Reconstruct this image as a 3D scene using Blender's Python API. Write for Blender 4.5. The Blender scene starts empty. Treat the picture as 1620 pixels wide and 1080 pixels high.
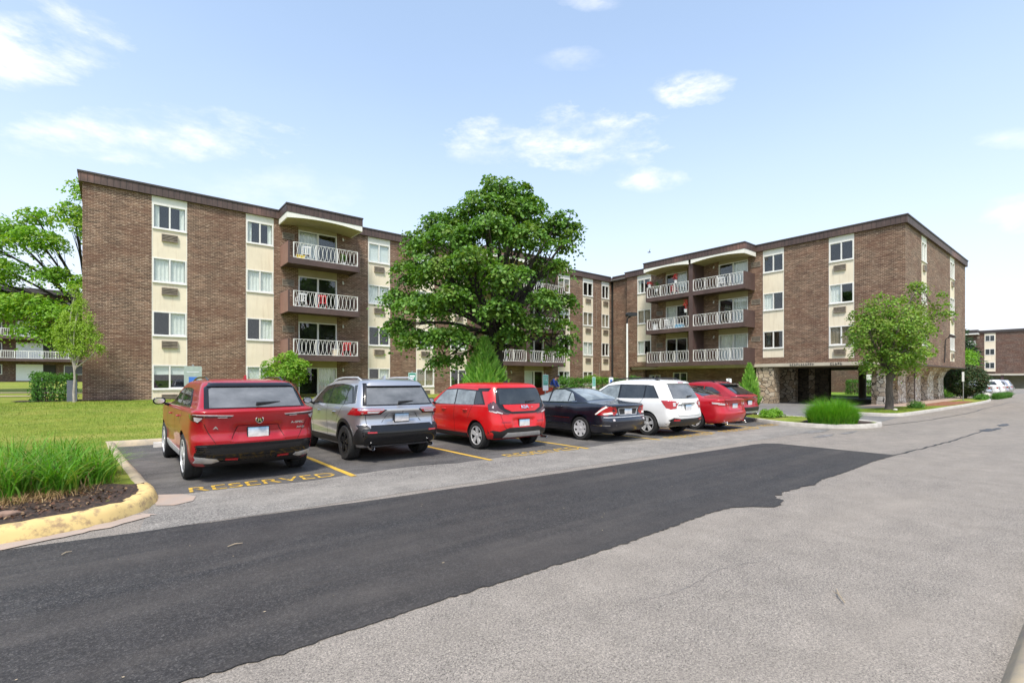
import bpy, bmesh, math, random
import numpy as np
from mathutils import Vector, Matrix, geometry
from mathutils.bvhtree import BVHTree
S = bpy.context.scene
COL = S.collection
PI = math.pi
rnd = random.Random(7)

# ---------------------------------------------------------------- helpers
def link(name, me, mats, parent=None, loc=None):
    o = bpy.data.objects.new(name, me)
    if mats is not None:
        for m in (mats if isinstance(mats, (list, tuple)) else [mats]):
            me.materials.append(m)
    COL.objects.link(o)
    if parent is not None:
        o.parent = parent
    if loc is not None:
        o.location = loc
    return o

def obj(name, bm, mats, parent=None, smooth=None, loc=None):
    me = bpy.data.meshes.new(name)
    bm.normal_update()
    bm.to_mesh(me); bm.free()
    if smooth is not None:
        me.shade_smooth()
        if smooth < 179:
            me.set_sharp_from_angle(angle=math.radians(smooth))
    return link(name, me, mats, parent, loc)

def npobj(name, V, Fq, mats, parent=None, smooth=False):
    """mesh object from numpy vertices and faces of one size"""
    V = np.asarray(V, dtype=np.float32); Fq = np.asarray(Fq, dtype=np.int32)
    me = bpy.data.meshes.new(name)
    k = Fq.shape[1]; n = Fq.shape[0]
    me.vertices.add(len(V)); me.vertices.foreach_set('co', V.ravel())
    me.loops.add(n * k); me.loops.foreach_set('vertex_index', Fq.ravel())
    me.polygons.add(n); me.polygons.foreach_set('loop_start', np.arange(0, n * k, k, dtype=np.int32))
    me.update(calc_edges=True)
    if smooth: me.shade_smooth()
    return link(name, me, mats, parent)

def thing(name, label, cat, loc=(0, 0, 0), rotz=0, group=None):
    o = bpy.data.objects.new(name, None)
    o.empty_display_size = .2
    COL.objects.link(o)
    o.location = loc; o.rotation_euler = (0, 0, rotz)
    return tag(o, label, cat, group)

def tag(o, label, cat, group=None):
    o['label'] = label; o['category'] = cat
    if group: o['group'] = group
    return o

def kind(o, k, label=None, cat=None):
    o['kind'] = k
    if label: o['label'] = label
    if cat: o['category'] = cat
    return o

def box(bm, x0, x1, y0, y1, z0, z1, mi=0):
    if x0 > x1: x0, x1 = x1, x0
    if y0 > y1: y0, y1 = y1, y0
    if z0 > z1: z0, z1 = z1, z0
    v = [bm.verts.new((x, y, z)) for z in (z0, z1) for y in (y0, y1) for x in (x0, x1)]
    for f in ((0, 2, 3, 1), (4, 5, 7, 6), (0, 1, 5, 4), (2, 6, 7, 3), (0, 4, 6, 2), (1, 3, 7, 5)):
        bm.faces.new([v[i] for i in f]).material_index = mi
    return v

def prism(bm, pts, axis, a0, a1, mi=0):
    """polygon pts (2D) extruded along axis 'x','y','z' from a0 to a1"""
    def P(p, a):
        return {'x': (a, p[0], p[1]), 'y': (p[0], a, p[1]), 'z': (p[0], p[1], a)}[axis]
    A = [bm.verts.new(P(p, a0)) for p in pts]; Bv = [bm.verts.new(P(p, a1)) for p in pts]
    n = len(pts); fs = [bm.faces.new(A[::-1]), bm.faces.new(Bv)]
    for i in range(n):
        fs.append(bm.faces.new((A[i], A[(i + 1) % n], Bv[(i + 1) % n], Bv[i])))
    for f in fs: f.material_index = mi
    bmesh.ops.recalc_face_normals(bm, faces=fs)
    return fs

def tube(bm, pts, rad, seg=8, caps=True, mi=0):
    pts = [Vector(p) for p in pts]
    rads = rad if isinstance(rad, (list, tuple)) else [rad] * len(pts)
    rings = []; up = None
    for i, p in enumerate(pts):
        t = (pts[min(i + 1, len(pts) - 1)] - pts[max(i - 1, 0)]).normalized()
        if up is None:
            up = Vector((0, 0, 1)) if abs(t.z) < .9 else Vector((1, 0, 0))
        s = t.cross(up)
        if s.length < 1e-4: s = t.cross(Vector((0, 1, 0)))
        s.normalize(); up = s.cross(t).normalized()
        rings.append([bm.verts.new(p + (s * math.cos(2 * PI * k / seg) + up * math.sin(2 * PI * k / seg)) * rads[i]) for k in range(seg)])
    for a, b in zip(rings, rings[1:]):
        for k in range(seg):
            bm.faces.new((a[k], a[(k + 1) % seg], b[(k + 1) % seg], b[k])).material_index = mi
    if caps and seg > 2:
        bm.faces.new(rings[0][::-1]).material_index = mi; bm.faces.new(rings[-1]).material_index = mi

def lathe(bm, prof, axis='z', c=(0, 0, 0), seg=24, mi=0):
    """prof: list of (r, h); revolve round axis through c"""
    rings = []
    for r, h in prof:
        ring = []
        for k in range(seg):
            a = 2 * PI * k / seg; u, v = r * math.cos(a), r * math.sin(a)
            p = (u, v, h) if axis == 'z' else (h, u, v)
            ring.append(bm.verts.new((p[0] + c[0], p[1] + c[1], p[2] + c[2])))
        rings.append(ring)
    fs = []
    for a, b in zip(rings, rings[1:]):
        for k in range(seg):
            fs.append(bm.faces.new((a[k], a[(k + 1) % seg], b[(k + 1) % seg], b[k])))
    for f in fs: f.material_index = mi
    return rings

def blob(bm, c, r, sub=2, jit=0., seed=1, mi=0):
    rr = random.Random(seed)
    res = bmesh.ops.create_icosphere(bm, subdivisions=sub, radius=1)
    for v in res['verts']:
        k = 1 + rr.uniform(-jit, jit)
        v.co = Vector((c[0] + v.co.x * r[0] * k, c[1] + v.co.y * r[1] * k, c[2] + v.co.z * r[2] * k))
        for f in v.link_faces: f.material_index = mi

def pip(p, poly):
    x, y = p; c = False; j = len(poly) - 1
    for i in range(len(poly)):
        xi, yi = poly[i]; xj, yj = poly[j]
        if (yi > y) != (yj > y) and x < (xj - xi) * (y - yi) / (yj - yi) + xi: c = not c
        j = i
    return c

def fill2d(poly, step):
    """triangulated polygon with inner grid points: (pts, tris)"""
    P = []
    n = len(poly)
    for i in range(n):
        a, b = Vector(poly[i]), Vector(poly[(i + 1) % n])
        m = max(1, int((b - a).length / step))
        for k in range(m): P.append(a.lerp(b, k / m))
    nb = len(P); B2 = [(p.x, p.y) for p in P]
    xs = [p[0] for p in B2]; ys = [p[1] for p in B2]
    y = min(ys) + step * .5; row = 0
    while y < max(ys):
        x = min(xs) + step * (.5 if row % 2 else .25)
        while x < max(xs):
            if pip((x, y), B2):
                d = min((Vector((x, y)) - q).length_squared for q in P[:nb])
                if d > (step * .45) ** 2: P.append(Vector((x, y)))
            x += step
        y += step; row += 1
    vo, _, fo, _, _, _ = geometry.delaunay_2d_cdt(P, [(i, (i + 1) % nb) for i in range(nb)], [list(range(nb))], 1, 1e-5)
    return vo, fo

def smooth_line(pts, n=6):
    """Catmull-Rom through pts"""
    P = [Vector(p) for p in pts]; out = []
    for i in range(len(P) - 1):
        p0 = P[max(i - 1, 0)]; p1 = P[i]; p2 = P[i + 1]; p3 = P[min(i + 2, len(P) - 1)]
        for k in range(n):
            t = k / n
            out.append(.5 * ((2 * p1) + (p2 - p0) * t + (2 * p0 - 5 * p1 + 4 * p2 - p3) * t * t + (3 * p1 - p0 - 3 * p2 + p3) * t ** 3))
    out.append(P[-1]); return out

def ss(t):
    t = max(0., min(1., t)); return t * t * (3 - 2 * t)

def pchip(xs, ys, x):
    n = len(xs); h = [xs[i + 1] - xs[i] for i in range(n - 1)]; dl = [(ys[i + 1] - ys[i]) / h[i] for i in range(n - 1)]
    d = [0.] * n
    d[0] = dl[0]; d[-1] = dl[-1]
    for i in range(1, n - 1):
        if dl[i - 1] * dl[i] > 0:
            w1 = 2 * h[i] + h[i - 1]; w2 = h[i] + 2 * h[i - 1]
            d[i] = (w1 + w2) / (w1 / dl[i - 1] + w2 / dl[i])
    i = 0
    while i < n - 2 and x > xs[i + 1]: i += 1
    t = (x - xs[i]) / h[i]
    return ((1 + 2 * t) * (1 - t) ** 2 * ys[i] + t * (1 - t) ** 2 * h[i] * d[i] + t * t * (3 - 2 * t) * ys[i + 1] + t * t * (t - 1) * h[i] * d[i + 1])

def text_mesh(body, size, depth=.003, xs=1., bold=0.):
    cu = bpy.data.curves.new('lettering', 'FONT'); cu.body = body; cu.size = size; cu.extrude = depth; cu.offset = bold
    cu.align_x = 'CENTER'; cu.align_y = 'CENTER'
    o = bpy.data.objects.new('lettering', cu); COL.objects.link(o)
    dg = bpy.context.evaluated_depsgraph_get()
    me = bpy.data.meshes.new_from_object(o.evaluated_get(dg))
    bpy.data.objects.remove(o); bpy.data.curves.remove(cu)
    for v in me.vertices: v.co.x *= xs
    return me

# ---------------------------------------------------------------- materials
class N:
    def __init__(s, name):
        s.m = bpy.data.materials.new(name); s.m.use_nodes = True
        s.nt = s.m.node_tree; s.nt.nodes.clear()
        s.out = s.nt.nodes.new('ShaderNodeOutputMaterial')
    def n(s, t, **kw):
        nd = s.nt.nodes.new('ShaderNode' + t)
        for k, v in kw.items():
            if k.startswith('i_'):
                nd.inputs[k[2:].replace('_', ' ')].default_value = v
            else: setattr(nd, k, v)
        return nd
    def l(s, a, b): s.nt.links.new(a, b)
    def coord(s, which='Object'):
        return s.n('TexCoord').outputs[which]
    def noise(s, vec, scale, detail=3, rough=.55, dist=0):
        nd = s.n('TexNoise'); nd.inputs['Scale'].default_value = scale; nd.inputs['Detail'].default_value = detail
        nd.inputs['Roughness'].default_value = rough; nd.inputs['Distortion'].default_value = dist
        if vec is not None: s.l(vec, nd.inputs['Vector'])
        return nd.outputs['Fac']
    def ramp(s, fac, stops, interp='LINEAR'):
        nd = s.n('ValToRGB'); cr = nd.color_ramp; cr.interpolation = interp
        while len(cr.elements) < len(stops): cr.elements.new(.5)
        for e, (p, c) in zip(cr.elements, stops):
            e.position = p; e.color = (c, c, c, 1) if isinstance(c, (int, float)) else tuple(c) + (1,)
        s.l(fac, nd.inputs['Fac']); return nd.outputs['Color']
    def mix(s, fac, a, b, blend='MIX'):
        nd = s.n('Mix', data_type='RGBA', blend_type=blend)
        for i, v in ((0, fac), (6, a), (7, b)):
            if hasattr(v, 'is_linked') or hasattr(v, 'links'): s.l(v, nd.inputs[i])
            elif i == 0: nd.inputs[0].default_value = v
            else: nd.inputs[i].default_value = tuple(v) + (1,)
        return nd.outputs[2]
    def math(s, op, a, b=None, clamp=False):
        nd = s.n('Math', operation=op); nd.use_clamp = clamp
        for i, v in ((0, a), (1, b)):
            if v is None: continue
            if isinstance(v, (int, float)): nd.inputs[i].default_value = v
            else: s.l(v, nd.inputs[i])
        return nd.outputs[0]
    def scale(s, vec, sc):
        nd = s.n('Mapping'); nd.inputs['Scale'].default_value = sc; s.l(vec, nd.inputs['Vector']); return nd.outputs[0]
    def bump(s, h, strength=.3, dist=.01):
        nd = s.n('Bump'); nd.inputs['Strength'].default_value = strength; nd.inputs['Distance'].default_value = dist
        s.l(h, nd.inputs['Height']); return nd.outputs['Normal']
    def pbsdf(s, color=None, rough=.6, metal=0, normal=None, **kw):
        p = s.n('BsdfPrincipled')
        if color is not None:
            if isinstance(color, (tuple, list)): p.inputs['Base Color'].default_value = tuple(color) + (1,)
            else: s.l(color, p.inputs['Base Color'])
        if isinstance(rough, (int, float)): p.inputs['Roughness'].default_value = rough
        else: s.l(rough, p.inputs['Roughness'])
        p.inputs['Metallic'].default_value = metal
        if normal is not None: s.l(normal, p.inputs['Normal'])
        for k, v in kw.items(): p.inputs[k.replace('_', ' ')].default_value = v
        return p
    def done(s, sh):
        s.l(sh.outputs[0] if hasattr(sh, 'outputs') else sh, s.out.inputs['Surface']); return s.m

def simple(name, col, rough=.6, metal=0, var=.12, vs=6., bump=0., bs=60., **kw):
    """painted / plain surface with slight uneven colour"""
    a = N(name); c = a.coord()
    n = a.noise(c, vs, 4)
    lo = tuple(x * (1 - var) for x in col); hi = tuple(min(1, x * (1 + var)) for x in col)
    colr = a.ramp(n, [(.3, lo), (.7, hi)])
    nor = a.bump(a.noise(c, bs, 3), bump, .01) if bump else None
    return a.done(a.pbsdf(colr, rough, metal, nor, **kw))

M = {}
def brick_mat(name, c1, c2, mortar):
    a = N(name); c = a.coord()
    sep = a.n('SeparateXYZ'); a.l(c, sep.inputs[0])
    u = a.math('ADD', sep.outputs[0], sep.outputs[1])
    cmb = a.n('CombineXYZ'); a.l(u, cmb.inputs[0]); a.l(sep.outputs[2], cmb.inputs[1])
    wob = a.noise(c, 1.2, 2)
    b = a.n('TexBrick'); a.l(cmb.outputs[0], b.inputs['Vector'])
    b.inputs['Scale'].default_value = 1; b.inputs['Brick Width'].default_value = .215; b.inputs['Row Height'].default_value = .078
    b.inputs['Mortar Size'].default_value = .011; b.inputs['Mortar Smooth'].default_value = .2; b.inputs['Bias'].default_value = -.1
    b.inputs['Color1'].default_value = c1 + (1,); b.inputs['Color2'].default_value = c2 + (1,); b.inputs['Mortar'].default_value = mortar + (1,)
    # courses differ: long horizontal streaks of darker, redder and paler brick
    st = a.noise(a.scale(cmb.outputs[0], (.9, 12.8, 1)), 1., 3, .6)
    col = a.mix(1, b.outputs['Color'], a.ramp(st, [(.34, .62), (.5, 1.), (.66, 1.42)]), 'MULTIPLY')
    bl = a.noise(a.scale(cmb.outputs[0], (.45, 1.1, 1)), 1.1, 4, .6)
    col = a.mix(a.ramp(bl, [(.42, 0), (.66, .55)]), col, (.135, .056, .034))
    pale = a.noise(a.scale(cmb.outputs[0], (4.6, 12.8, 1)), 1., 1, .5)
    col = a.mix(a.ramp(pale, [(.62, 0), (.70, .65)]), col, (.42, .31, .225))
    stn = a.noise(a.scale(c, (1.2, 1.2, .22)), 1.3, 4, .6)
    col = a.mix(1, col, a.ramp(stn, [(.3, .84), (.5, 1.), (.72, 1.1)]), 'MULTIPLY')
    h = a.math('SUBTRACT', 1., b.outputs['Fac'])
    return a.done(a.pbsdf(col, .85, 0, a.bump(h, .5, .008)))

def stone_mat(name, cols, scale=2.2, joint=(.05, .042, .035), mortar_w=.06):
    a = N(name); c = a.coord()
    wv = a.n('TexNoise'); wv.inputs['Scale'].default_value = 2.5; wv.inputs['Detail'].default_value = 2; a.l(c, wv.inputs['Vector'])
    vm = a.n('VectorMath', operation='MULTIPLY_ADD'); a.l(wv.outputs['Color'], vm.inputs[0]); vm.inputs[1].default_value = (.25, .25, .25); a.l(a.scale(c, (1, 1, 1.35)), vm.inputs[2])
    v = a.n('TexVoronoi'); v.inputs['Scale'].default_value = scale; a.l(vm.outputs[0], v.inputs['Vector'])
    e = a.n('TexVoronoi', feature='DISTANCE_TO_EDGE'); e.inputs['Scale'].default_value = scale; a.l(vm.outputs[0], e.inputs['Vector'])
    sx = a.n('SeparateColor'); a.l(v.outputs['Color'], sx.inputs[0])
    col = a.ramp(sx.outputs[0], [(i / (len(cols) - 1), k) for i, k in enumerate(cols)])
    col = a.mix(1, col, a.ramp(a.noise(c, 9, 5, .65), [(.25, .62), (.75, 1.25)]), 'MULTIPLY')
    j = a.ramp(e.outputs['Distance'], [(mortar_w * .35, 0), (mortar_w, 1)])
    col = a.mix(j, joint, col)
    hh = a.math('ADD', j, a.noise(c, 14, 4))
    return a.done(a.pbsdf(col, .88, 0, a.bump(hh, .9, .05)))

def asphalt_mat(name, base, light, dark, stain, rough=.85, scl=95., specks=.5, patchy=.25, band=(.5, 1.4, 1), dust=None):
    a = N(name); c = a.coord()
    v = a.n('TexVoronoi'); v.inputs['Scale'].default_value = scl; a.l(c, v.inputs['Vector'])
    sx = a.n('SeparateColor'); a.l(v.outputs['Color'], sx.inputs[0])
    col = a.ramp(sx.outputs[0], [(.0, dark), (.3, base), (.65, base), (1, light)])
    n2 = a.noise(c, scl * .35, 3, .7)
    col = a.mix(1, col, a.ramp(n2, [(.35, 1 - specks * .6), (.65, 1 + specks * .35)]), 'MULTIPLY')
    big = a.noise(a.scale(c, band), .55, 5, .62)
    col = a.mix(a.ramp(big, [(.35, 0), (.75, patchy * 2)]), col, stain)
    bg2 = a.noise(c, 2.4, 5, .7)
    col = a.mix(1, col, a.ramp(bg2, [(.3, 1 - patchy * .5), (.72, 1 + patchy * .35)]), 'MULTIPLY')
    if dust:   # dry dusty tyre tracks along the strip and pale blotches
        d1 = a.noise(a.scale(c, (.13, 2.1, 1)), 1.0, 5, .65); d2 = a.noise(c, 1.1, 5, .65)
        f = a.math('MULTIPLY', a.ramp(d1, [(.46, 0), (.66, 1)]), a.ramp(d2, [(.36, .15), (.66, .95)]))
        f = a.math('MULTIPLY', f, a.ramp(sx.outputs[2], [(0, .35), (1, 1)]))
        col = a.mix(f, col, dust)
    nor = a.bump(sx.outputs[1], .6, .008)
    return a.done(a.pbsdf(col, rough, 0, nor, Specular_IOR_Level=.35))

def leaf_mat(name, cols, transl=.35, rough=.5):
    a = N(name)
    g = a.n('NewGeometry')
    col = a.ramp(g.outputs['Random Per Island'], [(i / (len(cols) - 1), k) for i, k in enumerate(cols)])
    p = a.pbsdf(col, rough, 0, None, Specular_IOR_Level=.35)
    t = a.n('BsdfTranslucent'); a.l(a.mix(1, col, (1.25, 1.35, .55), 'MULTIPLY'), t.inputs['Color'])
    mx = a.n('MixShader'); mx.inputs[0].default_value = transl
    a.l(p.outputs[0], mx.inputs[1]); a.l(t.outputs[0], mx.inputs[2])
    return a.done(mx)

def glass_mat(name, tint, refl_rough=.02, f0=.05, k=.9):
    """thin clear pane: straight-through transparency with a Schlick reflection, the same from both sides"""
    a = N(name)
    lw = a.n('LayerWeight'); lw.inputs['Blend'].default_value = .5
    f = a.math('ADD', a.math('MULTIPLY', a.math('POWER', lw.outputs['Facing'], 4.), k), f0, True)
    t = a.n('BsdfTransparent'); t.inputs['Color'].default_value = tuple(tint) + (1,)
    g = a.n('BsdfGlossy'); g.inputs['Roughness'].default_value = refl_rough
    mx = a.n('MixShader'); a.l(f, mx.inputs[0])
    a.l(t.outputs[0], mx.inputs[1]); a.l(g.outputs[0], mx.inputs[2])
    return a.done(mx)

M['brick'] = brick_mat('brown_brick', (.078, .043, .028), (.195, .112, .072), (.35, .255, .185))
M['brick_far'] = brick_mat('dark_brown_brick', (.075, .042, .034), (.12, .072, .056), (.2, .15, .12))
def stucco():
    a = N('cream_stucco'); c = a.coord()
    st = a.noise(a.scale(c, (5, 5, .35)), 1.6, 5, .65)
    col = a.mix(a.ramp(st, [(.52, 0), (.78, .5)]), (.77, .68, .53), (.50, .37, .24))
    col = a.mix(1, col, a.ramp(a.noise(c, 1.4, 4), [(.3, .93), (.7, 1.04)]), 'MULTIPLY')
    return a.done(a.pbsdf(col, .85, 0, a.bump(a.noise(c, 90, 3), .15, .01)))
M['cream'] = stucco()
M['white_panel'] = simple('white_panel_paint', (.75, .73, .66), .7, var=.05)
M['beige_dark'] = simple('tan_stucco', (.36, .30, .19), .85, var=.08, vs=2)
M['frame'] = simple('white_window_frame', (.74, .73, .70), .45, var=.04)
M['white_iron'] = simple('white_painted_iron', (.76, .75, .72), .5, var=.06)
M['brown_paint'] = simple('brown_painted_steel', (.085, .052, .046), .6, var=.2, vs=1.5)
M['pink_brown'] = simple('faded_brown_panel', (.26, .145, .115), .6, var=.1, vs=1.5)
M['soffit'] = simple('yellowed_soffit', (.42, .36, .21), .8, var=.06)
M['valance'] = simple('white_valance', (.78, .76, .70), .6, var=.03)
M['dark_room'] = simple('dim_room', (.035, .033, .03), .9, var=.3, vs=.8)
M['curtain'] = simple('white_curtain', (.80, .80, .77), .9, var=.08, vs=9)
M['curtain_tan'] = simple('tan_curtain', (.34, .27, .2), .9, var=.12, vs=7)
M['blind'] = simple('pale_blind', (.78, .80, .79), .8, var=.03)
M['vent'] = simple('grey_louvre_metal', (.25, .205, .16), .5, var=.25, vs=5)
M['vent_dark'] = simple('louvre_gap', (.03, .026, .022), .8)
M['roofing'] = simple('grey_roofing', (.16, .15, .145), .9)
M['concrete'] = simple('concrete', (.42, .38, .33), .85, var=.18, vs=3, bump=.25, bs=70)
M['beam'] = simple('cream_beam', (.50, .45, .36), .75, var=.1, vs=1.5)
M['win_glass'] = glass_mat('window_glass', (.95, .97, .96), .015, .06, .8)

def fascia_mat():
    a = N('ribbed_brown_fascia'); c = a.coord()
    sep = a.n('SeparateXYZ'); a.l(c, sep.inputs[0])
    u = a.math('ADD', sep.outputs[0], sep.outputs[1])
    w = a.math('FRACT', a.math('MULTIPLY', u, 4.2))
    rib = a.ramp(w, [(.0, .35), (.08, 1), (.9, 1), (1, .35)])
    n = a.noise(c, .22, 2)
    col = a.ramp(n, [(.42, (.075, .047, .042)), (.56, (.10, .062, .052)), (.66, (.19, .10, .08))])
    n2 = a.noise(a.scale(c, (3, 3, .6)), 2.0, 4)
    col = a.mix(1, col, a.ramp(n2, [(.3, .75), (.7, 1.25)]), 'MULTIPLY')
    col = a.mix(1, col, rib, 'MULTIPLY')
    return a.done(a.pbsdf(col, .6, 0, a.bump(rib, .6, .02)))
M['fascia'] = fascia_mat()
M['fascia_cap'] = simple('dark_metal_coping', (.055, .045, .043), .5)
M['flagstone'] = stone_mat('tan_flagstone', [(.30, .22, .14), (.52, .43, .31), (.42, .30, .19), (.60, .52, .40), (.36, .27, .18)], 2.6)
M['flagstone_shade'] = stone_mat('flagstone_painted_shade', [(.10, .08, .055), (.17, .14, .10), (.13, .10, .07)], 2.6)  # flagstone copy with the deep underpass shade put into its colours
M['palestone'] = stone_mat('pale_flagstone', [(.66, .58, .46), (.80, .74, .64), (.5, .38, .25), (.84, .80, .71), (.6, .5, .37)], 3.0, mortar_w=.055)

M['road'] = asphalt_mat('old_grey_asphalt', (.262, .234, .205), (.43, .38, .32), (.06, .054, .048), (.32, .28, .235), scl=170., specks=.68, patchy=.32)
M['lot'] = asphalt_mat('parking_asphalt', (.215, .20, .182), (.40, .37, .33), (.055, .052, .048), (.31, .285, .25), scl=100., specks=.75, patchy=.45)
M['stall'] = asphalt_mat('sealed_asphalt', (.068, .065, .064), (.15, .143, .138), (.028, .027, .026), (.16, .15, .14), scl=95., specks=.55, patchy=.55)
M['patch'] = asphalt_mat('new_black_asphalt', (.032, .031, .032), (.105, .098, .092), (.008, .008, .008), (.066, .057, .050), scl=110., specks=.95, patchy=.45, rough=.7, band=(.16, 1.5, 1), dust=(.098, .086, .076))
def worn(name, col, under, lo=.42, hi=.56, sc=9.):
    a = N(name); c = a.coord()
    f = a.ramp(a.noise(c, sc, 6, .7), [(lo, 0), (hi, 1)])
    v = a.noise(c, 2.2, 3)
    pc = a.mix(a.ramp(v, [(.3, 0), (.7, 1)]), tuple(x * .8 for x in col), col)
    return a.done(a.pbsdf(a.mix(f, under, pc), .75, 0, a.bump(a.noise(c, 90, 2), .3, .005)))
M['yellow_line'] = worn('worn_yellow_paint', (.68, .42, .045), (.14, .125, .10), .28, .42)
M['yellow_text'] = worn('faded_yellow_stencil', (.66, .41, .05), (.10, .095, .09), .30, .46, 12)
M['yellow_kerb'] = worn('chipped_yellow_kerb_paint', (.74, .54, .22), (.36, .25, .13), .37, .50, 8)
M['tan_kerb'] = worn('dusty_concrete_kerb', (.52, .42, .28), (.30, .26, .21), .3, .6, 4)
M['pink_concrete'] = worn('pinkish_concrete', (.46, .34, .26), (.34, .29, .25), .3, .7, 4)
M['grey_kerb'] = worn('grey_concrete_kerb', (.52, .49, .44), (.34, .31, .27), .25, .6, 4)

def grass_ground(name, a1, a2, a3, dry, dryness=.5):
    a = N(name); c = a.coord()
    f = a.noise(c, 38, 4, .75); m = a.noise(c, 3.2, 5, .7); L = a.noise(a.scale(c, (.5, 1.3, 1)), .7, 4, .6)
    col = a.mix(a.ramp(f, [(.3, 0), (.7, 1)]), a1, a2)
    col = a.mix(a.ramp(m, [(.4, 0), (.68, .8)]), col, a3)
    col = a.mix(a.ramp(L, [(.46, 0), (.66, dryness)]), col, dry)
    return a.done(a.pbsdf(col, .9, 0, a.bump(a.noise(c, 70, 3, .8), .7, .03), Specular_IOR_Level=.2))
M['lawn'] = grass_ground('mown_lawn', (.10, .15, .018), (.21, .26, .035), (.26, .31, .045), (.36, .33, .09), .6)
M['lawn_far'] = grass_ground('far_lawn', (.10, .20, .02), (.18, .31, .035), (.22, .35, .045), (.28, .33, .08), .3)
def mulch(name, cols):
    a = N(name); c = a.coord()
    v = a.n('TexVoronoi'); v.inputs['Scale'].default_value = 34; a.l(a.scale(c, (1, .45, 1)), v.inputs['Vector'])
    sx = a.n('SeparateColor'); a.l(v.outputs['Color'], sx.inputs[0])
    col = a.ramp(sx.outputs[0], [(i / (len(cols) - 1), k) for i, k in enumerate(cols)])
    col = a.mix(1, col, a.ramp(a.noise(c, 5, 4), [(.3, .6), (.7, 1.2)]), 'MULTIPLY')
    return a.done(a.pbsdf(col, .9, 0, a.bump(sx.outputs[1], 1., .03)))
M['mulch'] = mulch('dark_mulch', [(.018, .012, .009), (.04, .024, .016), (.08, .045, .028), (.03, .018, .013)])
M['mulch_red'] = mulch('red_mulch', [(.26, .10, .045), (.36, .15, .07), (.2, .08, .04), (.4, .2, .1)])
M['paver'] = worn('pink_paving', (.50, .37, .29), (.38, .29, .23), .3, .7, 6)

M['maple'] = leaf_mat('maple_leaves', [(0.0492, 0.123, 0.0197), (0.0902, 0.205, 0.0296), (0.1312, 0.2706, 0.0393), (0.1886, 0.3526, 0.0573), (0.0738, 0.164, 0.0246)], .32)
M['maple2'] = leaf_mat('young_maple_leaves', [(.13, .22, .03), (.18, .28, .045), (.10, .18, .028), (.15, .25, .035)], .36)
M['mapler2'] = leaf_mat('young_green_leaves', [(.17, .25, .035), (.22, .30, .05), (.13, .20, .03)], .36)
M['lime2'] = leaf_mat('young_lime_leaves', [(.24, .36, .04), (.30, .42, .06), (.18, .30, .03)], .42)
M['lime'] = leaf_mat('lime_leaves', [(0.1181, 0.27, 0.0236), (0.1856, 0.3712, 0.0338), (0.2531, 0.4556, 0.0506), (0.1519, 0.3037, 0.0304)], .4)
M['honey'] = leaf_mat('fine_yellow_leaves', [(0.2535, 0.39, 0.0488), (0.3705, 0.507, 0.078), (0.195, 0.3315, 0.039)], .4)
M['mapler'] = leaf_mat('mid_green_leaves', [(0.0993, 0.2159, 0.0273), (0.1702, 0.3176, 0.0363), (0.2554, 0.4192, 0.0545), (0.1419, 0.2541, 0.0318), (0.2836, 0.3049, 0.068)], .33)
M['thuja'] = leaf_mat('thuja_sprays', [(0.149, 0.3409, 0.0596), (0.2422, 0.472, 0.0794), (0.3726, 0.6293, 0.1242), (0.22, 0.34, 0.07)], .3)
M['hedge'] = leaf_mat('hedge_leaves', [(0.0451, 0.1368, 0.0193), (0.0805, 0.2093, 0.029), (0.1288, 0.2898, 0.0403)], .3)
M['hedge_dark'] = leaf_mat('dark_topiary_leaves', [(0.0192, 0.048, 0.0144), (0.032, 0.072, 0.0192), (0.056, 0.096, 0.0256), (0.128, 0.08, 0.04)], .2)
M['spruce'] = leaf_mat('spruce_needles', [(0.0235, 0.0627, 0.0274), (0.0431, 0.0941, 0.0392), (0.0686, 0.1215, 0.049)], .15, .7)
M['blade'] = leaf_mat('ornamental_grass_blades', [(.36, .42, .08), (.06, .16, .012), (.20, .36, .035), (.14, .30, .02)] + [(0.075, 0.2375, 0.015), (0.125, 0.3375, 0.025), (0.1875, 0.4125, 0.0438), (0.1, 0.2625, 0.02)], .4)
M['blade2'] = leaf_mat('bright_grass_blades', [(.30, .46, .05), (.05, .19, .01), (.22, .42, .04), (.07, .26, .012), (.11, .34, .016), (.16, .40, .03)], .4)
def turf_mat():
    a = N('turf_blades'); g = a.n('NewGeometry'); c = a.coord()
    col = a.ramp(g.outputs['Random Per Island'], [(0, (.11, .20, .022)), (.3, (.19, .31, .032)), (.6, (.26, .37, .042)), (.85, (.21, .33, .035)), (1, (.40, .39, .10))])
    n = a.noise(a.scale(c, (.6, 1.2, 1)), .9, 5, .65)
    col = a.mix(a.ramp(n, [(.44, 0), (.64, .75)]), col, (.45, .42, .09))
    n2 = a.noise(c, .55, 4, .6); col = a.mix(a.ramp(n2, [(.5, 0), (.72, .6)]), col, (.09, .19, .025))
    p = a.pbsdf(col, .6, 0, None, Specular_IOR_Level=.25)
    t = a.n('BsdfTranslucent'); a.l(col, t.inputs['Color']); mx = a.n('MixShader'); mx.inputs[0].default_value = .3
    a.l(p.outputs[0], mx.inputs[1]); a.l(t.outputs[0], mx.inputs[2]); return a.done(mx)
M['turf'] = turf_mat()
M['straw'] = leaf_mat('dead_straw', [(.35, .24, .10), (.25, .14, .06), (.45, .32, .16)], .1)
def bark(name, col):
    a = N(name); c = a.coord()
    n = a.noise(a.scale(c, (1, 1, .25)), 14, 5, .7)
    return a.done(a.pbsdf(a.ramp(n, [(.3, tuple(x * .55 for x in col)), (.7, tuple(x * 1.3 for x in col))]), .9, 0, a.bump(n, .8, .03)))
M['bark'] = bark('grey_bark', (.13, .105, .085)); M['bark_dark'] = bark('dark_bark', (.045, .037, .03)); M['bark_pale'] = bark('pale_bark', (.38, .34, .29))
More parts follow.
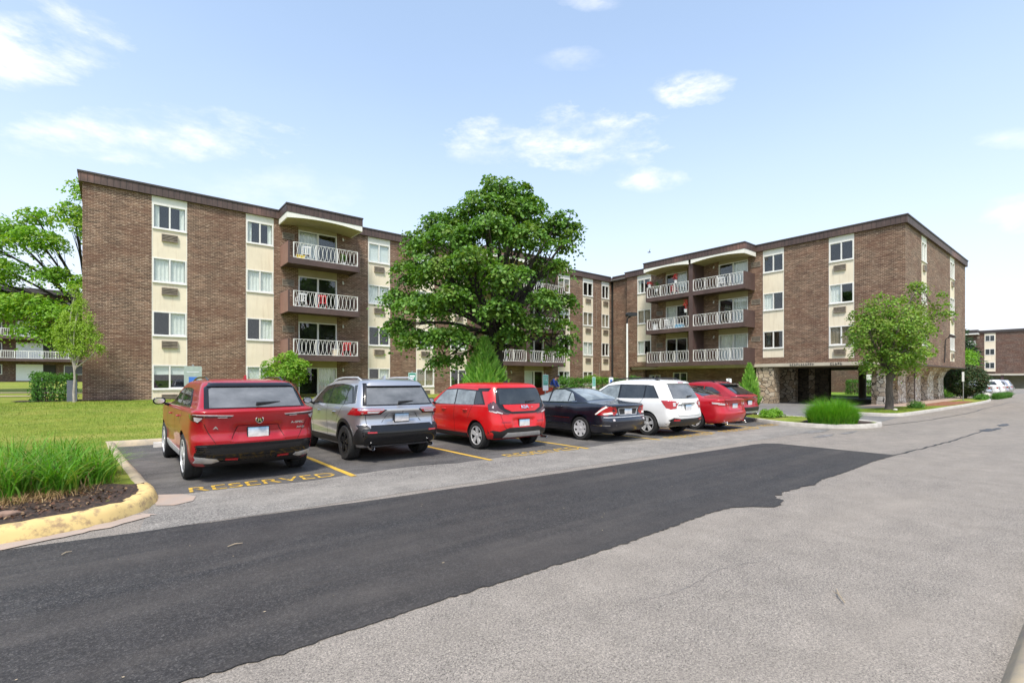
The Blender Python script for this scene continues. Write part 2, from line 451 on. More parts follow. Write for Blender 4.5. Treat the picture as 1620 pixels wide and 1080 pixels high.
# ---------------------------------------------------------------- ground, roads, kerbs
def lawn_z(x, y):
    r = .13 + .55 * ss((y - 16) / 9.) * (1 - .85 * ss((x - 24) / 11.))
    if x < 6: r += .72 * ss((y - 42) / 44.) * (1 - ss((x + 1) / 7.))
    return r

def sheet(name, poly, mat, z=0., step=1e9, zf=None):
    bm = bmesh.new()
    if step > 1e6:
        bm.faces.new([bm.verts.new((p[0], p[1], z)) for p in poly])
    else:
        vo, fo = fill2d(poly, step)
        vs = [bm.verts.new((p.x, p.y, zf(p.x, p.y) if zf else z)) for p in vo]
        for f in fo:
            try: bm.faces.new([vs[i] for i in f])
            except ValueError: pass
    for f in bm.faces:
        f.normal_update()
        if f.normal.z < 0: f.normal_flip()
    return kind(obj(name, bm, mat, None, 60 if zf else None), 'structure')

def kerb(name, line, width, height, mat, z0=-.03, closed=False, batter=.03, jit=.006, seed=3, ramp_end=False):
    """rounded kerb swept along line; the road side is on the right of the line"""
    rr = random.Random(seed)
    P = [Vector((p[0], p[1])) for p in line]
    bm = bmesh.new(); rings = []
    h = width / 2
    prof = [(-h, z0), (-h + .005, height - .03), (-h + .03, height - .004), (0, height), (h - .07, height - .006), (h - .025, height - .035), (h - .005, height - .08), (h + batter, 0.), (h + batter + .005, z0)]
    n = len(P)
    for i, p in enumerate(P):
        t = (P[min(i + 1, n - 1)] - P[max(i - 1, 0)]).normalized(); s = Vector((t.y, -t.x))
        k = 1.
        if ramp_end and i > n - 5: k = (n - 1 - i) / 4.
        j = rr.uniform(-jit, jit)
        rings.append([bm.verts.new((p.x + s.x * (a + j), p.y + s.y * (a + j), (b if b <= 0 else b * max(k, .05)) + (rr.uniform(-jit, jit) if b > .05 else 0))) for a, b in prof])
    for a, b in zip(rings, rings[1:]):
        for k in range(len(prof) - 1): bm.faces.new((a[k], a[k + 1], b[k + 1], b[k]))
    bm.faces.new(rings[0]); bm.faces.new(rings[-1][::-1])
    bmesh.ops.recalc_face_normals(bm, faces=bm.faces)
    return kind(obj(name, bm, mat, None, 50), 'structure')

# the base sheet out to the horizon
sheet('ground', [(-1500, -1500), (1500, -1500), (1500, 1500), (-1500, 1500)], M['lawn_far'], -.12)
sheet('road', [(-200, .35), (300, .35), (300, 10.5), (60, 10.5), (60, 16.6), (-1, 16.6), (-1, 7.0), (-200, 6.4)], M['road'], 0.)
sheet('far_parking_lot', [(57.5, 7.4), (134, 7.4), (134, 62), (57.5, 62)], M['lot'], .004)
lot_edge = [(.2, 6.75)]
rr = random.Random(12)
x = .2
while x < 19.4:
    lot_edge.append((x, 6.80 - .035 * x + rr.uniform(-.03, .03))); x += .45
sheet('parking_lot', lot_edge + [(19.3, 6.3), (20.5, 9.9), (20.6, 15.6), (-.1, 15.7), (.2, 12), (.4, 8.2)], M['lot'], .004)
se = []; x = .30
while x < 20.2:
    se.append((x, 8.62 - .022 * x + .10 * math.sin(x * 1.9) + rr.uniform(-.05, .05))); x += .3
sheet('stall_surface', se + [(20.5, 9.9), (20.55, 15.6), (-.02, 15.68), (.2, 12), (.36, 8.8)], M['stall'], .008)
# the new black asphalt strip with a ragged near edge
pe = []
for (x0, y0), (x1, y1) in zip([(-.95, 6.9), (2.89, 6.53), (8, 6.2), (12.6, 5.97)], [(2.89, 6.53), (8, 6.2), (12.6, 5.97), (13.35, 5.9)]):
    for k in range(12): t = k / 12; pe.append((x0 + (x1 - x0) * t, y0 + (y1 - y0) * t + rr.uniform(-.012, .012)))
near = [(13.55, 5.6), (13.5, 3.12), (12.2, 3.17), (10.3, 3.12), (9.2, 3.14), (8.7, 3.05), (8.35, 3.12), (7.9, 3.13), (7.72, 3.17), (7.55, 3.08), (7.42, 3.14), (7.28, 3.05), (7.25, 2.95), (7.1, 2.90), (6.9, 2.84), (6.72, 2.88), (6.6, 2.99), (6.48, 3.10), (6.3, 3.19), (5.9, 3.24), (5.2, 3.22), (4.3, 3.18), (3.25, 3.20), (2.0, 3.24), (.8, 3.22), (.3, 3.27), (-.6, 3.27), (-1.6, 3.3), (-1.55, 5), (-1.18, 6.2)]
nr = []
for a, b in zip(near, near[1:] + [pe[0]]):
    m = max(1, int(math.dist(a, b) / .045))
    for k in range(m): t = k / m; nr.append((a[0] + (b[0] - a[0]) * t + rr.uniform(-.01, .01), a[1] + (b[1] - a[1]) * t + rr.uniform(-.016, .016)))
sheet('new_asphalt_strip', pe + nr, M['patch'], .009)
# drive to the covered entrance
sheet('driveway', [(22.6, 5.9), (27.3, 6.2), (27.4, 9.0), (36, 9.9), (62, 10.4), (62, 18), (36, 17.2), (22.8, 15.6)], asphalt_mat('drive_asphalt', (.17, .165, .16), (.3, .29, .28), (.06, .06, .06), (.24, .23, .22), scl=70., patchy=.4), .004)

# joint crack running on from the strip, with wet stains
def ribbon(name, line, w, mat, z, jit=.01, seed=1):
    r2 = random.Random(seed); L = smooth_line([(p[0], p[1], z) for p in line], 8); bm = bmesh.new(); prev = None
    for i, p in enumerate(L):
        t = (L[min(i + 1, len(L) - 1)] - L[max(0, i - 1)]).normalized(); s = Vector((t.y, -t.x, 0))
        ww = w * r2.uniform(.55, 1.3); j = r2.uniform(-jit, jit)
        c = [bm.verts.new(p + s * (j - ww / 2)), bm.verts.new(p + s * (j + ww / 2))]
        if prev: bm.faces.new((prev[0], prev[1], c[1], c[0]))
        prev = c
    for f in bm.faces:
        f.normal_update()
        if f.normal.z < 0: f.normal_flip()
    return kind(obj(name, bm, mat), 'structure')
M['tar'] = simple('tar_filled_crack', (.018, .017, .017), .5)
M['wet'] = simple('wet_stain', (.028, .026, .025), .45, var=.3, vs=5)
M['damp'] = worn('damp_asphalt', (.12, .11, .10), (.22, .21, .2), .38, .62, 3.)
ribbon('road_crack', [(13.5, 3.13), (15.5, 3.02), (17.5, 2.9), (19.5, 2.85), (21.8, 2.8)], .045, M['tar'], .006, .03, 4)
ribbon('road_crack', [(22, 5.5), (26, 5.0), (33, 4.8), (42, 4.95), (55, 5.1)], .05, M['tar'], .006, .05, 5)
ribbon('road_crack', [(3.0, 2.35), (3.5, 2.2), (4.2, 2.22), (4.8, 2.05)], .0035, M['damp'], .005, .02, 6)
def splat(name, c, rx, ry, mat, z, seed, n=26):
    r2 = random.Random(seed)
    sheet(name, [(c[0] + rx * math.cos(2 * PI * k / n) * r2.uniform(.6, 1.1), c[1] + ry * math.sin(2 * PI * k / n) * r2.uniform(.55, 1.1)) for k in range(n)], mat, z)
splat('puddle', (22.6, 2.75), .9, .19, M['wet'], .007, 1); splat('puddle', (25.6, 2.7), .9, .14, M['wet'], .007, 2); splat('puddle', (23.6, 2.62), .5, .1, M['wet'], .0075, 3)
splat('damp_stain', (17.9, 6.2), 1.2, .22, M['damp'], .0065, 4); splat('damp_stain', (18.2, 5.4), .9, .12, M['damp'], .0068, 5); splat('damp_stain', (16.5, 5.55), .8, .15, M['damp'], .0066, 6)

# kerbs
ky = smooth_line([(-9, 6.75), (-4, 6.95), (-1.6, 7.18), (-.75, 7.34), (-.2, 7.56), (.12, 7.86), (.30, 8.24), (.36, 8.65), (.34, 9.05)], 6)
kerb('yellow_kerb', ky, .215, .165, M['yellow_kerb'], seed=5, jit=.007)
kerb('concrete_kerb', smooth_line([(.34, 9.06), (.24, 10.5), (.10, 12.6), (-.02, 14.6), (-.06, 15.75)], 6), .2, .15, M['tan_kerb'])
kerb('concrete_kerb', smooth_line([(-.16, 15.82), (5, 15.8), (10, 15.78), (15, 15.76), (20.7, 15.74)], 6), .18, .15, M['tan_kerb'], seed=8)
isl = [(20.75, 15.7), (20.7, 12), (20.55, 10.2), (20.1, 9.3), (19.45, 8.3), (19.15, 7.4), (19.2, 6.5), (19.7, 5.85), (20.5, 5.5), (21.4, 5.45), (22.0, 5.75), (22.35, 6.6), (22.5, 8), (22.6, 12), (22.7, 15.7)]
kerb('grey_kerb', smooth_line(isl[::-1], 5)[::-1][::-1], .2, .15, M['grey_kerb'], seed=9)
sheet('concrete_apron', [(.44, 8.05), (.62, 7.92), (.85, 8.05), (.92, 8.35), (.78, 8.62), (.5, 8.8), (.42, 8.5)], M['pink_concrete'], .012)
gut = [(.32 + .02, 7.62), (-.1, 7.30), (-.7, 7.08), (-1.6, 6.94), (-4, 6.72), (-9, 6.5)]
ribbon('gutter', gut, .22, M['pink_concrete'], .011, .0, 2)
strip = [(29.0, 9.3), (28.0, 8.6), (27.5, 7.6), (27.45, 6.9), (27.9, 6.42), (28.8, 6.3), (33, 6.2), (40, 6.15), (47, 6.15), (52, 6.3), (55.5, 6.7), (56.4, 7.2), (56.2, 8)]
kerb('grey_kerb', smooth_line(strip[::-1], 5), .2, .15, M['grey_kerb'], seed=10)
# strip of turf, mulch and paving before the stone wall
sheet('verge_turf', [(29.0, 9.3), (28.0, 8.6), (27.5, 7.6), (27.45, 6.9), (27.9, 6.42), (28.8, 6.3), (33, 6.2), (40, 6.15), (47, 6.15), (52, 6.3), (55.5, 6.7), (56.4, 7.2), (56.2, 8), (54, 8.2), (44, 8.0), (35, 8.2)], M['lawn'], .12)
sheet('paved_walk', [(30.2, 9.0), (33, 8.35), (36, 7.9), (44, 7.75), (54, 8.0), (60, 8.3), (60, 9.8), (30.5, 9.8)], M['paver'], .126)
sheet('mulch_bed', [(36.6, 7.5), (39, 6.42), (44, 6.38), (47.5, 6.5), (48, 7.2), (46, 7.85), (41, 7.8)], M['mulch_red'], .134)
sheet('mulch_bed', [(29.6, 7.9), (30.2, 7.0), (32.2, 7.0), (33.2, 7.6), (32, 8.1), (30.4, 8.2)], M['mulch'], .13)
# road-side kerb at the lower right, verge behind the camera
kerb('tan_kerb', [(-60 + 4 * i, .22 + .004 * i) for i in range(60)][::-1], .2, .13, M['tan_kerb'], seed=14)
sheet('verge', [(-200, .16), (-200, -60), (300, -60), (300, .3)], M['lawn'], .1)

# island and lawns
sheet('island_turf', [(p.x, p.y) for p in smooth_line([(a, b) for a, b in isl], 2)], M['lawn'], .12)
sheet('mulch_bed', [(19.3, 6.5), (19.8, 5.95), (20.6, 5.62), (21.4, 5.58), (21.9, 5.85), (22.2, 6.6), (21.9, 7.3), (20.8, 7.6), (19.7, 7.4)], M['mulch'], .13)
sheet('mulch_bed', [(20.7, 8.9), (21.6, 8.6), (22.3, 8.9), (22.3, 9.6), (21.4, 9.8)], M['mulch'], .13)
front = [(p.x, p.y) for p in ky][:-1] + [(.30, 9.1), (.2, 10.5), (.06, 12.6), (-.06, 14.6), (-.1, 15.82), (5, 15.8), (20.7, 15.74)]
sheet('lawn', [(-60, 6.5)] + front + [(22.7, 15.8), (30, 16.8), (36.0, 17.4), (37.5, 20), (37.5, 31.2), (14, 31.2), (-.9, 31.2), (-.9, 52), (6, 60), (6, 110), (-60, 110)], M['lawn'], .1, 1.0, lawn_z)
sheet('mulch_bed', [(p.x, p.y) for p in ky if p.x > -5][:-1] + [(.30, 9.0), (.1, 9.25), (-.3, 9.5), (-1.2, 9.6), (-5, 9.6)], M['mulch'], 0, .12, lambda x, y: .150 + .018 * math.sin(x * 9 + y * 3) * math.sin(y * 11) + .012 * math.sin(x * 31) * math.sin(y * 27))
sheet('path', [(-40, 44.5), (-14, 42.5), (-6, 41.2), (-2.6, 39.6), (-2.2, 40.4), (-5, 42.6), (-13, 44.6), (-40, 46.5)], M['tan_kerb'], 0, 1.2, lambda x, y: lawn_z(x, y) + .03)
sheet('path', [(-14, 50.5), (-4, 48.6), (-2.0, 46.2), (-1.5, 46.8), (-3.4, 49.8), (-14, 52)], M['tan_kerb'], 0, 1.2, lambda x, y: lawn_z(x, y) + .03)
sheet('mulch_bed', [(-3.6, 31.2), (-3.2, 30.2), (-2, 29.9), (.6, 29.6), (.9, 30.2), (-.6, 30.6), (-1.2, 32.4), (-3.4, 32.2)], M['mulch'], 0, .5, lambda x, y: lawn_z(x, y) + .035)
sheet('rear_lawn', [(54.5, 10.6), (62, 10.6), (72, 20), (72, 60), (54.5, 60)], M['lawn_far'], .12)

# painted stall lines and lettering
def stall_line(x, y0, y1, w=.1):
    bm = bmesh.new(); r3 = random.Random(int(x * 10)); n = 24; prev = None
    for i in range(n + 1):
        y = y0 + (y1 - y0) * i / n
        c = [bm.verts.new((x - w / 2 + r3.uniform(-.006, .006), y, .0125)), bm.verts.new((x + w / 2 + r3.uniform(-.006, .006), y, .0125))]
        if prev: bm.faces.new((prev[0], prev[1], c[1], c[0]))
        prev = c
    return kind(obj('stall_line', bm, M['yellow_line']), 'structure')
for i, y0 in enumerate((8.35, 8.22, 8.12, 8.05, 8.0, 7.95)):
    stall_line(3.24 + 2.86 * i, y0, 14.6)
def stencil(cx, cy, w, h):
    me = text_mesh('RESERVED', 1., .0)
    xs = [v.co.x for v in me.vertices]; ys = [v.co.y for v in me.vertices]
    kx = w / (max(xs) - min(xs)); k2 = h / (max(ys) - min(ys)); ym = (max(ys) + min(ys)) / 2
    bm = bmesh.new(); bm.from_mesh(me); bpy.data.meshes.remove(me)
    # stencil bridges: cut and drop a thin band in the middle of every letter
    for v in bm.verts: v.co = Vector((v.co.x * kx, (v.co.y - ym) * k2, 0))
    for yc, keep in ((h * .055, None), (-h * .055, None)):
        g = bm.verts[:] + bm.edges[:] + bm.faces[:]
        bmesh.ops.bisect_plane(bm, geom=g, plane_co=(0, yc, 0), plane_no=(0, 1, 0))
    dead = [f for f in bm.faces if abs(f.calc_center_median().y) < h * .055]
    bmesh.ops.delete(bm, geom=dead, context='FACES')
    for f in bm.faces:
        f.normal_update()
        if f.normal.z < 0: f.normal_flip()
    o = obj('stall_lettering', bm, M['yellow_text']); o.location = (cx, cy, .0135); o.rotation_euler = (0, 0, -.05)
    return kind(o, 'structure')
for cx, cy in ((1.95, 8.80), (7.75, 8.42), (13.4, 8.1), (16.3, 8.0), (19.2, 8.1)):
    stencil(cx, cy, 2.15, .36)
# ---------------------------------------------------------------- apartment building
WT, WH, FL = 2.43, 1.22, 2.69            # top of the ground-floor windows, window height, storey
ZB, ZT = 10.88, 11.34                    # fascia
class Fr:
    """frame of a facade: u along it, w outward"""
    def __init__(s, ax, at, sg): s.ax, s.at, s.sg = ax, at, sg
    def box(s, bm, u0, u1, w0, w1, z0, z1, mi=0):
        a, b = s.at + s.sg * w0, s.at + s.sg * w1
        if s.ax == 'x': return box(bm, u0, u1, a, b, z0, z1, mi)
        return box(bm, a, b, u0, u1, z0, z1, mi)
    def P(s, u, w, z):
        return (u, s.at + s.sg * w, z) if s.ax == 'x' else (s.at + s.sg * w, u, z)
    def origin(s, u, w, z): return Vector(s.P(u, w, z))
bld = thing('apartment_building', 'long L-shaped four storey brown brick apartment building with cream window bays and balconies', 'building', (0, 0, 0))
LF = Fr('x', 30.37, -1); RF = Fr('y', 36.1, -1); RC = Fr('y', 36.74, -1); EF = Fr('x', 7.9, -1); WF = Fr('y', -1.14, -1)
rb = random.Random(21)

def window(F, u0, u1, z0, z1, parent, dress=None, split=.5):
    bm = bmesh.new(); t = .055
    F.box(bm, u0, u1, -.09, .012, z0, z0 + t); F.box(bm, u0, u1, -.09, .012, z1 - t, z1)
    F.box(bm, u0, u0 + t, -.09, .012, z0 + t, z1 - t); F.box(bm, u1 - t, u1, -.09, .012, z0 + t, z1 - t)
    um = u0 + (u1 - u0) * split
    F.box(bm, um - t * .6, um + t * .6, -.08, .004, z0 + t, z1 - t)
    F.box(bm, u0 - .02, u1 + .02, .012, .05, z0 - .05, z0 + .012)
    # sliding sash borders
    F.box(bm, um + t * .6, u1 - t, -.07, -.045, z0 + t, z0 + t + .03); F.box(bm, um + t * .6, u1 - t, -.07, -.045, z1 - t - .03, z1 - t)
    o = obj('window', bm, M['frame'], parent)
    g = bmesh.new()
    tl = rb.uniform(-.004, .004)
    F.box(g, u0 + t, um - t * .6, -.052, -.046, z0 + t, z1 - t); F.box(g, um + t * .6, u1 - t, -.064, -.058, z0 + t + .03, z1 - t - .03)
    obj('pane', g, M['win_glass'], o)
    d = dress or rb.choice(('curtain', 'blind', 'half', 'none', 'part', 'none', 'tan'))
    if d != 'none':
        c = bmesh.new(); w = -.11
        def drape(a, b, za, zb, wav):
            n = max(2, int((b - a) / .035)); pv = None
            for k in range(n + 1):
                u = a + (b - a) * k / n; ww = w - wav * (.5 + .5 * math.sin(k * 1.35 + a * 9))
                q = [c.verts.new(F.P(u, ww, za)), c.verts.new(F.P(u, ww, zb))]
                if pv: c.faces.new((pv[0], q[0], q[1], pv[1]))
                pv = q
        mt = M['curtain']
        if d == 'curtain': drape(u0 + t, u1 - t, z0 + t, z1 - t, .035)
        elif d == 'blind':
            mt = M['blind']; drape(u0 + t, u1 - t, z0 + t + (z1 - z0) * rb.choice((0, .3, .55)), z1 - t, .0)
        elif d == 'half':
            drape(um, u1 - t, z0 + t, z1 - t, .03)
        elif d == 'part':
            k = (u1 - u0) * .2; drape(u0 + t, u0 + k, z0 + t, z1 - t, .05); drape(u1 - k, u1 - t, z0 + t, z1 - t, .05)
        elif d == 'tan': mt = M['curtain_tan']; drape(u0 + t, u1 - t, z0 + t, z1 - t, .03)
        obj('curtain', c, mt, o)
    return o

def vent(F, u0, u1, z0, z1, parent, out=.09):
    bm = bmesh.new(); t = .03
    F.box(bm, u0, u1, -.02, out, z0, z0 + t); F.box(bm, u0, u1, -.02, out, z1 - t, z1)
    F.box(bm, u0, u0 + t, -.02, out, z0 + t, z1 - t); F.box(bm, u1 - t, u1, -.02, out, z0 + t, z1 - t)
    n = 4
    for k in range(n):
        zz = z0 + t + (z1 - z0 - 2 * t) * (k + .2) / n
        F.box(bm, u0 + t, u1 - t, .005, out - .012, zz, zz + (z1 - z0) / n * .45)
    F.box(bm, u0 + t, u1 - t, -.015, .002, z0 + t, z1 - t, 1)
    return obj('air_conditioner_grille', bm, [M['vent'], M['vent_dark']], parent)

def slider(F, u0, u1, z0, z1, parent, dress=None):
    bm = bmesh.new(); t = .06
    F.box(bm, u0, u1, -.12, .015, z1 - t, z1); F.box(bm, u0, u0 + t, -.12, .015, z0, z1 - t); F.box(bm, u1 - t, u1, -.12, .015, z0, z1 - t)
    F.box(bm, u0 + t, u1 - t, -.12, .01, z0, z0 + .05)
    um = (u0 + u1) / 2
    F.box(bm, um - .045, um + .045, -.09, .0, z0 + .05, z1 - t)
    o = obj('sliding_door', bm, M['frame'], parent)
    g = bmesh.new(); F.box(g, u0 + t, um - .045, -.05, -.044, z0 + .05, z1 - t); F.box(g, um + .045, u1 - t, -.075, -.069, z0 + .05, z1 - t)
    obj('pane', g, M['win_glass'], o)
    d = dress or rb.choice(('none', 'left', 'right', 'both'))
    if d != 'none':
        c = bmesh.new()
        for a, b, k in ((u0 + t, um, 'left'), (um, u1 - t, 'right')):
            if d in (k, 'both'):
                n = int((b - a) / .04); pv = None
                for i in range(n + 1):
                    u = a + (b - a) * i / n; w = -.2 - .03 * math.sin(i * 1.6)
                    q = [c.verts.new(F.P(u, w, z0 + .06)), c.verts.new(F.P(u, w, z1 - t))]
                    if pv: c.faces.new((pv[0], q[0], q[1], pv[1]))
                    pv = q
        obj('curtain', c, M['curtain'], o)
    return o

def railing(F, u0, u1, w, z0, z1, parent):
    bm = bmesh.new(); r = .013
    F.box(bm, u0, u1, w - .02, w + .02, z1 - .025, z1); F.box(bm, u0, u1, w - .018, w + .018, z0, z0 + .025)
    n = max(2, round((u1 - u0) / 1.1))
    for k in range(n + 1):
        u = u0 + .02 + (u1 - u0 - .04) * k / n
        F.box(bm, u - .022, u + .022, w - .022, w + .022, z0 + .025, z1 - .025)
    m = max(1, round((u1 - u0) / .235)); r = .010; hw = (u1 - u0) / m / 2 - .012
    for k in range(m):
        uc = u0 + (u1 - u0) * (k + .5) / m
        for sg in (-1, 1):
            pts = [F.P(uc + sg * (.014 + (hw - .014) * math.sin(PI * i / 8) ** .8), w, z0 + .02 + (z1 - z0 - .04) * i / 8) for i in range(9)]
            tube(bm, pts, r, 4, False)
    return obj('railing', bm, M['white_iron'], parent)

def balcony(F, u0, u1, zf, parent, depth=1.6, mid=None, side_mat=None, wall_top=None):
    """slab with fascia beam and solid end panels; the railing is its sub-part"""
    bm = bmesh.new(); d = depth
    F.box(bm, u0 + .08, u1 - .08, .003, d - .1, zf - .2, zf)                         # slab
    F.box(bm, u0 + .08, u1 - .08, d - .1, d, zf - .29, zf + .03)                     # front beam
    F.box(bm, u0, u0 + .08, .003, d, zf - .29, zf + .93); F.box(bm, u1 - .08, u1, .003, d, zf - .29, zf + .93)
    if mid is not None:
        F.box(bm, mid - .17, mid + .17, .003, d - .102, zf + .003, zf + FL - .205)
        F.box(bm, mid - .17, mid + .17, d - .1, d - .002, zf + .031, zf + FL - .295)
    o = obj('balcony', bm, M['brown_paint'], parent)
    if side_mat:
        p = bmesh.new(); F.box(p, u0 - .012, u0 - .002, .01, d - .02, zf - .27, zf + .91); obj('end_panel', p, side_mat, o)
    if mid is None: railing(F, u0 + .28 if side_mat else u0 + .09, u1 - .1, d - .05, zf + .05, zf + .92, o)
    else:
        railing(F, u0 + .09, mid - .18, d - .05, zf + .05, zf + .92, o); railing(F, mid + .18, u1 - .09, d - .05, zf + .05, zf + .92, o)
    return o

def canopy(F, u0, u1, parent, mid=None):
    """roof projecting over the top balcony with an arched white valance"""
    d = 1.78; bm = bmesh.new()
    F.box(bm, u0, u1, .14, d, ZB, ZT - .05)
    c = obj('balcony_canopy', bm, M['fascia'], parent)
    cp = bmesh.new(); F.box(cp, u0 - .03, u1 + .03, .17, d + .04, ZT - .047, ZT + .03); obj('coping', cp, M['fascia_cap'], c)
    spans = [(u0 + .02, u1 - .02)] if mid is None else [(u0 + .02, mid - .1), (mid + .1, u1 - .02)]
    for a, b in spans:
        v = bmesh.new()
        n = 16; top = []; bot = []
        for k in range(n + 1):
            t = k / n; e = min(1, max(0, (min(t, 1 - t)) / .5)); h = .32 - .17 * (1 - (1 - e) ** 2.0)
            top.append((a + (b - a) * t, ZB - .003)); bot.append((a + (b - a) * t, ZB - h))
        for w0, w1 in ((d - .09, d - .02),):
            for k in range(n):
                q = [v.verts.new(F.P(p[0], w, p[1])) for w in (w0, w1) for p in (top[k], top[k + 1], bot[k + 1], bot[k])]
                v.faces.new((q[4], q[5], q[6], q[7])); v.faces.new((q[3], q[2], q[1], q[0])); v.faces.new((q[7], q[6], q[2], q[3]))
        ends = [u0 + .02] if a < u0 + .1 else []
        if b > u1 - .1: ends.append(u1 - .09)
        for u in ends: F.box(v, u, u + .07, .05, d - .091, ZB - .32, ZB - .003)
        bmesh.ops.recalc_face_normals(v, faces=v.faces)
        obj('valance', v, M['valance'], c)
    s = bmesh.new()
    for a, b in spans:
        n = 16; pv = None
        for k in range(n + 1):
            t = k / n; e = min(1, max(0, (min(t, 1 - t)) / .5)); h = .30 - .17 * (1 - (1 - e) ** 2.0)
            u = a + .01 + (b - a - .02) * t
            q = [s.verts.new(F.P(u, .01, ZB - h)), s.verts.new(F.P(u, d - .092, ZB - h))]
            if pv: s.faces.new((pv[0], q[0], q[1], pv[1]))
            pv = q
    obj('soffit', s, M['soffit'], c)

def bay(F, u0, u1, parent, floors=(0, 1, 2, 3), grille=True, zlow=.2, dress=None, blen=1.0, acside=.5):
    """one cream column with a window per floor"""
    zs = [WT + FL * k for k in floors]
    lo = zlow
    for z in zs:
        p = bmesh.new(); F.box(p, u0, u1, -.25, -.015, lo, z - WH - .003); lo = z + .003
        obj('stucco_panel', p, M['cream'], parent)
    h = bmesh.new(); F.box(h, u0 + .01, u1 - .01, -.2, -.014, lo, ZB - .004); F.box(h, u0, u0 + .03, -.2, -.006, zlow, ZB - .004); F.box(h, u1 - .03, u1, -.2, -.006, zlow, ZB - .004)
    obj('header_panel', h, M['white_panel'], parent)
    for i, (k, z) in enumerate(zip(floors, zs)):
        window(F, u0 + .032, u1 - .032, z - WH, z, parent, dress[i] if dress else None)
        if grille:
            c = u0 + (u1 - u0) * acside; vent(F, c - .34, c + .34, z - WH - .62, z - WH - .26, parent)

def wallbox(bm, F, u0, u1, z0, z1): F.box(bm, u0, u1, -.25, 0, z0, z1)

def balcony_stack(F, W, u0, u1, b0, b1, doors, parent, floors=(0, 1, 2, 3), mid=None, side_mat=None, vents=(), dresses=None, zlow=.2):
    """brick between u0 and u1 with sliding doors on each floor; balconies b0..b1 on floors above"""
    cuts = sorted(doors)
    a = u0
    for d0, d1 in cuts:
        wallbox(W, F, a, d0, zlow, ZB - .004); a = d1
    wallbox(W, F, a, u1, zlow, ZB - .004)
    for d0, d1 in cuts:
        lo = zlow
        for k in floors:
            zf = .35 + FL * k
            if zf > lo + .01:
                tp = bmesh.new(); F.box(tp, d0, d1, -.25, -.012, lo, zf - .003); obj('door_head_panel', tp, M['beige_dark'], parent)
            slider(F, d0 + .01, d1 - .01, zf, zf + 2.06, parent, (dresses or {}).get((k, d0)))
            lo = zf + 2.063
        tp = bmesh.new(); F.box(tp, d0, d1, -.25, -.012, lo, ZB - .004); obj('door_head_panel', tp, M['beige_dark'], parent)
    for k in floors:
        for v0, v1 in vents: vent(F, v0, v1, 1.75 + FL * k, 2.12 + FL * k, parent, .03)
        if k > 0: balcony(F, b0, b1, .35 + FL * k, parent, 1.6, mid, side_mat)
    canopy(F, b0 - .12, b1 + .12, parent, mid)
    # lamps under the balconies
    for k in floors:
        uu = cuts[0][1] + .35; l = bmesh.new()
        F.box(l, uu - .03, uu + .03, .0, .1, 2.32 + FL * k, 2.38 + FL * k); c = F.P(uu, .12, 2.25 + FL * k); blob(l, c, (.06, .06, .075), 1)
        obj('wall_lamp', l, M['frame'], parent)

# ---- left wing
W = bmesh.new()
def wl(u0, u1, z0=.2): wallbox(W, LF, u0, u1, z0, ZB - .004)
wl(-1.14, 1.47); bay(LF, 1.47, 2.95, bld, dress=['blind', 'half', 'curtain', 'part'])
wl(2.95, 5.67); bay(LF, 5.67, 7.09, bld, grille=False, dress=['blind', 'half', 'curtain', 'part'])
balcony_stack(LF, W, 7.09, 12.69, 7.45, 11.5, [(8.43, 10.70)], bld, side_mat=M['pink_brown'], vents=[(7.55, 8.2)], dresses={(3, 8.43): 'left', (2, 8.43): 'none', (1, 8.43): 'none', (0, 8.43): 'right'})
bay(LF, 12.69, 14.21, bld, dress=['half', 'none', 'curtain', 'blind'])
wl(14.21, 16.12); bay(LF, 16.12, 17.55, bld, dress=['tan', 'none', 'blind', 'curtain'])
wl(17.55, 18.85); bay(LF, 18.85, 20.3, bld)
balcony_stack(LF, W, 20.3, 29.7, 20.9, 29.0, [(21.9, 24.1), (25.9, 28.0)], bld, mid=24.95, vents=[(28.15, 28.7)])
bay(LF, 29.7, 31.15, bld, grille=False); wl(31.15, 32.80); bay(LF, 32.80, 34.16, bld, dress=['tan', 'curtain', 'tan', 'none'])
wl(34.16, 35.35)
bay(LF, 35.35, 36.45, bld, floors=(1, 2, 3), zlow=2.55); wl(35.35, 36.45, .1) if False else wallbox(W, LF, 35.35, 36.45, .1, 2.546); wl(36.45, 36.74)
obj('brick_wall', W, M['brick'], bld)
g = bmesh.new(); box(g, -1.14, -.89, 30.62, 47.6, .2, ZB - .004); obj('brick_wall', g, M['brick'], bld)
# ---- right wing: recessed link, long face, end face
W2 = bmesh.new()
wallbox(W2, RC, 28.03, 30.12, .1, ZB - .004)
# link bay is half hidden by the step
bay(RC, 26.7, 28.03, bld, floors=(1, 2, 3), grille=False, zlow=2.6)
wallbox(W2, RC, 26.7, 28.03, .1, 2.596)
box(W2, 36.1, 36.49, 27.78, 28.03, 2.45, ZB - .004)
def wr(u0, u1, z0=2.82): wallbox(W2, RF, u0, u1, z0, ZB - .004)
wr(26.9, 27.78); bay(RF, 25.46, 26.9, bld, floors=(1, 2, 3), grille=False, zlow=3.25, dress=['half', 'tan', 'part']); wallbox(W2, RF, 25.46, 26.9, 2.82, 3.246)
balcony_stack(RF, W2, 16.04, 25.46, 16.6, 24.85, [(17.1, 19.35), (22.0, 24.0)], bld, floors=(1, 2, 3), mid=20.75, vents=[(16.2, 16.85), (24.3, 24.9)], zlow=2.82, dresses={(3, 17.1): 'left', (2, 17.1): 'left', (1, 17.1): 'both', (3, 22.0): 'left', (2, 22.0): 'right', (1, 22.0): 'none'})
bay(RF, 14.62, 16.04, bld, floors=(1, 2, 3), grille=False, zlow=3.25, dress=['none', 'half', 'none']); wallbox(W2, RF, 14.62, 16.04, 2.82, 3.246)
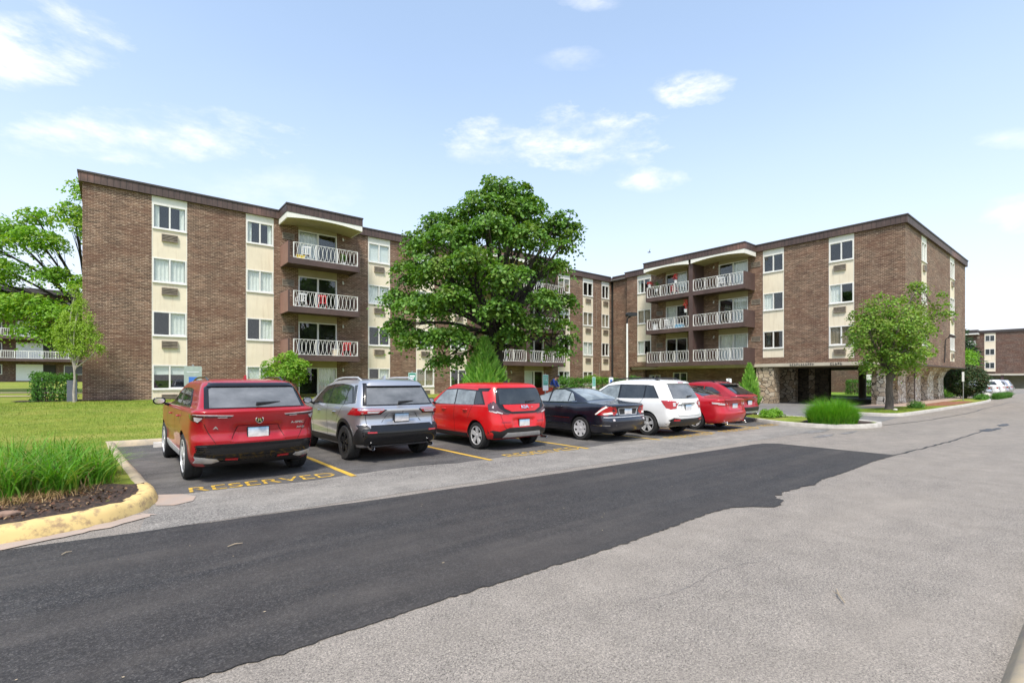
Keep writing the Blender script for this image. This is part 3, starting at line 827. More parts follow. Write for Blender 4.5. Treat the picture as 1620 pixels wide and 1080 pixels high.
wr(11.87, 14.62); bay(RF, 10.46, 11.87, bld, floors=(1, 2, 3), zlow=3.05, dress=['tan', 'half', 'none'], acside=.55); wallbox(W2, RF, 10.46, 11.87, 2.82, 3.046)
wr(8.15, 10.46)
def we(u0, u1, z0=2.66): wallbox(W2, EF, u0, u1, z0, ZB - .004)
we(36.1, 39.92); bay(EF, 39.92, 41.23, bld, floors=(1, 2, 3), zlow=3.05); wallbox(W2, EF, 39.92, 41.23, 2.66, 3.046)
we(41.23, 48.3); bay(EF, 48.3, 49.86, bld, floors=(1, 2, 3), zlow=3.05); wallbox(W2, EF, 48.3, 49.86, 2.66, 3.046); we(49.86, 54.0)
box(W2, 53.75, 54.0, 8.15, 47.6, 2.82, ZB - .004)
obj('brick_wall', W2, M['brick'], bld)
# ---- ground floor under the right wing
W3 = bmesh.new()
def gw(y0, y1, z0=0, z1=2.56): box(W3, 37.6, 37.85, y0, y1, z0, z1)
gw(26.7, 28.0); gw(25.55, 26.7, 0, .9); gw(25.55, 26.7, 2.1); gw(24.3, 25.55)
gw(22.9, 24.3, 2.35); gw(16.4, 22.9)
obj('brick_wall', W3, M['brick'], bld)
GF = Fr('y', 37.6, -1)
window(GF, 25.55, 26.7, .9, 2.1, bld, 'part'); 
slider(GF, 22.95, 24.28, .05, 2.3, bld, 'none')
st = bmesh.new()
box(st, 36.2, 37.2, 15.35, 16.55, 0, 2.55)                   # stone wall beside the entrance
obj('stone_wall', st, M['flagstone'], bld)
st = bmesh.new(); box(st, 39.5, 40.0, 15.2, 17.2, 0, 2.55); obj('stone_wall', st, M['flagstone'], bld)
st = bmesh.new(); box(st, 42.0, 42.5, 13.8, 17.2, 0, 2.55); obj('stone_wall', st, M['flagstone_shade'], bld)
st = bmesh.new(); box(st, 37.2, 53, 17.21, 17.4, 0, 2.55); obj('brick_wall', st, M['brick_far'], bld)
st = bmesh.new(); box(st, 41.9, 42.6, 14.75, 15.15, .001, 2.549); obj('stone_pier', st, M['flagstone'], bld)
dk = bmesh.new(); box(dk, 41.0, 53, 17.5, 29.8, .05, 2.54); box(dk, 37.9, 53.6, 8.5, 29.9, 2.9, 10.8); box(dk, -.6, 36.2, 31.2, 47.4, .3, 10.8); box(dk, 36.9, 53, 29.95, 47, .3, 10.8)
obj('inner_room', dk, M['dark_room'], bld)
bs = bmesh.new()
RF.box(bs, 8.1, 20.9, -.25, .06, 2.60, 2.815); box(bs, 36.37, 53.7, 8.17, 28, 2.66, 2.81)
obj('edge_beam', bs, M['beam'], bld)
bs = bmesh.new(); EF.box(bs, 36.37, 54.05, -.25, .03, 2.58, 2.656); obj('edge_beam', bs, M['brown_paint'], bld)
sf = bmesh.new(); box(sf, 36.36, 53.6, 8.16, 27.7, 2.57, 2.655); obj('soffit', sf, M['beige_dark'], bld)
def lettering(y0, n, h, seed):
    """small dark raised letters, too small in the photo to be read: strokes only"""
    r2 = random.Random(seed); bm = bmesh.new(); y = y0
    for k in range(n):
        if r2.random() < .15: y -= .12; continue
        w = h * .6; z0 = 2.71 - h / 2; x0, x1 = 36.018, 36.032
        box(bm, x0, x1, y - .03, y, z0, z0 + h)
        for zz in r2.sample((z0 + .003, z0 + h * .43, z0 + h - .028), r2.choice((1, 2, 2))): box(bm, x0 + .002, x1 - .002, y - w, y - .033, zz, zz + .025)
        y -= w + .05
    obj('address_lettering', bm, M['fascia_cap'], bld)
lettering(14.2, 12, .15, 3); lettering(11.75, 5, .15, 8)
col = bmesh.new(); lathe(col, [(.3, .0), (.3, 2.56)], 'z', (52.6, 14.6, 0), 20); obj('round_column', col, M['beige_dark'], bld, 40)
# stone fins with flared heads below the end wall
fn = bmesh.new(); pn = bmesh.new()
def fin(bm, x0, x1, yb, y0, ytop):
    pts = [(yb, 0), (y0, 0), (y0 + .03, 1.75), (y0 - .03, 2.0), (y0 - .16, 2.33), (ytop, 2.57), (yb, 2.57)]
    A = [bm.verts.new((x0 + .14, p[0], p[1])) if i not in (4, 5) else bm.verts.new((x0 - .05, p[0], p[1])) for i, p in enumerate(pts)]
    Bq = [bm.verts.new((x1 - .14, p[0], p[1])) if i not in (4, 5) else bm.verts.new((x1 + .05, p[0], p[1])) for i, p in enumerate(pts)]
    n = len(pts); fs = [bm.faces.new(A[::-1]), bm.faces.new(Bq)]
    for i in range(n): fs.append(bm.faces.new((A[i], A[(i + 1) % n], Bq[(i + 1) % n], Bq[i])))
    bmesh.ops.recalc_face_normals(bm, faces=fs)
for xc in (38.3, 41.4, 45.4, 49.4, 53.0):
    f = bmesh.new(); fin(f, xc - 1.15, xc + 1.0, 9.6, 9.2, 8.8); obj('stone_pier', f, M['palestone'], bld)
box(pn, 37.4, 53.9, 9.6, 9.9, 0, 2.565)
prism(pn, [(9.598, 1.85), (9.598, 2.566), (8.86, 2.566), (8.95, 2.40), (9.3, 2.1)], 'x', 37.5, 53.8)
obj('stone_wall', pn, M['flagstone'], bld)
# ---- roof edge
fs_ = bmesh.new()
LF.box(fs_, -1.28, 36.6, -.3, .14, ZB, ZT - .04); box(fs_, -1.28, -1.0, 30.68, 47.7, ZB, ZT - .04)
RC.box(fs_, 28.17, 30.22, -.3, .14, ZB, ZT - .04)
RF.box(fs_, 7.76, 28.165, -.3, .14, ZB, ZT - .04); box(fs_, 36.41, 54.14, 7.76, 8.2, ZB, ZT - .04); box(fs_, 53.7, 54.14, 8.21, 47.7, ZB, ZT - .04)
obj('roof_fascia', fs_, M['fascia'], bld)
cp = bmesh.new()
LF.box(cp, -1.32, 36.5, -.34, .18, ZT - .037, ZT + .04); box(cp, -1.32, -1.0, 30.72, 47.7, ZT - .037, ZT + .04)
RC.box(cp, 28.25, 30.1, -.34, .18, ZT - .037, ZT + .04); RF.box(cp, 7.72, 28.2, -.34, .18, ZT - .037, ZT + .04); box(cp, 36.45, 54.2, 7.72, 8.24, ZT - .037, ZT + .04); box(cp, 53.7, 54.2, 8.25, 47.7, ZT - .037, ZT + .04)
obj('coping', cp, M['fascia_cap'], bld)
rf = bmesh.new(); box(rf, -.95, 36.35, 30.73, 47.7, ZB + .1, ZB + .2); box(rf, 36.45, 53.65, 8.3, 47.7, ZB + .1, ZB + .2); obj('roof', rf, M['roofing'], bld)
ch = bmesh.new(); box(ch, 35.3, 36.1, 33.0, 34.2, ZB + .2, 12.0); box(ch, 36.1, 37.0, 33.2, 34.0, ZB + .2, 11.8)
obj('chimney', ch, simple('orange_clay', (.50, .20, .09), .8, var=.15, vs=4), bld)
# pipes, wall floodlight
pp = bmesh.new(); tube(pp, [(35.0, 30.33, .3), (35.0, 30.33, 3.2)], .035, 6); obj('drain_pipe', pp, M['vent'], bld)
pp = bmesh.new(); tube(pp, [(34.6, 30.34, 5.4), (34.6, 30.34, 9.9)], .02, 6); obj('drain_pipe', pp, M['vent'], bld)
fl = bmesh.new(); tube(fl, [(46.2, 7.86, 2.9), (46.2, 7.80, 4.55), (46.2, 7.6, 4.72)], .035, 6); 
prism(fl, [(7.62, 4.72), (7.3, 4.62), (7.26, 4.78), (7.55, 4.92)], 'x', 46.0, 46.5); obj('flood_lamp', fl, M['fascia_cap'], bld)

# ---------------------------------------------------------------- far blocks
def far_left():
    b = thing('apartment_block', 'distant low brick apartment block with long white-railed balconies behind the leafy tree', 'building', (0, 0, 0))
    F = Fr('x', 88., -1); z0 = 1.45
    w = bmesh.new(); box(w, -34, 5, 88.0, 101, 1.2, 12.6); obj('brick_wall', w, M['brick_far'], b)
    f = bmesh.new(); F.box(f, -34.3, 5.3, -13, 1.9, 12.6, 13.2); obj('roof', f, M['fascia_cap'], b)
    for k in range(4):
        zf = z0 + .1 + 2.75 * k
        if k:
            s = bmesh.new(); F.box(s, -34, 4.6, .01, 1.7, zf - .3, zf); bo = obj('balcony', s, M['brown_paint'], b)
            for i in range(5):
                r = bmesh.new(); u0 = -34 + i * 7.72; u1 = u0 + 7.3
                F.box(r, u0, u1, 1.62, 1.68, zf + .95, zf + 1.02); F.box(r, u0, u1, 1.62, 1.68, zf + .08, zf + .13)
                for j in range(48):
                    u = u0 + (u1 - u0) * j / 47; t = .045 if j % 8 == 0 else .018; F.box(r, u - t, u + t, 1.63, 1.67, zf + .13, zf + .95)
                obj('railing', r, M['white_iron'], bo)
        for i in range(5):
            u = -32.6 + i * 7.72
            q = bmesh.new(); F.box(q, u - .2, u + 2.3, .02, .05, zf, zf + 2.1); obj('stucco_panel', q, M['blind'], b)
            q = bmesh.new(); F.box(q, u + 2.3, u + 3.5, .02, .06, zf, zf + 2.05); obj('doorway', q, M['dark_room'], b)
            q = bmesh.new(); F.box(q, u + 4.3, u + 6.3, .02, .06, zf + .8, zf + 2.05); wv = obj('window', q, M['frame'], b)
            q = bmesh.new(); F.box(q, u + 4.38, u + 5.26, .065, .07, zf + .87, zf + 1.98); F.box(q, u + 5.34, u + 6.22, .065, .07, zf + .87, zf + 1.98); obj('pane', q, M['win_dark'], wv)
M['win_dark'] = simple('dark_far_glass', (.05, .058, .06), .08, var=.3, vs=.7)
far_left()
def far_right():
    b = thing('apartment_block', 'distant dark brick apartment block beyond the spruce and far parked cars', 'building', (0, 0, 0))
    F = Fr('y', 135., -1)
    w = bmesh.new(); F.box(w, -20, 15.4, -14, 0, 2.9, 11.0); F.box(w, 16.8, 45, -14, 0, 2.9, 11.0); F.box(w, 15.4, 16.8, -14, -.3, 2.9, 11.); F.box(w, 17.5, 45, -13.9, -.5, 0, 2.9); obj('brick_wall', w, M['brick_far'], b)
    f = bmesh.new(); F.box(f, -20.2, 45.2, -14.2, .2, 11.0, 11.5); F.box(f, 17.6, 30, .2, 2.0, 11.0, 11.6); obj('roof', f, M['fascia_cap'], b)
    g = bmesh.new(); F.box(g, 17.6, 30, .2, 1.95, 10.7, 10.95); obj('valance', g, M['valance'], b)
    g = bmesh.new(); F.box(g, -20, 17.4, -.25, .05, 2.6, 2.89); obj('edge_beam', g, M['beam'], b)
    g = bmesh.new(); F.box(g, -20, 17.45, -6, -5.5, 0, 2.6); obj('garage_wall', g, M['beam'], b)
    for u in (5, 10, 14.2):
        g = bmesh.new(); F.box(g, u, u + .4, -.6, -.2, 0, 2.6); obj('post', g, M['brown_paint'], b)
    for uc in (-12., -4., 4., 16.1):
        if uc == 16.1: u0, u1 = 15.4, 16.8
        else: u0, u1 = uc - .8, uc + .8
        p = bmesh.new(); F.box(p, u0 - .1, u1 + .1, .0, .03, 3.3, 10.9); obj('stucco_panel', p, M['cream'], b)
        for k in (1, 2, 3):
            z = WT + FL * k
            p = bmesh.new(); F.box(p, u0 + .0, u1 - .0, .03, .07, z - 1.2, z); wv = obj('window', p, M['frame'], b)
            um = (u0 + u1) / 2; p = bmesh.new(); F.box(p, u0 + .08, um - .05, .072, .08, z - 1.12, z - .08); F.box(p, um + .05, u1 - .08, .072, .08, z - 1.12, z - .08); obj('pane', p, M['win_dark'], wv)
    for k in (1, 2, 3):
        zf = .35 + FL * k
        s = bmesh.new(); F.box(s, 18, 29.5, .01, 1.7, zf - .3, zf); bo = obj('balcony', s, M['brown_paint'], b)
        r = bmesh.new(); F.box(r, 18, 29.5, 1.62, 1.68, zf + .9, zf + .98); F.box(r, 18, 29.5, 1.62, 1.68, zf + .05, zf + .1)
        for j in range(70):
            u = 18 + 11.5 * j / 69; F.box(r, u - .03, u + .03, 1.63, 1.67, zf + .1, zf + .9)
        obj('railing', r, M['white_iron'], bo)
        g = bmesh.new(); F.box(g, 20.5, 22.8, .01, .05, zf, zf + 2.05); dv = obj('sliding_door', g, M['frame'], b); g = bmesh.new(); F.box(g, 20.6, 22.7, .055, .06, zf + .1, zf + 1.95); obj('pane', g, M['win_dark'], dv)
        g = bmesh.new(); F.box(g, 17.6, 18.0, .01, .05, zf + 1.5, zf + 1.9); obj('air_conditioner_grille', g, M['vent'], b)
far_right()
def rear_wing():
    b = thing('rear_building', 'brown brick building glimpsed through the covered entrance behind the clipped hedge', 'building')
    w = bmesh.new(); box(w, 70, 82, 14, 44, 0, 11); obj('brick_wall', w, M['brick_far'], b)
    for y in (18, 24, 30, 36):
        g = bmesh.new(); box(g, 69.93, 69.998, y, y + 1.6, .9, 2.3); obj('window', g, M['frame'], b)
    f = bmesh.new(); box(f, 69.8, 82.2, 13.8, 44.2, 11.0, 11.4); obj('roof', f, M['fascia_cap'], b)
rear_wing()
# ---------------------------------------------------------------- cars
def paint(name, col, metal=.0, rough=.3, coat=1.):
    a = N(name); c = a.coord()
    dirt = a.noise(c, 2.5, 5, .6)
    base = a.mix(a.ramp(dirt, [(.45, 0), (.8, .10)]), col, (.25, .23, .21))
    return a.done(a.pbsdf(base, rough, metal, None, Coat_Weight=coat, Coat_Roughness=.035))
M['tyre'] = simple('tyre_rubber', (.018, .018, .018), .8, var=.3, vs=12, bump=.3, bs=60)
M['plastic'] = simple('black_plastic', (.016, .016, .017), .45, var=.2)
M['gloss_black'] = simple('gloss_black_trim', (.008, .008, .009), .12)
M['well'] = simple('wheel_well', (.006, .006, .006), .95)
M['alloy'] = simple('silver_alloy', (.62, .62, .62), .35, .35)
M['alloy_dark'] = simple('dark_alloy', (.03, .03, .032), .25, .6)
M['hub_silver'] = simple('silver_hubcap', (.62, .62, .62), .4, .3)
M['chrome'] = simple('chrome', (.75, .75, .76), .12, 1., var=.02)
M['silver_trim'] = simple('silver_skid_trim', (.60, .60, .60), .4, .4)
M['lens_red'] = simple('red_tail_lens', (.36, .008, .012), .08, var=.1, Coat_Weight=.6)
M['lens_clear'] = simple('clear_lens', (.55, .50, .50), .08, var=.15, vs=18, Coat_Weight=.6)
M['lens_smoke'] = simple('smoked_lens', (.06, .012, .014), .06, Coat_Weight=1.)
M['car_glass'] = None
def car_glass():
    a = N('car_glass'); c = a.coord()
    n = a.noise(c, 1.7, 4, .6)
    return a.done(a.pbsdf(a.ramp(n, [(.35, (.010, .012, .013)), (.7, (.035, .04, .042))]), .03, 0, None, IOR=1.75))
M['car_glass'] = car_glass()
def light_glass():  # opaque; brightness seen through the panes is put into the base colour
    a = N('clear_car_glass'); c = a.coord()
    n = a.noise(a.scale(c, (1, 1, 1.6)), 2.6, 5, .6)
    return a.done(a.pbsdf(a.ramp(n, [(.35, (.13, .15, .155)), (.7, (.30, .34, .35))]), .03, 0, None, IOR=1.7))
M['car_glass_light'] = light_glass()
def mid_glass():  # sky reflection on the rear panes put into the base colour as pale grey
    a = N('tinted_rear_glass'); c = a.coord(); n = a.noise(a.scale(c, (1, 1, 2)), 2.0, 5, .6)
    return a.done(a.pbsdf(a.ramp(n, [(.3, (.085, .088, .09)), (.7, (.18, .185, .19))]), .03, 0, None, IOR=1.75))
M['car_glass_mid'] = mid_glass()
def plate_mat():
    a = N('blurred_plate'); c = a.coord('Generated')
    sep = a.n('SeparateXYZ'); a.l(c, sep.inputs[0])
    col = a.ramp(sep.outputs[2], [(.2, (.66, .62, .60)), (.55, (.70, .70, .72)), (.95, (.30, .48, .66))])
    n = a.noise(c, 3, 2)
    return a.done(a.pbsdf(a.mix(1, col, a.ramp(n, [(.3, .75), (.7, 1.1)]), 'MULTIPLY'), .35))
M['plate'] = plate_mat()
M['seam'] = simple('panel_gap', (.006, .006, .006), .8)

def slice_pts(z, yr, yf, W, r, bow, L, axles, flare, dents=()):
    ym = L / 2
    def wx(y):
        e = (y - ym) / (L / 2)
        w = W * (1 - .05 * max(0, e) ** 2 - .035 * max(0, -e) ** 3)
        if z < 1.0:
            for ya in axles: w += flare * math.exp(-((y - ya) / .36) ** 2) * min(1, max(0, (1.0 - z) / .25)) * min(1, max(0, (z - .25) / .2))
        return w
    r = min(r, W * .8, (yf - yr) * .45)
    half = []
    for k in range(17):
        t = k / 16; x = t * (W - r); half.append((x, yr + bow * (x / W) ** 2))
    yb = yr + bow * ((W - r) / W) ** 2
    for k in range(1, 9):
        a = PI / 2 * k / 8; half.append((W - r + r * math.sin(a), yb + r * (1 - math.cos(a))))
    y0 = yb + r; fb = bow * .9; yfb = yf - fb * ((W - r) / W) ** 2; y1 = yfb - r
    for k in range(1, 30):
        t = k / 30; half.append((W, y0 + (y1 - y0) * t))
    for k in range(0, 9):
        a = PI / 2 * (1 - k / 8); half.append((W - r + r * math.sin(a), y1 + r * math.cos(a) * 1.0))
    for k in range(1, 9):
        t = 1 - k / 8; x = t * (W - r); half.append((x, yf - fb * (x / W) ** 2))
    def sm(v): v = max(0., min(1., v)); return v * v * (3 - 2 * v)
    out = []
    wst = 1 - .022 * math.exp(-((z - .60) / .13) ** 2) if 1 else 1
    for x, y in half:
        for (dx, z0, z1, dep) in dents:
            if y < .45 and z0 - .05 < z < z1 + .05:
                y += dep * sm((dx - abs(x)) / .09 + .5) * sm((z - z0) / .06 + .5) * sm((z1 - z) / .06 + .5)
        k = wst if .9 < y < L - .9 else 1
        if .5 < y <= .9: k = 1 - (1 - wst) * (y - .5) / .4
        elif L - .9 <= y < L - .5: k = 1 - (1 - wst) * (L - .5 - y) / .4
        out.append((x * wx(y) / W * k, y))
    half = out
    return half

class Car:
    def __init__(s, spec, pm, label, loc, rot=0, group='cars parked in the reserved row', name='parked_car'):
        s.sp = spec; s.pm = pm; s.zm = spec.get('zm')
        if s.zm: spec['keys'] = [(s.zf(k[0]),) + tuple(k[1:]) for k in spec['keys']]
        s.root = thing(name, label, 'car', (loc[0], loc[1], .012), rot, group)
        s.build_body()
    def zf(s, z):
        if not s.zm: return z
        for (a, b), (c, d) in zip(s.zm, s.zm[1:]):
            if z <= c: return b + (d - b) * (z - a) / (c - a)
        return z + s.zm[-1][1] - s.zm[-1][0]
    def build_body(s):
        sp = s.sp; K = sp['keys']; zs = [k[0] for k in K]
        cols = list(zip(*K)); L = sp['L']
        Z = []
        for a, b in zip(K, K[1:]):
            d = max(abs(a[i] - b[i]) for i in range(4)); m = max(1, int(d / .035)); m = min(m, 11)
            for k in range(m): Z.append(a[0] + (b[0] - a[0]) * k / m)
        Z.append(K[-1][0])
        bm = bmesh.new(); rings = []
        for z in Z:
            v = [pchip(zs, cols[i], z) for i in range(1, 5)]
            bow = sp.get('bow', .07) * (1 if z > .3 else .6)
            h = slice_pts(z, v[0], v[1], v[2], v[3], bow, L, sp['axles'], sp.get('flare', .02), sp.get('dents', ()))
            # roof crown: lower at the sides
            ring = [(x, y) for x, y in h] + [(-x, y) for x, y in h[-2:0:-1]]
            rings.append([bm.verts.new((x, y, z)) for x, y in ring])
        n = len(rings[0])
        for a, b in zip(rings, rings[1:]):
            for k in range(n): bm.faces.new((a[k], a[(k + 1) % n], b[(k + 1) % n], b[k]))
        for ring, dz, up in ((rings[-1], .006, True), (rings[0], 0, False)):
            c = sum((v.co for v in ring), Vector()) / n; c.z += dz
            # strips across between the two halves keep the cap smooth
            m = n // 2
            for k in range(m):
                a, b = ring[k], ring[k + 1]; a2, b2 = ring[(-k) % n], ring[(-k - 1) % n]
                vs = [];
                for q in (a, b, b2, a2):
                    if q not in vs: vs.append(q)
                if len(vs) > 2: bm.faces.new(vs)
        bmesh.ops.recalc_face_normals(bm, faces=bm.faces)
        # wheel wells
        me = bpy.data.meshes.new('body'); bm.to_mesh(me); bm.free()
        o = bpy.data.objects.new('body', me); COL.objects.link(o)
        cm = bmesh.new(); R = sp['R'] + sp.get('gap', .055)
        for ya in sp['axles']:
            for sg in (-1, 1):
                xo = sp['W'] + .2
                prof = [(0.001, sg * (sp['W'] - .34)), (R, sg * (sp['W'] - .34)), (R, sg * xo), (0.001, sg * xo)]
                r_ = lathe(cm, prof, 'x', (0, ya, sp['R']), 40)
        bmesh.ops.remove_doubles(cm, verts=cm.verts, dist=.003)
        bmesh.ops.recalc_face_normals(cm, faces=cm.faces)
        cme = bpy.data.meshes.new('cutter'); cm.to_mesh(cme); cm.free()
        co = bpy.data.objects.new('cutter', cme); COL.objects.link(co)
        md = o.modifiers.new('cut', 'BOOLEAN'); md.object = co; md.operation = 'DIFFERENCE'; md.solver = 'EXACT'
        bpy.context.view_layer.update()
        dg = bpy.context.evaluated_depsgraph_get()
        me2 = bpy.data.meshes.new_from_object(o.evaluated_get(dg))
        bpy.data.objects.remove(o); bpy.data.objects.remove(co); bpy.data.meshes.remove(me); bpy.data.meshes.remove(cme)
        me2.name = 'body'; me2.materials.clear(); me2.materials.append(s.pm); me2.materials.append(M['well'])
        for p in me2.polygons:
            c = p.center; p.material_index = 0
            for ya in sp['axles']:
                if math.hypot(c.y - ya, c.z - sp['R']) < R + .004 and abs(c.x) < sp['W'] + .1 and abs(p.normal.x) < .95 - 0 and math.hypot(c.y - ya, c.z - sp['R']) < R * 1.003: p.material_index = 1
                if abs(abs(c.x) - (sp['W'] - .34)) < .003 and math.hypot(c.y - ya, c.z - sp['R']) < R: p.material_index = 1
            if c.z < sp['keys'][0][0] + .01: p.material_index = 1
        me2.shade_smooth(); me2.set_sharp_from_angle(angle=math.radians(sp.get('sharp', 38)))
        s.body = bpy.data.objects.new('body', me2); COL.objects.link(s.body); s.body.parent = s.root
        b2 = bmesh.new(); b2.from_mesh(me2); s.bvh = BVHTree.FromBMesh(b2); b2.free()
        # underbody block so light does not show through
        for ya in sp['axles']:
            for sg in (-1, 1): s.wheel(ya, sg)
    def wheel(s, ya, sg):
        sp = s.sp; R = sp['R']; tw = sp.get('tw', .225); xo = sp['W'] - .015 + sp.get('stance', 0)
        bm = bmesh.new(); ri = R * sp.get('rim', .69); h = tw / 2
        prof = [(ri * .96, -h + .03), (ri, -h + .005), (R * .93, -h), (R * .985, -h + .02), (R, -h + .05), (R, -.02), (R - .008, -.012), (R - .008, .012), (R, .02), (R, h - .05), (R * .985, h - .02), (R * .93, h), (ri, h - .005), (ri * .96, h - .03)]
        lathe(bm, prof, 'x', (0, 0, 0), 40)
        w = obj('wheel', bm, M['tyre'], s.root, 40); w.location = (sg * (xo - h), ya, R)
        w.rotation_euler = (.3 * ya, 0, 0 if sg > 0 else PI)
        b = bmesh.new(); ns = sp.get('spokes', 5); pair = sp.get('pair', True)
        lathe(b, [(ri * .97, -h + .02), (ri * .97, h - .012), (ri * .93, h - .004), (ri * .90, h - .02), (ri * .89, -.03), (.02, -.04)], 'x', (0, 0, 0), 40, 1)
        lathe(b, [(ri * .98, h - .02), (ri * .985, h - .002), (ri * .915, h - .002), (ri * .90, h - .02)], 'x', (0, 0, 0), 40)
        for k in range(ns):
            for off in ((-.16, .16) if pair else (0,)):
                a0 = 2 * PI * k / ns + off * .35; a1 = 2 * PI * k / ns + off
                w0, w1 = (.030, .022) if pair else (.055, .04)
                vs = []
                for (rr_, aa, hw, xx) in ((ri * .16, a0, w0, h - .022), (ri * .92, a1, w1, h - .010)):
                    dy, dz = math.cos(aa), math.sin(aa)
                    for sgn in (-1, 1):
                        for xo2 in (xx, xx - .03): vs.append(b.verts.new((xo2, dy * rr_ - dz * hw * sgn, dz * rr_ + dy * hw * sgn)))
                A = vs
                for f in ((0, 2, 6, 4), (1, 5, 7, 3), (0, 4, 5, 1), (2, 3, 7, 6)): b.faces.new([A[i] for i in f])
        lathe(b, [(ri * .2, h - .03), (ri * .2, h - .012), (ri * .12, h - .006), (.001, h - .006)], 'x', (0, 0, 0), 16)
        bmesh.ops.recalc_face_normals(b, faces=b.faces)
        obj('rim', b, [sp.get('rim_mat') or M['alloy'], M['well']], w, 30)
    # ---- surface pieces
    def frame(s, view):
        if view == 'left': return Vector((-4, 0, 0)), Vector((0, 1, 0)), Vector((0, 0, 1)), Vector((1, 0, 0))
        if view == 'right': return Vector((4, 0, 0)), Vector((0, 1, 0)), Vector((0, 0, 1)), Vector((-1, 0, 0))
        if view == 'rear': return Vector((0, -4, 0)), Vector((1, 0, 0)), Vector((0, 0, 1)), Vector((0, 1, 0))
        if view == 'front': return Vector((0, 9, 0)), Vector((1, 0, 0)), Vector((0, 0, 1)), Vector((0, -1, 0))
        if view == 'top': return Vector((0, 0, 4)), Vector((1, 0, 0)), Vector((0, 1, 0)), Vector((0, 0, -1))
        if view == 'cl':   # diagonal on the rear left corner
            d = Vector((1, 1, 0)).normalized(); return Vector((-1, .0, 0)) - d * 4, Vector((1, -1, 0)).normalized(), Vector((0, 0, 1)), d
        if view == 'cr':
            d = Vector((-1, 1, 0)).normalized(); return Vector((1, .0, 0)) - d * 4, Vector((1, 1, 0)).normalized(), Vector((0, 0, 1)), d
    def patch(s, name, view, poly, mat, off=.004, step=.05, parent=None, bm=None, thick=.012, mi=0):
        O, A, Bx, D = s.frame(view)
        own = bm is None
        if own: bm = bmesh.new()
        if s.zm and view != 'top': poly = [(p[0], s.zf(p[1])) for p in poly]
        vo, fo = fill2d(poly, step)
        pts = []
        for p in vo:
            hit = s.bvh.ray_cast(O + A * p.x + Bx * p.y, D, 9)
            pts.append(hit[0] - D * off if hit[0] is not None and hit[1].dot(D) < -.05 else None)
        vs = [bm.verts.new(p) if p is not None else None for p in pts]
        fs = []
        for f in fo:
            q = [vs[i] for i in f]
            if None in q: continue
            try: fc = bm.faces.new(q)
            except ValueError: continue
            fc.normal_update()
            if fc.normal.dot(D) > 0: fc.normal_flip()
            fc.material_index = mi; fs.append(fc)
        if thick and fs:
            ed = [e for f in fs for e in f.edges if len(e.link_faces) == 1]
            g = bmesh.ops.extrude_edge_only(bm, edges=list(set(ed)))
            for v in [x for x in g['geom'] if isinstance(x, bmesh.types.BMVert)]: v.co += D * thick
            for f in [x for x in g['geom'] if isinstance(x, bmesh.types.BMFace)]: f.material_index = mi
        for v in [v for v in vs if v is not None and not v.link_faces]: bm.verts.remove(v)
        if own:
            bmesh.ops.recalc_face_normals(bm, faces=bm.faces) if False else None
            return obj(name, bm, mat, parent or s.root, 50)
    def multi(s, name, items, mat, off=.004, parent=None, step=.05):
        bm = bmesh.new()
        for view, poly in items: s.patch(name, view, poly, None, off, step, None, bm)
        return obj(name, bm, mat, parent or s.root, 50)
    def both(s, name, poly, mat, off=.004, step=.05):
        return [s.patch(name, v, poly, mat, off, step) for v in ('left', 'right')]
    def strokes(s, name, lines, w, mat, off=.002):
        """thin lines on the surface; each = (view, pts)"""
        bm = bmesh.new()
        for view, pts in lines:
            O, A, Bx, D = s.frame(view); P = []
            if s.zm: pts = [(p[0], s.zf(p[1])) for p in pts]
            for a, b in zip(pts, pts[1:]):
                m = max(2, int(math.dist(a, b) / .05))
                for k in range(m): t = k / m; P.append(Vector((a[0] + (b[0] - a[0]) * t, a[1] + (b[1] - a[1]) * t)))
            P.append(Vector(pts[-1])); pv = None
            for i, p in enumerate(P):
                t = (P[min(i + 1, len(P) - 1)] - P[max(0, i - 1)]).normalized(); n = Vector((t.y, -t.x)) * w / 2; q = []
                for c in (p - n, p + n):
                    h = s.bvh.ray_cast(O + A * c.x + Bx * c.y, D, 9)
                    q.append(bm.verts.new(h[0] - D * off) if h[0] is not None else None)
                if pv and None not in pv + q: bm.faces.new((pv[0], pv[1], q[1], q[0]))
                pv = q
        for v in [v for v in bm.verts if not v.link_faces]: bm.verts.remove(v)
        return obj(name, bm, mat, s.root)
    def surf(s, view, a, b):
        O, A, Bx, D = s.frame(view); h = s.bvh.ray_cast(O + A * a + Bx * b, D, 9); return h[0] if h[0] is not None else O + A * a + Bx * b + D * 3
    def mirrors(s, y, z, mat):
        z = s.zf(z)
        for sg in (-1, 1):
            p = s.surf('left' if sg < 0 else 'right', y, z); bm = bmesh.new()
            tube(bm, [(p.x - sg * .02, y, z), (p.x + sg * .07, y - .02, z + .03)], [.03, .025], 8)
            res = bmesh.ops.create_icosphere(bm, subdivisions=3, radius=1)
            for v in res['verts']:
                c = v.co.copy(); v.co = Vector((p.x + sg * (.16 + .11 * c.x * sg), y - .0 + (.07 * c.y if c.y > 0 else .05 * max(c.y, -.55)), z + .085 + .075 * max(-.8, min(.8, c.z)) * 1.15))
            mo = obj('wing_mirror', bm, mat, s.root, 50)
            g = bmesh.new(); pts = [(p.x + sg * .16 + .085 * math.cos(t) , y - .034, z + .085 + .055 * math.sin(t)) for t in [2 * PI * k / 14 for k in range(14)]]
            g.faces.new([g.verts.new(q) for q in (pts if sg else pts)]); obj('mirror_glass', g, M['chrome'], mo)
    def dlo(s, poly):
        return s.both('window_band', poly, M['gloss_black'], .006, .06)
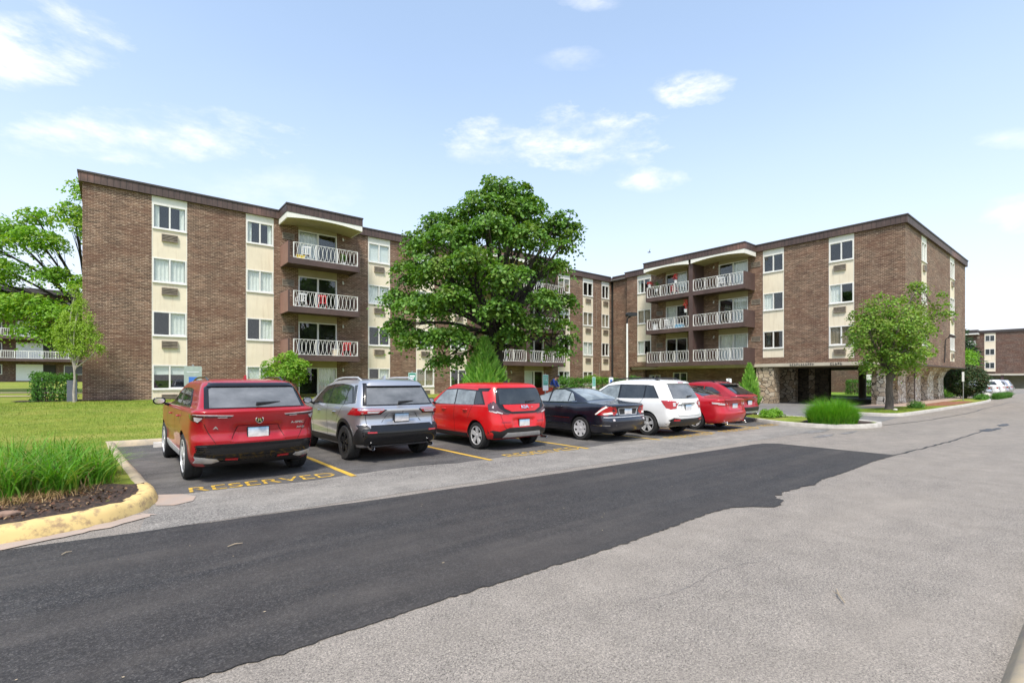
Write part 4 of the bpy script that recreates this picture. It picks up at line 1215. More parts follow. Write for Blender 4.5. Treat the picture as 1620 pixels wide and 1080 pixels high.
    def handles(s, spots, mat):
        for y, z in spots:
            z = s.zf(z)
            for v in ('left', 'right'):
                sg = -1 if v == 'left' else 1
                a, b = s.surf(v, y - .09, z), s.surf(v, y + .09, z); m = (a + b) / 2
                bm = bmesh.new(); o = Vector((sg * .03, 0, 0))
                tube(bm, [a + o * .1, a + o * .8 + Vector((0, .02, 0)), m + o, b + o * .8 - Vector((0, .02, 0)), b + o * .1], [.010, .014, .016, .014, .010], 8)
                obj('door_handle', bm, mat, s.root, 50)
    def rails(s, y0, y1, x, mat, h=.055, r=.018):
        for sg in (-1, 1):
            P = []
            for k in range(9):
                y = y0 + (y1 - y0) * k / 8; q = s.surf('top', sg * x, y); P.append(Vector((sg * x, y, q.z + (h if 0 < k < 8 else -.01))))
            bm = bmesh.new(); tube(bm, P, r, 8)
            obj('roof_rail', bm, mat, s.root, 50)
    def plate(s, x, z, w=.31, h=.155, recess=.0, frame=None):
        z = s.zf(z)
        p = s.surf('rear', x, z)
        ps = [s.surf('rear', x + a, z + b) for a in (-w / 2, w / 2) for b in (-h / 2, h / 2)]
        y = min(q.y for q in ps) - .006
        bm = bmesh.new(); box(bm, x - w / 2, x + w / 2, y - .006, y + .003, z - h / 2, z + h / 2); pl = obj('licence_plate', bm, M['plate'], s.root)
        b = bmesh.new(); e = .014; box(b, x - w / 2 - e, x + w / 2 + e, y + .004, y + .03, z - h / 2 - e, z + h / 2 + e); obj('plate_surround', b, frame or M['plastic'], s.root)
    def wiper(s, x0, x1, z):
        z = s.zf(z)
        a = s.surf('rear', x0, z); b = s.surf('rear', x1, z + .04)
        bm = bmesh.new(); tube(bm, [a + Vector((0, -.03, -.01)), a + Vector((0, -.035, .02)), (a + b) / 2 + Vector((0, -.035, .01)), b + Vector((0, -.02, 0))], [.02, .026, .018, .008], 6)
        obj('rear_wiper', bm, M['plastic'], s.root, 50)
    def fin(s, y, mat, h=.07):
        q = s.surf('top', 0, y); bm = bmesh.new(); prism(bm, [(y - .06, q.z - .01), (y + .13, q.z - .01), (y + .02, q.z + h * .7), (y - .045, q.z + h)], 'x', -.018, .018); obj('antenna_fin', bm, mat, s.root, 40)
    def exhaust(s, x, y, z, r=.035):
        z = s.zf(z)
        bm = bmesh.new(); lathe(bm, [(r * .8, y + .2), (r * .82, y + .01), (r * .95, y), (r, y + .01), (r, y + .2)], 'z', (0, 0, 0), 16)
        for v in bm.verts: v.co = Vector((v.co.x + x, v.co.z, v.co.y + z))
        bmesh.ops.recalc_face_normals(bm, faces=bm.faces); obj('exhaust_tip', bm, M['chrome'], s.root, 40)
    def letters(s, body, x, z, h, mat=None, xs=1.):
        z = s.zf(z)
        me = text_mesh(body, h, .004, xs, h * .035); p = s.surf('rear', x, z)
        dn = s.bvh.ray_cast(Vector((x, -4, z)), Vector((0, 1, 0)))[1]
        for v in me.vertices:
            c = v.co; q = s.surf('rear', x + c.x, z + c.y); v.co = Vector((x + c.x, q.y - s.sp.get('let', .006) - max(0, c.z), z + c.y))
        link('badge', me, mat or M['chrome'], s.root)
    def clear_front(s, hz, gz0, gz1):
        W = s.sp['W']
        for sg in (-1, 1): s.patch('headlight', 'front', [(sg * W * .45, hz - .05), (sg * W * .86, hz - .04), (sg * W * .88, hz + .06), (sg * W * .5, hz + .05)], M['lens_clear'], .006)
        s.patch('grille', 'front', [(-W * .5, gz0), (W * .5, gz0), (W * .42, gz1), (-W * .42, gz1)], M['gloss_black'], .005)

def arc(cy, cz, r, a0, a1, n=14): return [(cy + r * math.cos(math.radians(a0 + (a1 - a0) * k / n)), cz + r * math.sin(math.radians(a0 + (a1 - a0) * k / n))) for k in range(n + 1)]
def cladding(c, w, mat, sill=None):
    """band round the wheel openings plus sill"""
    sp = c.sp; R = sp['R'] + sp.get('gap', .055)
    for ya in sp['axles']:
        c.both('arch_cladding', arc(ya, sp['R'], R + .002, -12, 192, 24) + arc(ya, sp['R'], R + w, 190, -10, 24), mat, .008, .06)
    if sill:
        y0 = sp['axles'][0] + R + .01; y1 = sp['axles'][1] - R - .01
        c.both('sill_cladding', [(y0, sill[0]), (y1, sill[0]), (y1, sill[1]), (y0, sill[1])], mat, .008, .08)
def mirror_poly(p): return [(-x, z) for x, z in p][::-1]

# 1 ---- dark red large crossover ---------------------------------------------------------------
P_CRIMSON = paint('crimson_paint', (.36, .002, .009), .1, .3, .55)
sp = dict(dents=[(.38, .70, .93, .045), (.9, .60, .66, .02)], L=4.98, W=.965, R=.385, axles=(1.0, 4.05), flare=.03, rim=.74, spokes=5, bow=.10, gap=.05, stance=.015, tw=.255, rim_mat=M['alloy'],
    zm=[(0, 0), (.30, .30), (.57, .65), (.70, .81), (1.0, 1.11), (1.11, 1.205), (1.48, 1.545), (1.63, 1.685)],
    keys=[(.22, .6, 4.5, .80, .2), (.27, .28, 4.8, .89, .28), (.40, .10, 4.95, .945, .30), (.58, .045, 4.98, .96, .30), (.70, .09, 4.98, .965, .30), (.86, .05, 4.93, .965, .28), (.99, .0, 4.8, .96, .25), (1.05, -.01, 4.5, .955, .22), (1.08, .01, 4.2, .935, .20), (1.105, .08, 3.8, .875, .20),
          (1.18, .16, 3.5, .835, .2), (1.35, .33, 3.1, .795, .2), (1.48, .46, 2.75, .755, .2), (1.56, .56, 2.5, .71, .24), (1.60, .70, 2.25, .63, .3), (1.622, .95, 1.95, .48, .3), (1.63, 1.25, 1.7, .26, .2)])
c = Car(sp, P_CRIMSON, 'dark red large crossover with slim smoked tail lights, nearest the yellow kerb', (1.88, 8.95), .02)
c.patch('rear_window', 'rear', [(-.70, 1.125), (.70, 1.125), (.66, 1.445), (.62, 1.47), (-.62, 1.47), (-.66, 1.445)], M['car_glass_mid'], .017, .04)
c.patch('window_surround', 'rear', [(-.77, 1.11), (.77, 1.11), (.715, 1.475), (.67, 1.515), (-.67, 1.515), (-.715, 1.475)], M['gloss_black'], .010, .035)
c.patch('spoiler', 'rear', [(-.68, 1.495), (.68, 1.495), (.64, 1.56), (-.64, 1.56)], M['gloss_black'], .035, .05, None, None, .06)
for poly in ([(1.02, 1.14), (2.02, 1.12), (2.02, 1.42), (1.55, 1.435), (1.28, 1.40)], [(2.08, 1.12), (2.95, 1.11), (2.72, 1.33), (2.4, 1.42), (2.08, 1.435)], [(3.0, 1.11), (3.3, 1.11), (3.05, 1.22), (2.9, 1.27)]):
    c.both('side_window', poly, M['car_glass'], .012)
c.dlo([(.94, 1.115), (3.36, 1.085), (3.06, 1.24), (2.74, 1.35), (2.4, 1.445), (2.04, 1.46), (1.5, 1.46), (1.22, 1.43)])
c.both('window_trim', [(.84, 1.105), (3.42, 1.075), (3.42, 1.09), (.84, 1.125)], M['chrome'], .006, .1)
c.patch('windscreen', 'front', [(-.76, 1.14), (.76, 1.14), (.62, 1.50), (-.62, 1.50)], M['car_glass'], .004)
for sg, nm in ((-1, 'cl'), (1, 'cr')):
    f = (lambda p: p) if sg < 0 else mirror_poly
    t = c.multi('tail_light', [('rear', [(sg * .93, 1.005), (sg * .40, .975), (sg * .42, .945), (sg * .55, .945), (sg * .60, .955), (sg * .80, .955), (sg * .86, .87), (sg * .935, .93)]), ('left' if sg < 0 else 'right', [(.14, 1.005), (.42, 1.02), (.36, .96), (.22, .90), (.12, .90)])], M['lens_smoke'], .007)
    b = bmesh.new(); c.patch('x', 'rear', [(sg * .92, 1.018), (sg * .38, .987), (sg * .40, .972), (sg * .92, 1.0)], None, .012, .05, None, b)
    c.patch('x', 'rear', [(sg * .80, .95), (sg * .86, .885), (sg * .93, .93), (sg * .94, .975)], None, .012, .03, None, b); c.patch('x', 'rear', [(sg * .47, .948), (sg * .6, .952), (sg * .6, .962), (sg * .47, .958)], None, .012, .05, None, b)
    obj('light_strip', b, M['lens_clear'], t)
c.patch('bumper', 'rear', [(-.95, .55), (-.80, .56), (.80, .56), (.95, .55), (.93, .44), (.78, .34), (-.78, .34), (-.93, .44)], M['gloss_black'], .014, .06)
c.patch('bumper', 'rear', [(-.80, .34), (.80, .34), (.72, .26), (-.72, .26)], M['plastic'], .02, .06)
for sg in (-1, 1):
    b = bmesh.new()
    for k in range(4): c.patch('x', 'rear', [(sg * .94, .455 + k * .028), (sg * (.68 + k * .02), .452 + k * .028), (sg * (.68 + k * .02), .462 + k * .028), (sg * .94, .468 + k * .028)], None, .022, .05, None, b)
    obj('bumper_fin', b, M['alloy_dark'], c.root)
    c.multi('bumper_corner', [('rear', [(sg * .95, .42), (sg * .60, .375), (sg * .56, .345), (sg * .66, .315), (sg * .95, .33)])], M['silver_trim'], .024)
    c.patch('reflector', 'rear', [(sg * .30, .345), (sg * .48, .35), (sg * .48, .375), (sg * .30, .37)], M['lens_red'], .026)
b = bmesh.new()
for k in range(7): c.patch('x', 'rear', [(-.26 + k * .076, .34), (-.20 + k * .076, .34), (-.20 + k * .076, .395), (-.26 + k * .076, .395)], None, .024, .05, None, b)
obj('bumper_mesh_slot', b, M['alloy_dark'], c.root)
c.patch('plate_recess', 'rear', [(-.40, .585), (.40, .585), (.30, .80), (-.30, .80)], M['lens_smoke'] if False else P_CRIMSON, .003)
c.strokes('panel_gap', [('rear', [(-.62, .57), (-.72, .72), (-.78, .86)]), ('rear', [(.62, .57), (.72, .72), (.78, .86)]), ('rear', [(-.42, .58), (-.30, .81), (.30, .81), (.42, .58)]), ('left', [(2.05, 1.1), (2.08, .7), (1.98, .33)]), ('left', [(3.2, 1.06), (3.25, .75), (3.2, .33)]), ('left', [(1.05, 1.1), (1.38, .80)]), ('right', [(2.05, 1.1), (2.08, .7), (1.98, .33)]), ('right', [(3.2, 1.06), (3.25, .75), (3.2, .33)])], .009, M['seam'])
c.plate(0, .695)
b = bmesh.new()
def ring_badge(c, x, z, r, name='badge'):
    z = c.zf(z); q = c.surf('rear', x, z); bm = bmesh.new(); rr_ = lathe(bm, [(r, 0), (r, .014), (r * .82, .016), (r * .80, .006)], 'z', (0, 0, 0), 24, 0)
    vs = [bm.verts.new((.80 * r * math.cos(2 * PI * k / 24), .80 * r * math.sin(2 * PI * k / 24), .006)) for k in range(24)]; f = bm.faces.new(vs); f.material_index = 1
    for sgn in (-1, 1):
        pts = [(sgn * r * .50, -r * .55), (sgn * r * .30, -r * .55), (sgn * r * .10, r * .52), (sgn * r * .26, r * .52)]
        q4 = [bm.verts.new((p[0], p[1], .012)) for p in pts]; bm.faces.new(q4)
    q4 = [bm.verts.new((p[0], p[1], .0125)) for p in ((-r * .3, -r * .12), (r * .3, -r * .12), (r * .27, r * .05), (-r * .27, r * .05))]; bm.faces.new(q4)
    for v in bm.verts: v.co = Vector((x + v.co.x, q.y - v.co.z, z + v.co.y))
    bmesh.ops.recalc_face_normals(bm, faces=bm.faces)
    obj(name, bm, [M['chrome'], M['gloss_black']], c.root)
b.free(); ring_badge(c, 0, .90, .062)
c.letters('A-SPEC', .62, .825, .05, None, 1.4); c.letters('AWD', .68, .735, .04, None, 1.4); c.letters('ACURA' if False else 'A', -.62, .79, .06, None, 1.6)
c.wiper(-.02, .36, 1.165)
c.both('sill_cladding', [(1.48, .30), (3.56, .30), (3.56, .43), (1.48, .40)], M['silver_trim'], .012, .08)
c.handles([(1.55, .93), (2.65, .92)], P_CRIMSON); c.mirrors(3.2, 1.06, M['gloss_black']); c.rails(.9, 2.75, .60, M['gloss_black'], .045); c.fin(1.1, P_CRIMSON); c.clear_front(.8, .4, .75)

# 2 ---- silver compact SUV ----------------------------------------------------------------------
P_SILVER = paint('silver_paint', (.50, .50, .52), .75, .32)
sp = dict(dents=[(.36, .80, .99, .04)], L=4.6, W=.925, R=.36, axles=(.93, 3.62), flare=.03, rim=.66, spokes=5, bow=.09, gap=.075, rim_mat=M['alloy_dark'], tw=.24, stance=.01,
    keys=[(.24, .55, 4.2, .76, .2), (.30, .22, 4.4, .86, .25), (.42, .05, 4.52, .905, .25), (.60, .0, 4.58, .92, .24), (.70, .03, 4.6, .925, .24), (.76, .10, 4.58, .925, .24), (.90, .13, 4.5, .925, .22), (1.0, .07, 4.42, .92, .2), (1.06, .06, 4.2, .91, .2), (1.12, .13, 3.8, .895, .2),
          (1.18, .18, 3.5, .87, .2), (1.40, .32, 2.95, .79, .18), (1.56, .43, 2.6, .725, .18), (1.63, .48, 2.3, .68, .22), (1.665, .58, 2.05, .61, .28), (1.688, .8, 1.75, .48, .3), (1.696, 1.1, 1.5, .28, .2)])
c = Car(sp, P_SILVER, 'silver compact SUV with black bumper and dark wheels, second from the yellow kerb', (4.66, 9.28), .0)
c.patch('window_surround', 'rear', [(-.79, 1.145), (.79, 1.145), (.66, 1.60), (-.66, 1.60)], M['gloss_black'], .010, .035)
c.patch('rear_window', 'rear', [(-.72, 1.165), (.72, 1.165), (.63, 1.50), (-.63, 1.50)], M['car_glass_mid'], .017, .04)
c.patch('spoiler', 'rear', [(-.62, 1.545), (.62, 1.545), (.58, 1.64), (-.58, 1.64)], P_SILVER, .07, .05, None, None, .12)
for poly in ([(.60, 1.20), (.98, 1.16), (.98, 1.50), (.86, 1.48)], [(1.03, 1.155), (1.95, 1.14), (1.95, 1.545), (1.5, 1.56), (1.03, 1.53)], [(2.0, 1.14), (3.0, 1.13), (2.75, 1.33), (2.45, 1.49), (2.0, 1.545)]):
    c.both('side_window', poly, M['car_glass'], .012)
c.dlo([(.56, 1.185), (3.06, 1.11), (2.78, 1.34), (2.46, 1.52), (2.0, 1.575), (1.5, 1.585), (1.0, 1.555), (.82, 1.52)])
c.patch('windscreen', 'front', [(-.78, 1.17), (.78, 1.17), (.66, 1.56), (-.66, 1.56)], M['car_glass'], .004)
for sg in (-1, 1):
    v = 'left' if sg < 0 else 'right'
    t = c.multi('tail_light', [('rear', [(sg * .93, 1.085), (sg * .42, 1.085), (sg * .40, 1.06), (sg * .50, .985), (sg * .80, .985), (sg * .93, .965)]), (v, [(.10, 1.10), (.52, 1.10), (.68, .985), (.74, .955), (.10, .955)])], M['lens_red'], .008)
    t2 = c.patch('light_strip', 'rear', [(sg * .74, 1.04), (sg * .48, 1.04), (sg * .53, .995), (sg * .74, .995)], M['lens_clear'], .013); t2.parent = t
    c.patch('tail_trim', 'rear', [(sg * .40, 1.065), (sg * .36, 1.065), (sg * .47, .965), (sg * .9, .955), (sg * .9, .975), (sg * .5, .98)], M['gloss_black'], .011)
    c.patch('reflector', 'rear', [(sg * .58, .60), (sg * .76, .605), (sg * .76, .635), (sg * .58, .63)], M['lens_red'], .02)
    c.exhaust(sg * .66, .04, .30, .04)
    c.multi('bumper_corner', [('rear', [(sg * .95, .76), (sg * .74, .76), (sg * .66, .66), (sg * .95, .58)]), (v, [(.03, .76), (.16, .76), (.46, .50), (.46, .36), (.03, .36)])], M['plastic'], .012)
c.patch('chrome_strip', 'rear', [(-.36, 1.065), (.36, 1.065), (.36, 1.04), (-.36, 1.04)], M['silver_trim'], .03)
c.patch('bumper', 'rear', [(-.92, .67), (-.80, .69), (.80, .69), (.92, .67), (.90, .46), (.76, .34), (-.76, .34), (-.90, .46)], M['gloss_black'], .012, .06)
c.patch('bumper_strip', 'rear', [(-.72, .64), (.72, .64), (.66, .755), (-.66, .755)], M['gloss_black'], .016, .06)
c.strokes('panel_gap', [('rear', [(-.74, .76), (-.76, .96)]), ('rear', [(.74, .76), (.76, .96)]), ('rear', [(-.44, .80), (-.30, .98), (.30, .98), (.44, .80)]), ('left', [(1.98, 1.14), (2.02, .8), (1.98, .36)]), ('left', [(3.0, 1.12), (3.05, .8), (2.98, .36)]), ('left', [(1.06, 1.15), (1.36, .80)]), ('right', [(1.98, 1.14), (2.02, .8), (1.98, .36)])], .010, M['seam'])
c.plate(0, .89); c.letters('T', 0, 1.01, .05, None, 1.6)
c.wiper(-.05, .3, 1.185); cladding(c, .075, M['plastic'], (.31, .44))
c.handles([(1.52, .98), (2.52, .97)], M['chrome']); c.mirrors(2.95, 1.10, M['alloy_dark']); c.rails(.75, 2.55, .60, M['silver_trim'], .05); c.fin(1.0, P_SILVER); c.clear_front(.92, .45, .85)
c.patch('quarter_trim', 'left', [(.47, 1.19), (.58, 1.19), (.80, 1.55), (.66, 1.56)], M['gloss_black'], .004)

# 3 ---- bright red boxy hatchback ----------------------------------------------------------------
P_RED = paint('bright_red_paint', (.56, .004, .006), .0, .3, .5)
sp = dict(dents=[(.36, .56, .74, .04)], L=4.2, W=.895, R=.325, axles=(.80, 3.38), flare=.028, rim=.70, spokes=5, bow=.10, tw=.215, let=.042,
    keys=[(.22, .45, 3.9, .74, .2), (.28, .14, 4.08, .84, .25), (.42, .02, 4.16, .885, .27), (.60, .0, 4.2, .895, .27), (.82, .05, 4.16, .895, .25), (.95, .07, 4.08, .89, .24), (1.02, .085, 3.7, .885, .24), (1.07, .10, 3.3, .87, .24), (1.14, .12, 3.1, .85, .24),
          (1.30, .17, 2.8, .81, .24), (1.44, .235, 2.5, .77, .24), (1.52, .29, 2.3, .74, .24), (1.56, .36, 2.15, .69, .28), (1.588, .58, 1.9, .53, .3), (1.60, .9, 1.6, .3, .25)])
c = Car(sp, P_RED, 'bright red boxy hatchback with high boomerang tail lights', (7.68, 8.98), .0)
c.patch('window_surround', 'rear', [(-.70, 1.00), (-.56, .90), (-.35, .865), (.35, .865), (.56, .90), (.70, 1.00), (.725, 1.12), (.675, 1.41), (.60, 1.475), (-.60, 1.475), (-.675, 1.41), (-.725, 1.12)], M['gloss_black'], .010, .035)
c.patch('rear_window', 'rear', [(-.66, 1.09), (.66, 1.09), (.63, 1.40), (.57, 1.455), (-.57, 1.455), (-.63, 1.40)], M['car_glass'], .017, .04)
c.patch('hatch_panel', 'rear', [(-.58, 1.08), (.58, 1.08), (.55, 1.0), (.36, .915), (-.36, .915), (-.55, 1.0)], P_RED, .022)
for poly in ([(.52, 1.10), (.88, 1.07), (.88, 1.38), (.74, 1.37)], [(.92, 1.065), (1.72, 1.05), (1.72, 1.42), (.92, 1.39)], [(1.78, 1.05), (2.78, 1.04), (2.52, 1.25), (2.28, 1.40), (1.78, 1.425)]):
    c.both('side_window', poly, M['car_glass_light'] if poly[0][0] > .9 else M['car_glass'], .012)
c.both('quarter_trim', [(.44, 1.395), (.66, 1.39), (.86, 1.40), (.86, 1.46), (.40, 1.47)], M['gloss_black'], .004)
c.dlo([(.46, 1.08), (2.84, 1.02), (2.54, 1.26), (2.29, 1.425), (1.78, 1.45), (.88, 1.42), (.70, 1.40)])
c.patch('windscreen', 'front', [(-.74, 1.08), (.74, 1.08), (.64, 1.46), (-.64, 1.46)], M['car_glass'], .004)
for sg in (-1, 1):
    v = 'left' if sg < 0 else 'right'
    t = c.multi('tail_light', [('rear', [(sg * .885, 1.09), (sg * .76, 1.16), (sg * .72, 1.10), (sg * .68, 1.0), (sg * .52, .895), (sg * .40, .875), (sg * .46, .855), (sg * .66, .87), (sg * .885, .93)]), (v, [(.12, .92), (.30, .95), (.36, 1.10), (.12, 1.12)])], M['lens_smoke'], .012)
    b = bmesh.new()
    for k in (0, 1):
        c.patch('x', 'rear', [(sg * (.86 - .11 * k), .955 - .02 * k), (sg * (.74 - .14 * k), .905 - .02 * k), (sg * (.76 - .14 * k), .885 - .02 * k), (sg * (.865 - .1 * k), .925 - .02 * k)], None, .018, .04, None, b)
    c.patch('x', 'rear', [(sg * .86, 1.08), (sg * .79, 1.06), (sg * .80, 1.0), (sg * .86, 1.0)], None, .018, .04, None, b)
    obj('light_strip', b, M['lens_clear'], t)
    c.patch('reflector', 'rear', [(sg * .42, .66), (sg * .66, .67), (sg * .66, .70), (sg * .42, .69)], M['lens_red'], .01)
    c.strokes('panel_gap', [('rear', [(sg * .66, .85), (sg * .58, .56), (sg * .5, .5)]), (v, [(1.75, 1.04), (1.79, .7), (1.75, .30)]), (v, [(2.76, 1.03), (2.80, .7), (2.74, .3)]), (v, [(.95, 1.06), (1.14, .74)])], .009, M['seam'])
c.patch('bumper', 'rear', [(-.88, .50), (-.70, .46), (-.45, .54), (.45, .54), (.70, .46), (.88, .50), (.86, .32), (.7, .26), (-.7, .26), (-.86, .32)], M['plastic'], .012, .06)
c.patch('skid_plate', 'rear', [(-.50, .42), (.50, .42), (.60, .30), (-.60, .30)], M['silver_trim'], .02, .06)
c.both('sill_cladding', [(1.2, .24), (2.98, .24), (2.98, .35), (1.2, .35)], M['plastic'], .008, .08)
c.plate(.0, .64); c.letters('KIA', .03, 1.02, .10, None, 1.5); c.letters('SOUL' if False else '=', .26, 1.01, .05)
c.handles([(1.25, .93), (2.26, .92)], P_RED); c.mirrors(2.72, 1.03, M['gloss_black']); c.fin(.75, M['gloss_black'], .06); c.wiper(.12, .42, 1.12); c.clear_front(.85, .35, .6)
c.exhaust(.72, .02, .25, .03)

# 4 ---- navy saloon -------------------------------------------------------------------------------
P_NAVY = paint('navy_paint', (.007, .008, .017), .3, .3)
sp = dict(dents=[(.40, .70, .90, .03)], L=4.83, W=.915, R=.325, axles=(1.06, 3.79), flare=.028, rim=.70, spokes=7, pair=False, bow=.11, rim_mat=M['hub_silver'], tw=.21, sharp=32,
    keys=[(.20, .5, 4.4, .76, .2), (.26, .18, 4.65, .86, .28), (.42, .03, 4.79, .905, .28), (.56, .0, 4.83, .915, .28), (.66, .05, 4.80, .915, .26), (.80, .08, 4.75, .91, .24), (.90, .075, 4.6, .90, .22), (.965, .07, 4.3, .885, .2), (.995, .10, 3.9, .86, .2), (1.015, .26, 3.65, .835, .2), (1.03, .62, 3.5, .815, .2), (1.06, .83, 3.4, .795, .18),
          (1.16, 1.06, 3.1, .745, .16), (1.28, 1.36, 2.75, .68, .16), (1.36, 1.60, 2.5, .63, .16), (1.405, 1.78, 2.32, .58, .2), (1.43, 1.95, 2.2, .48, .2), (1.44, 2.05, 2.12, .3, .04)])
c = Car(sp, P_NAVY, 'dark navy saloon with white and red triangular tail lights', (10.97, 8.38), .0)
c.patch('rear_window', 'top', [(-.66, .98), (.66, .98), (.60, 1.45), (.545, 1.72), (-.545, 1.72), (-.60, 1.45)], M['car_glass_light'], .005)
for poly in ([(1.34, 1.08), (1.58, 1.05), (1.58, 1.30), (1.50, 1.26)], [(1.62, 1.045), (2.35, 1.03), (2.35, 1.365), (1.9, 1.38), (1.62, 1.31)], [(2.42, 1.03), (3.32, 1.02), (3.05, 1.17), (2.72, 1.32), (2.42, 1.365)]):
    c.both('side_window', poly, M['car_glass_light'], .012)
c.both('window_trim', [(1.28, 1.06), (3.4, 1.005), (3.4, 1.018), (1.3, 1.075)], M['chrome'], .006, .1)
c.dlo([(1.30, 1.065), (3.38, 1.005), (3.06, 1.185), (2.73, 1.34), (2.4, 1.39), (1.88, 1.40), (1.58, 1.33)])
c.patch('windscreen', 'front', [(-.68, 1.08), (.68, 1.08), (.56, 1.38), (-.56, 1.38)], M['car_glass'], .004)
for sg in (-1, 1):
    v = 'left' if sg < 0 else 'right'
    t = c.multi('tail_light', [('rear', [(sg * .90, .95), (sg * .66, .95), (sg * .60, .74), (sg * .90, .72)]), (v, [(.11, .955), (.26, .945), (.52, .73), (.11, .71)])], M['lens_red'], .007)
    b = bmesh.new(); c.patch('x', 'rear', [(sg * .70, .80), (sg * .64, .80), (sg * .62, .75), (sg * .88, .73), (sg * .88, .77)], None, .014, .04, None, b); c.patch('x', v, [(.13, .955), (.20, .955), (.50, .745), (.47, .725), (.4, .76)], None, .012, .04, None, b)
    obj('light_strip', b, M['valance'], t)
    c.patch('reflector', 'rear', [(sg * .60, .57), (sg * .67, .57), (sg * .67, .62), (sg * .60, .62)], M['lens_clear'], .014)
    c.strokes('panel_gap', [(v, [(2.38, 1.03), (2.42, .7), (2.38, .28)]), (v, [(3.34, 1.0), (3.38, .7), (3.32, .28)]), (v, [(1.6, 1.04), (1.52, .80), (1.40, .66)]), ('rear', [(sg * .60, .96), (sg * .54, .70), (sg * .5, .66), (0, .66)])], .009, M['seam'])
    c.strokes('body_moulding', [(v, [(1.5, .42), (3.3, .42)])], .022, M['chrome'], .006); c.strokes('body_moulding', [(v, [(1.45, .60), (3.35, .60)])], .014, M['chrome'], .006)
    c.multi('bumper_strip', [(v, [(.06, .44), (.62, .44), (.62, .455), (.06, .455)])], M['chrome'], .008)
c.patch('plate_surround', 'rear', [(-.42, .90), (.42, .90), (.36, .715), (-.36, .715)], M['silver_trim'], .008); c.patch('plate_recess', 'rear', [(-.39, .885), (.39, .885), (.335, .73), (-.335, .73)], M['plastic'], .014)
c.patch('bumper_lip', 'rear', [(-.86, .655), (.86, .655), (.86, .675), (-.86, .675)], M['silver_trim'], .01)
c.plate(0, .805); c.letters('SE', -.48, .745, .045, None, 1.4); c.patch('boot_spoiler', 'rear', [(-.62, .955), (.62, .955), (.60, .985), (-.60, .985)], P_NAVY, .03, .05, None, None, .06)
c.handles([(1.85, .90), (2.86, .89)], P_NAVY); c.mirrors(3.22, .98, P_NAVY); c.clear_front(.72, .4, .66)
q = c.surf('top', 0, 1.72); b = bmesh.new(); tube(b, [(0, 1.75, q.z - .01), (0, 1.68, q.z + .16)], [.006, .003], 6); obj('aerial', b, M['plastic'], c.root)

# 5 ---- white estate SUV --------------------------------------------------------------------------
P_WHITE = paint('white_paint', (.74, .74, .72), .0, .25)
sp = dict(dents=[(.34, .75, .94, .035)], L=4.6, W=.895, R=.345, axles=(.93, 3.57), flare=.024, rim=.70, spokes=5, bow=.09, tw=.225,
    keys=[(.24, .5, 4.2, .74, .2), (.30, .16, 4.45, .84, .25), (.44, .02, 4.55, .885, .26), (.60, .0, 4.6, .895, .26), (.80, .05, 4.56, .895, .24), (.95, .07, 4.5, .89, .22), (1.03, .08, 4.1, .88, .2), (1.08, .10, 3.7, .865, .2), (1.14, .13, 3.45, .845, .2),
          (1.35, .25, 3.0, .775, .18), (1.54, .37, 2.65, .71, .18), (1.61, .43, 2.4, .67, .22), (1.65, .53, 2.15, .60, .28), (1.68, .75, 1.8, .46, .3), (1.69, 1.1, 1.5, .26, .2)])
c = Car(sp, P_WHITE, 'white estate SUV with black roof rails and red clear-centred tail lights', (13.38, 8.05), .0)
c.patch('rear_window', 'rear', [(-.66, 1.12), (.66, 1.12), (.59, 1.50), (.54, 1.53), (-.54, 1.53), (-.59, 1.50)], M['car_glass_mid'], .017, .04)
c.patch('spoiler', 'rear', [(-.60, 1.56), (.60, 1.56), (.56, 1.63), (-.56, 1.63)], P_WHITE, .06, .05, None, None, .1)
c.patch('brake_light', 'rear', [(-.14, 1.575), (.14, 1.575), (.14, 1.60), (-.14, 1.60)], M['lens_red'], .066)
for poly in ([(.56, 1.14), (1.02, 1.12), (1.02, 1.49), (.80, 1.47)], [(1.07, 1.115), (1.96, 1.10), (1.96, 1.50), (1.07, 1.495)], [(2.03, 1.10), (3.08, 1.09), (2.8, 1.29), (2.5, 1.46), (2.03, 1.50)]):
    c.both('side_window', poly, M['car_glass'] if poly[0][0] < 2 else M['car_glass_light'], .012)
c.dlo([(.52, 1.125), (3.14, 1.075), (2.82, 1.30), (2.51, 1.48), (2.0, 1.525), (1.0, 1.515), (.78, 1.49)])
c.patch('windscreen', 'front', [(-.76, 1.12), (.76, 1.12), (.64, 1.54), (-.64, 1.54)], M['car_glass'], .004)
for sg in (-1, 1):
    v = 'left' if sg < 0 else 'right'
    t = c.multi('tail_light', [('rear', [(sg * .885, 1.06), (sg * .58, 1.04), (sg * .58, .84), (sg * .80, .80), (sg * .885, .84)]), (v, [(.10, 1.06), (.44, 1.06), (.26, .84), (.10, .80)])], M['lens_red'], .007)
    x = c.patch('light_strip', 'rear', [(sg * .72, 1.0), (sg * .61, 1.0), (sg * .62, .90), (sg * .72, .89)], M['lens_clear'], .013); x.parent = t
    c.patch('reflector', 'rear', [(sg * .50, .455), (sg * .74, .46), (sg * .74, .515), (sg * .50, .51)], M['lens_red'], .02)
    c.strokes('panel_gap', [('rear', [(sg * .56, 1.06), (sg * .60, .7), (sg * .54, .60), (0, .60)]), (v, [(2.0, 1.09), (2.03, .7), (2.0, .32)]), (v, [(3.06, 1.08), (3.1, .7), (3.04, .32)]), (v, [(1.06, 1.11), (1.34, .76)])], .009, M['seam'])
c.patch('bumper', 'rear', [(-.87, .47), (-.74, .56), (-.45, .52), (.45, .52), (.74, .56), (.87, .47), (.85, .34), (.7, .28), (-.7, .28), (-.85, .34)], M['plastic'], .012, .06)
c.patch('chrome_strip', 'rear', [(-.36, .95), (.36, .95), (.34, .985), (-.34, .985)], M['chrome'], .012)
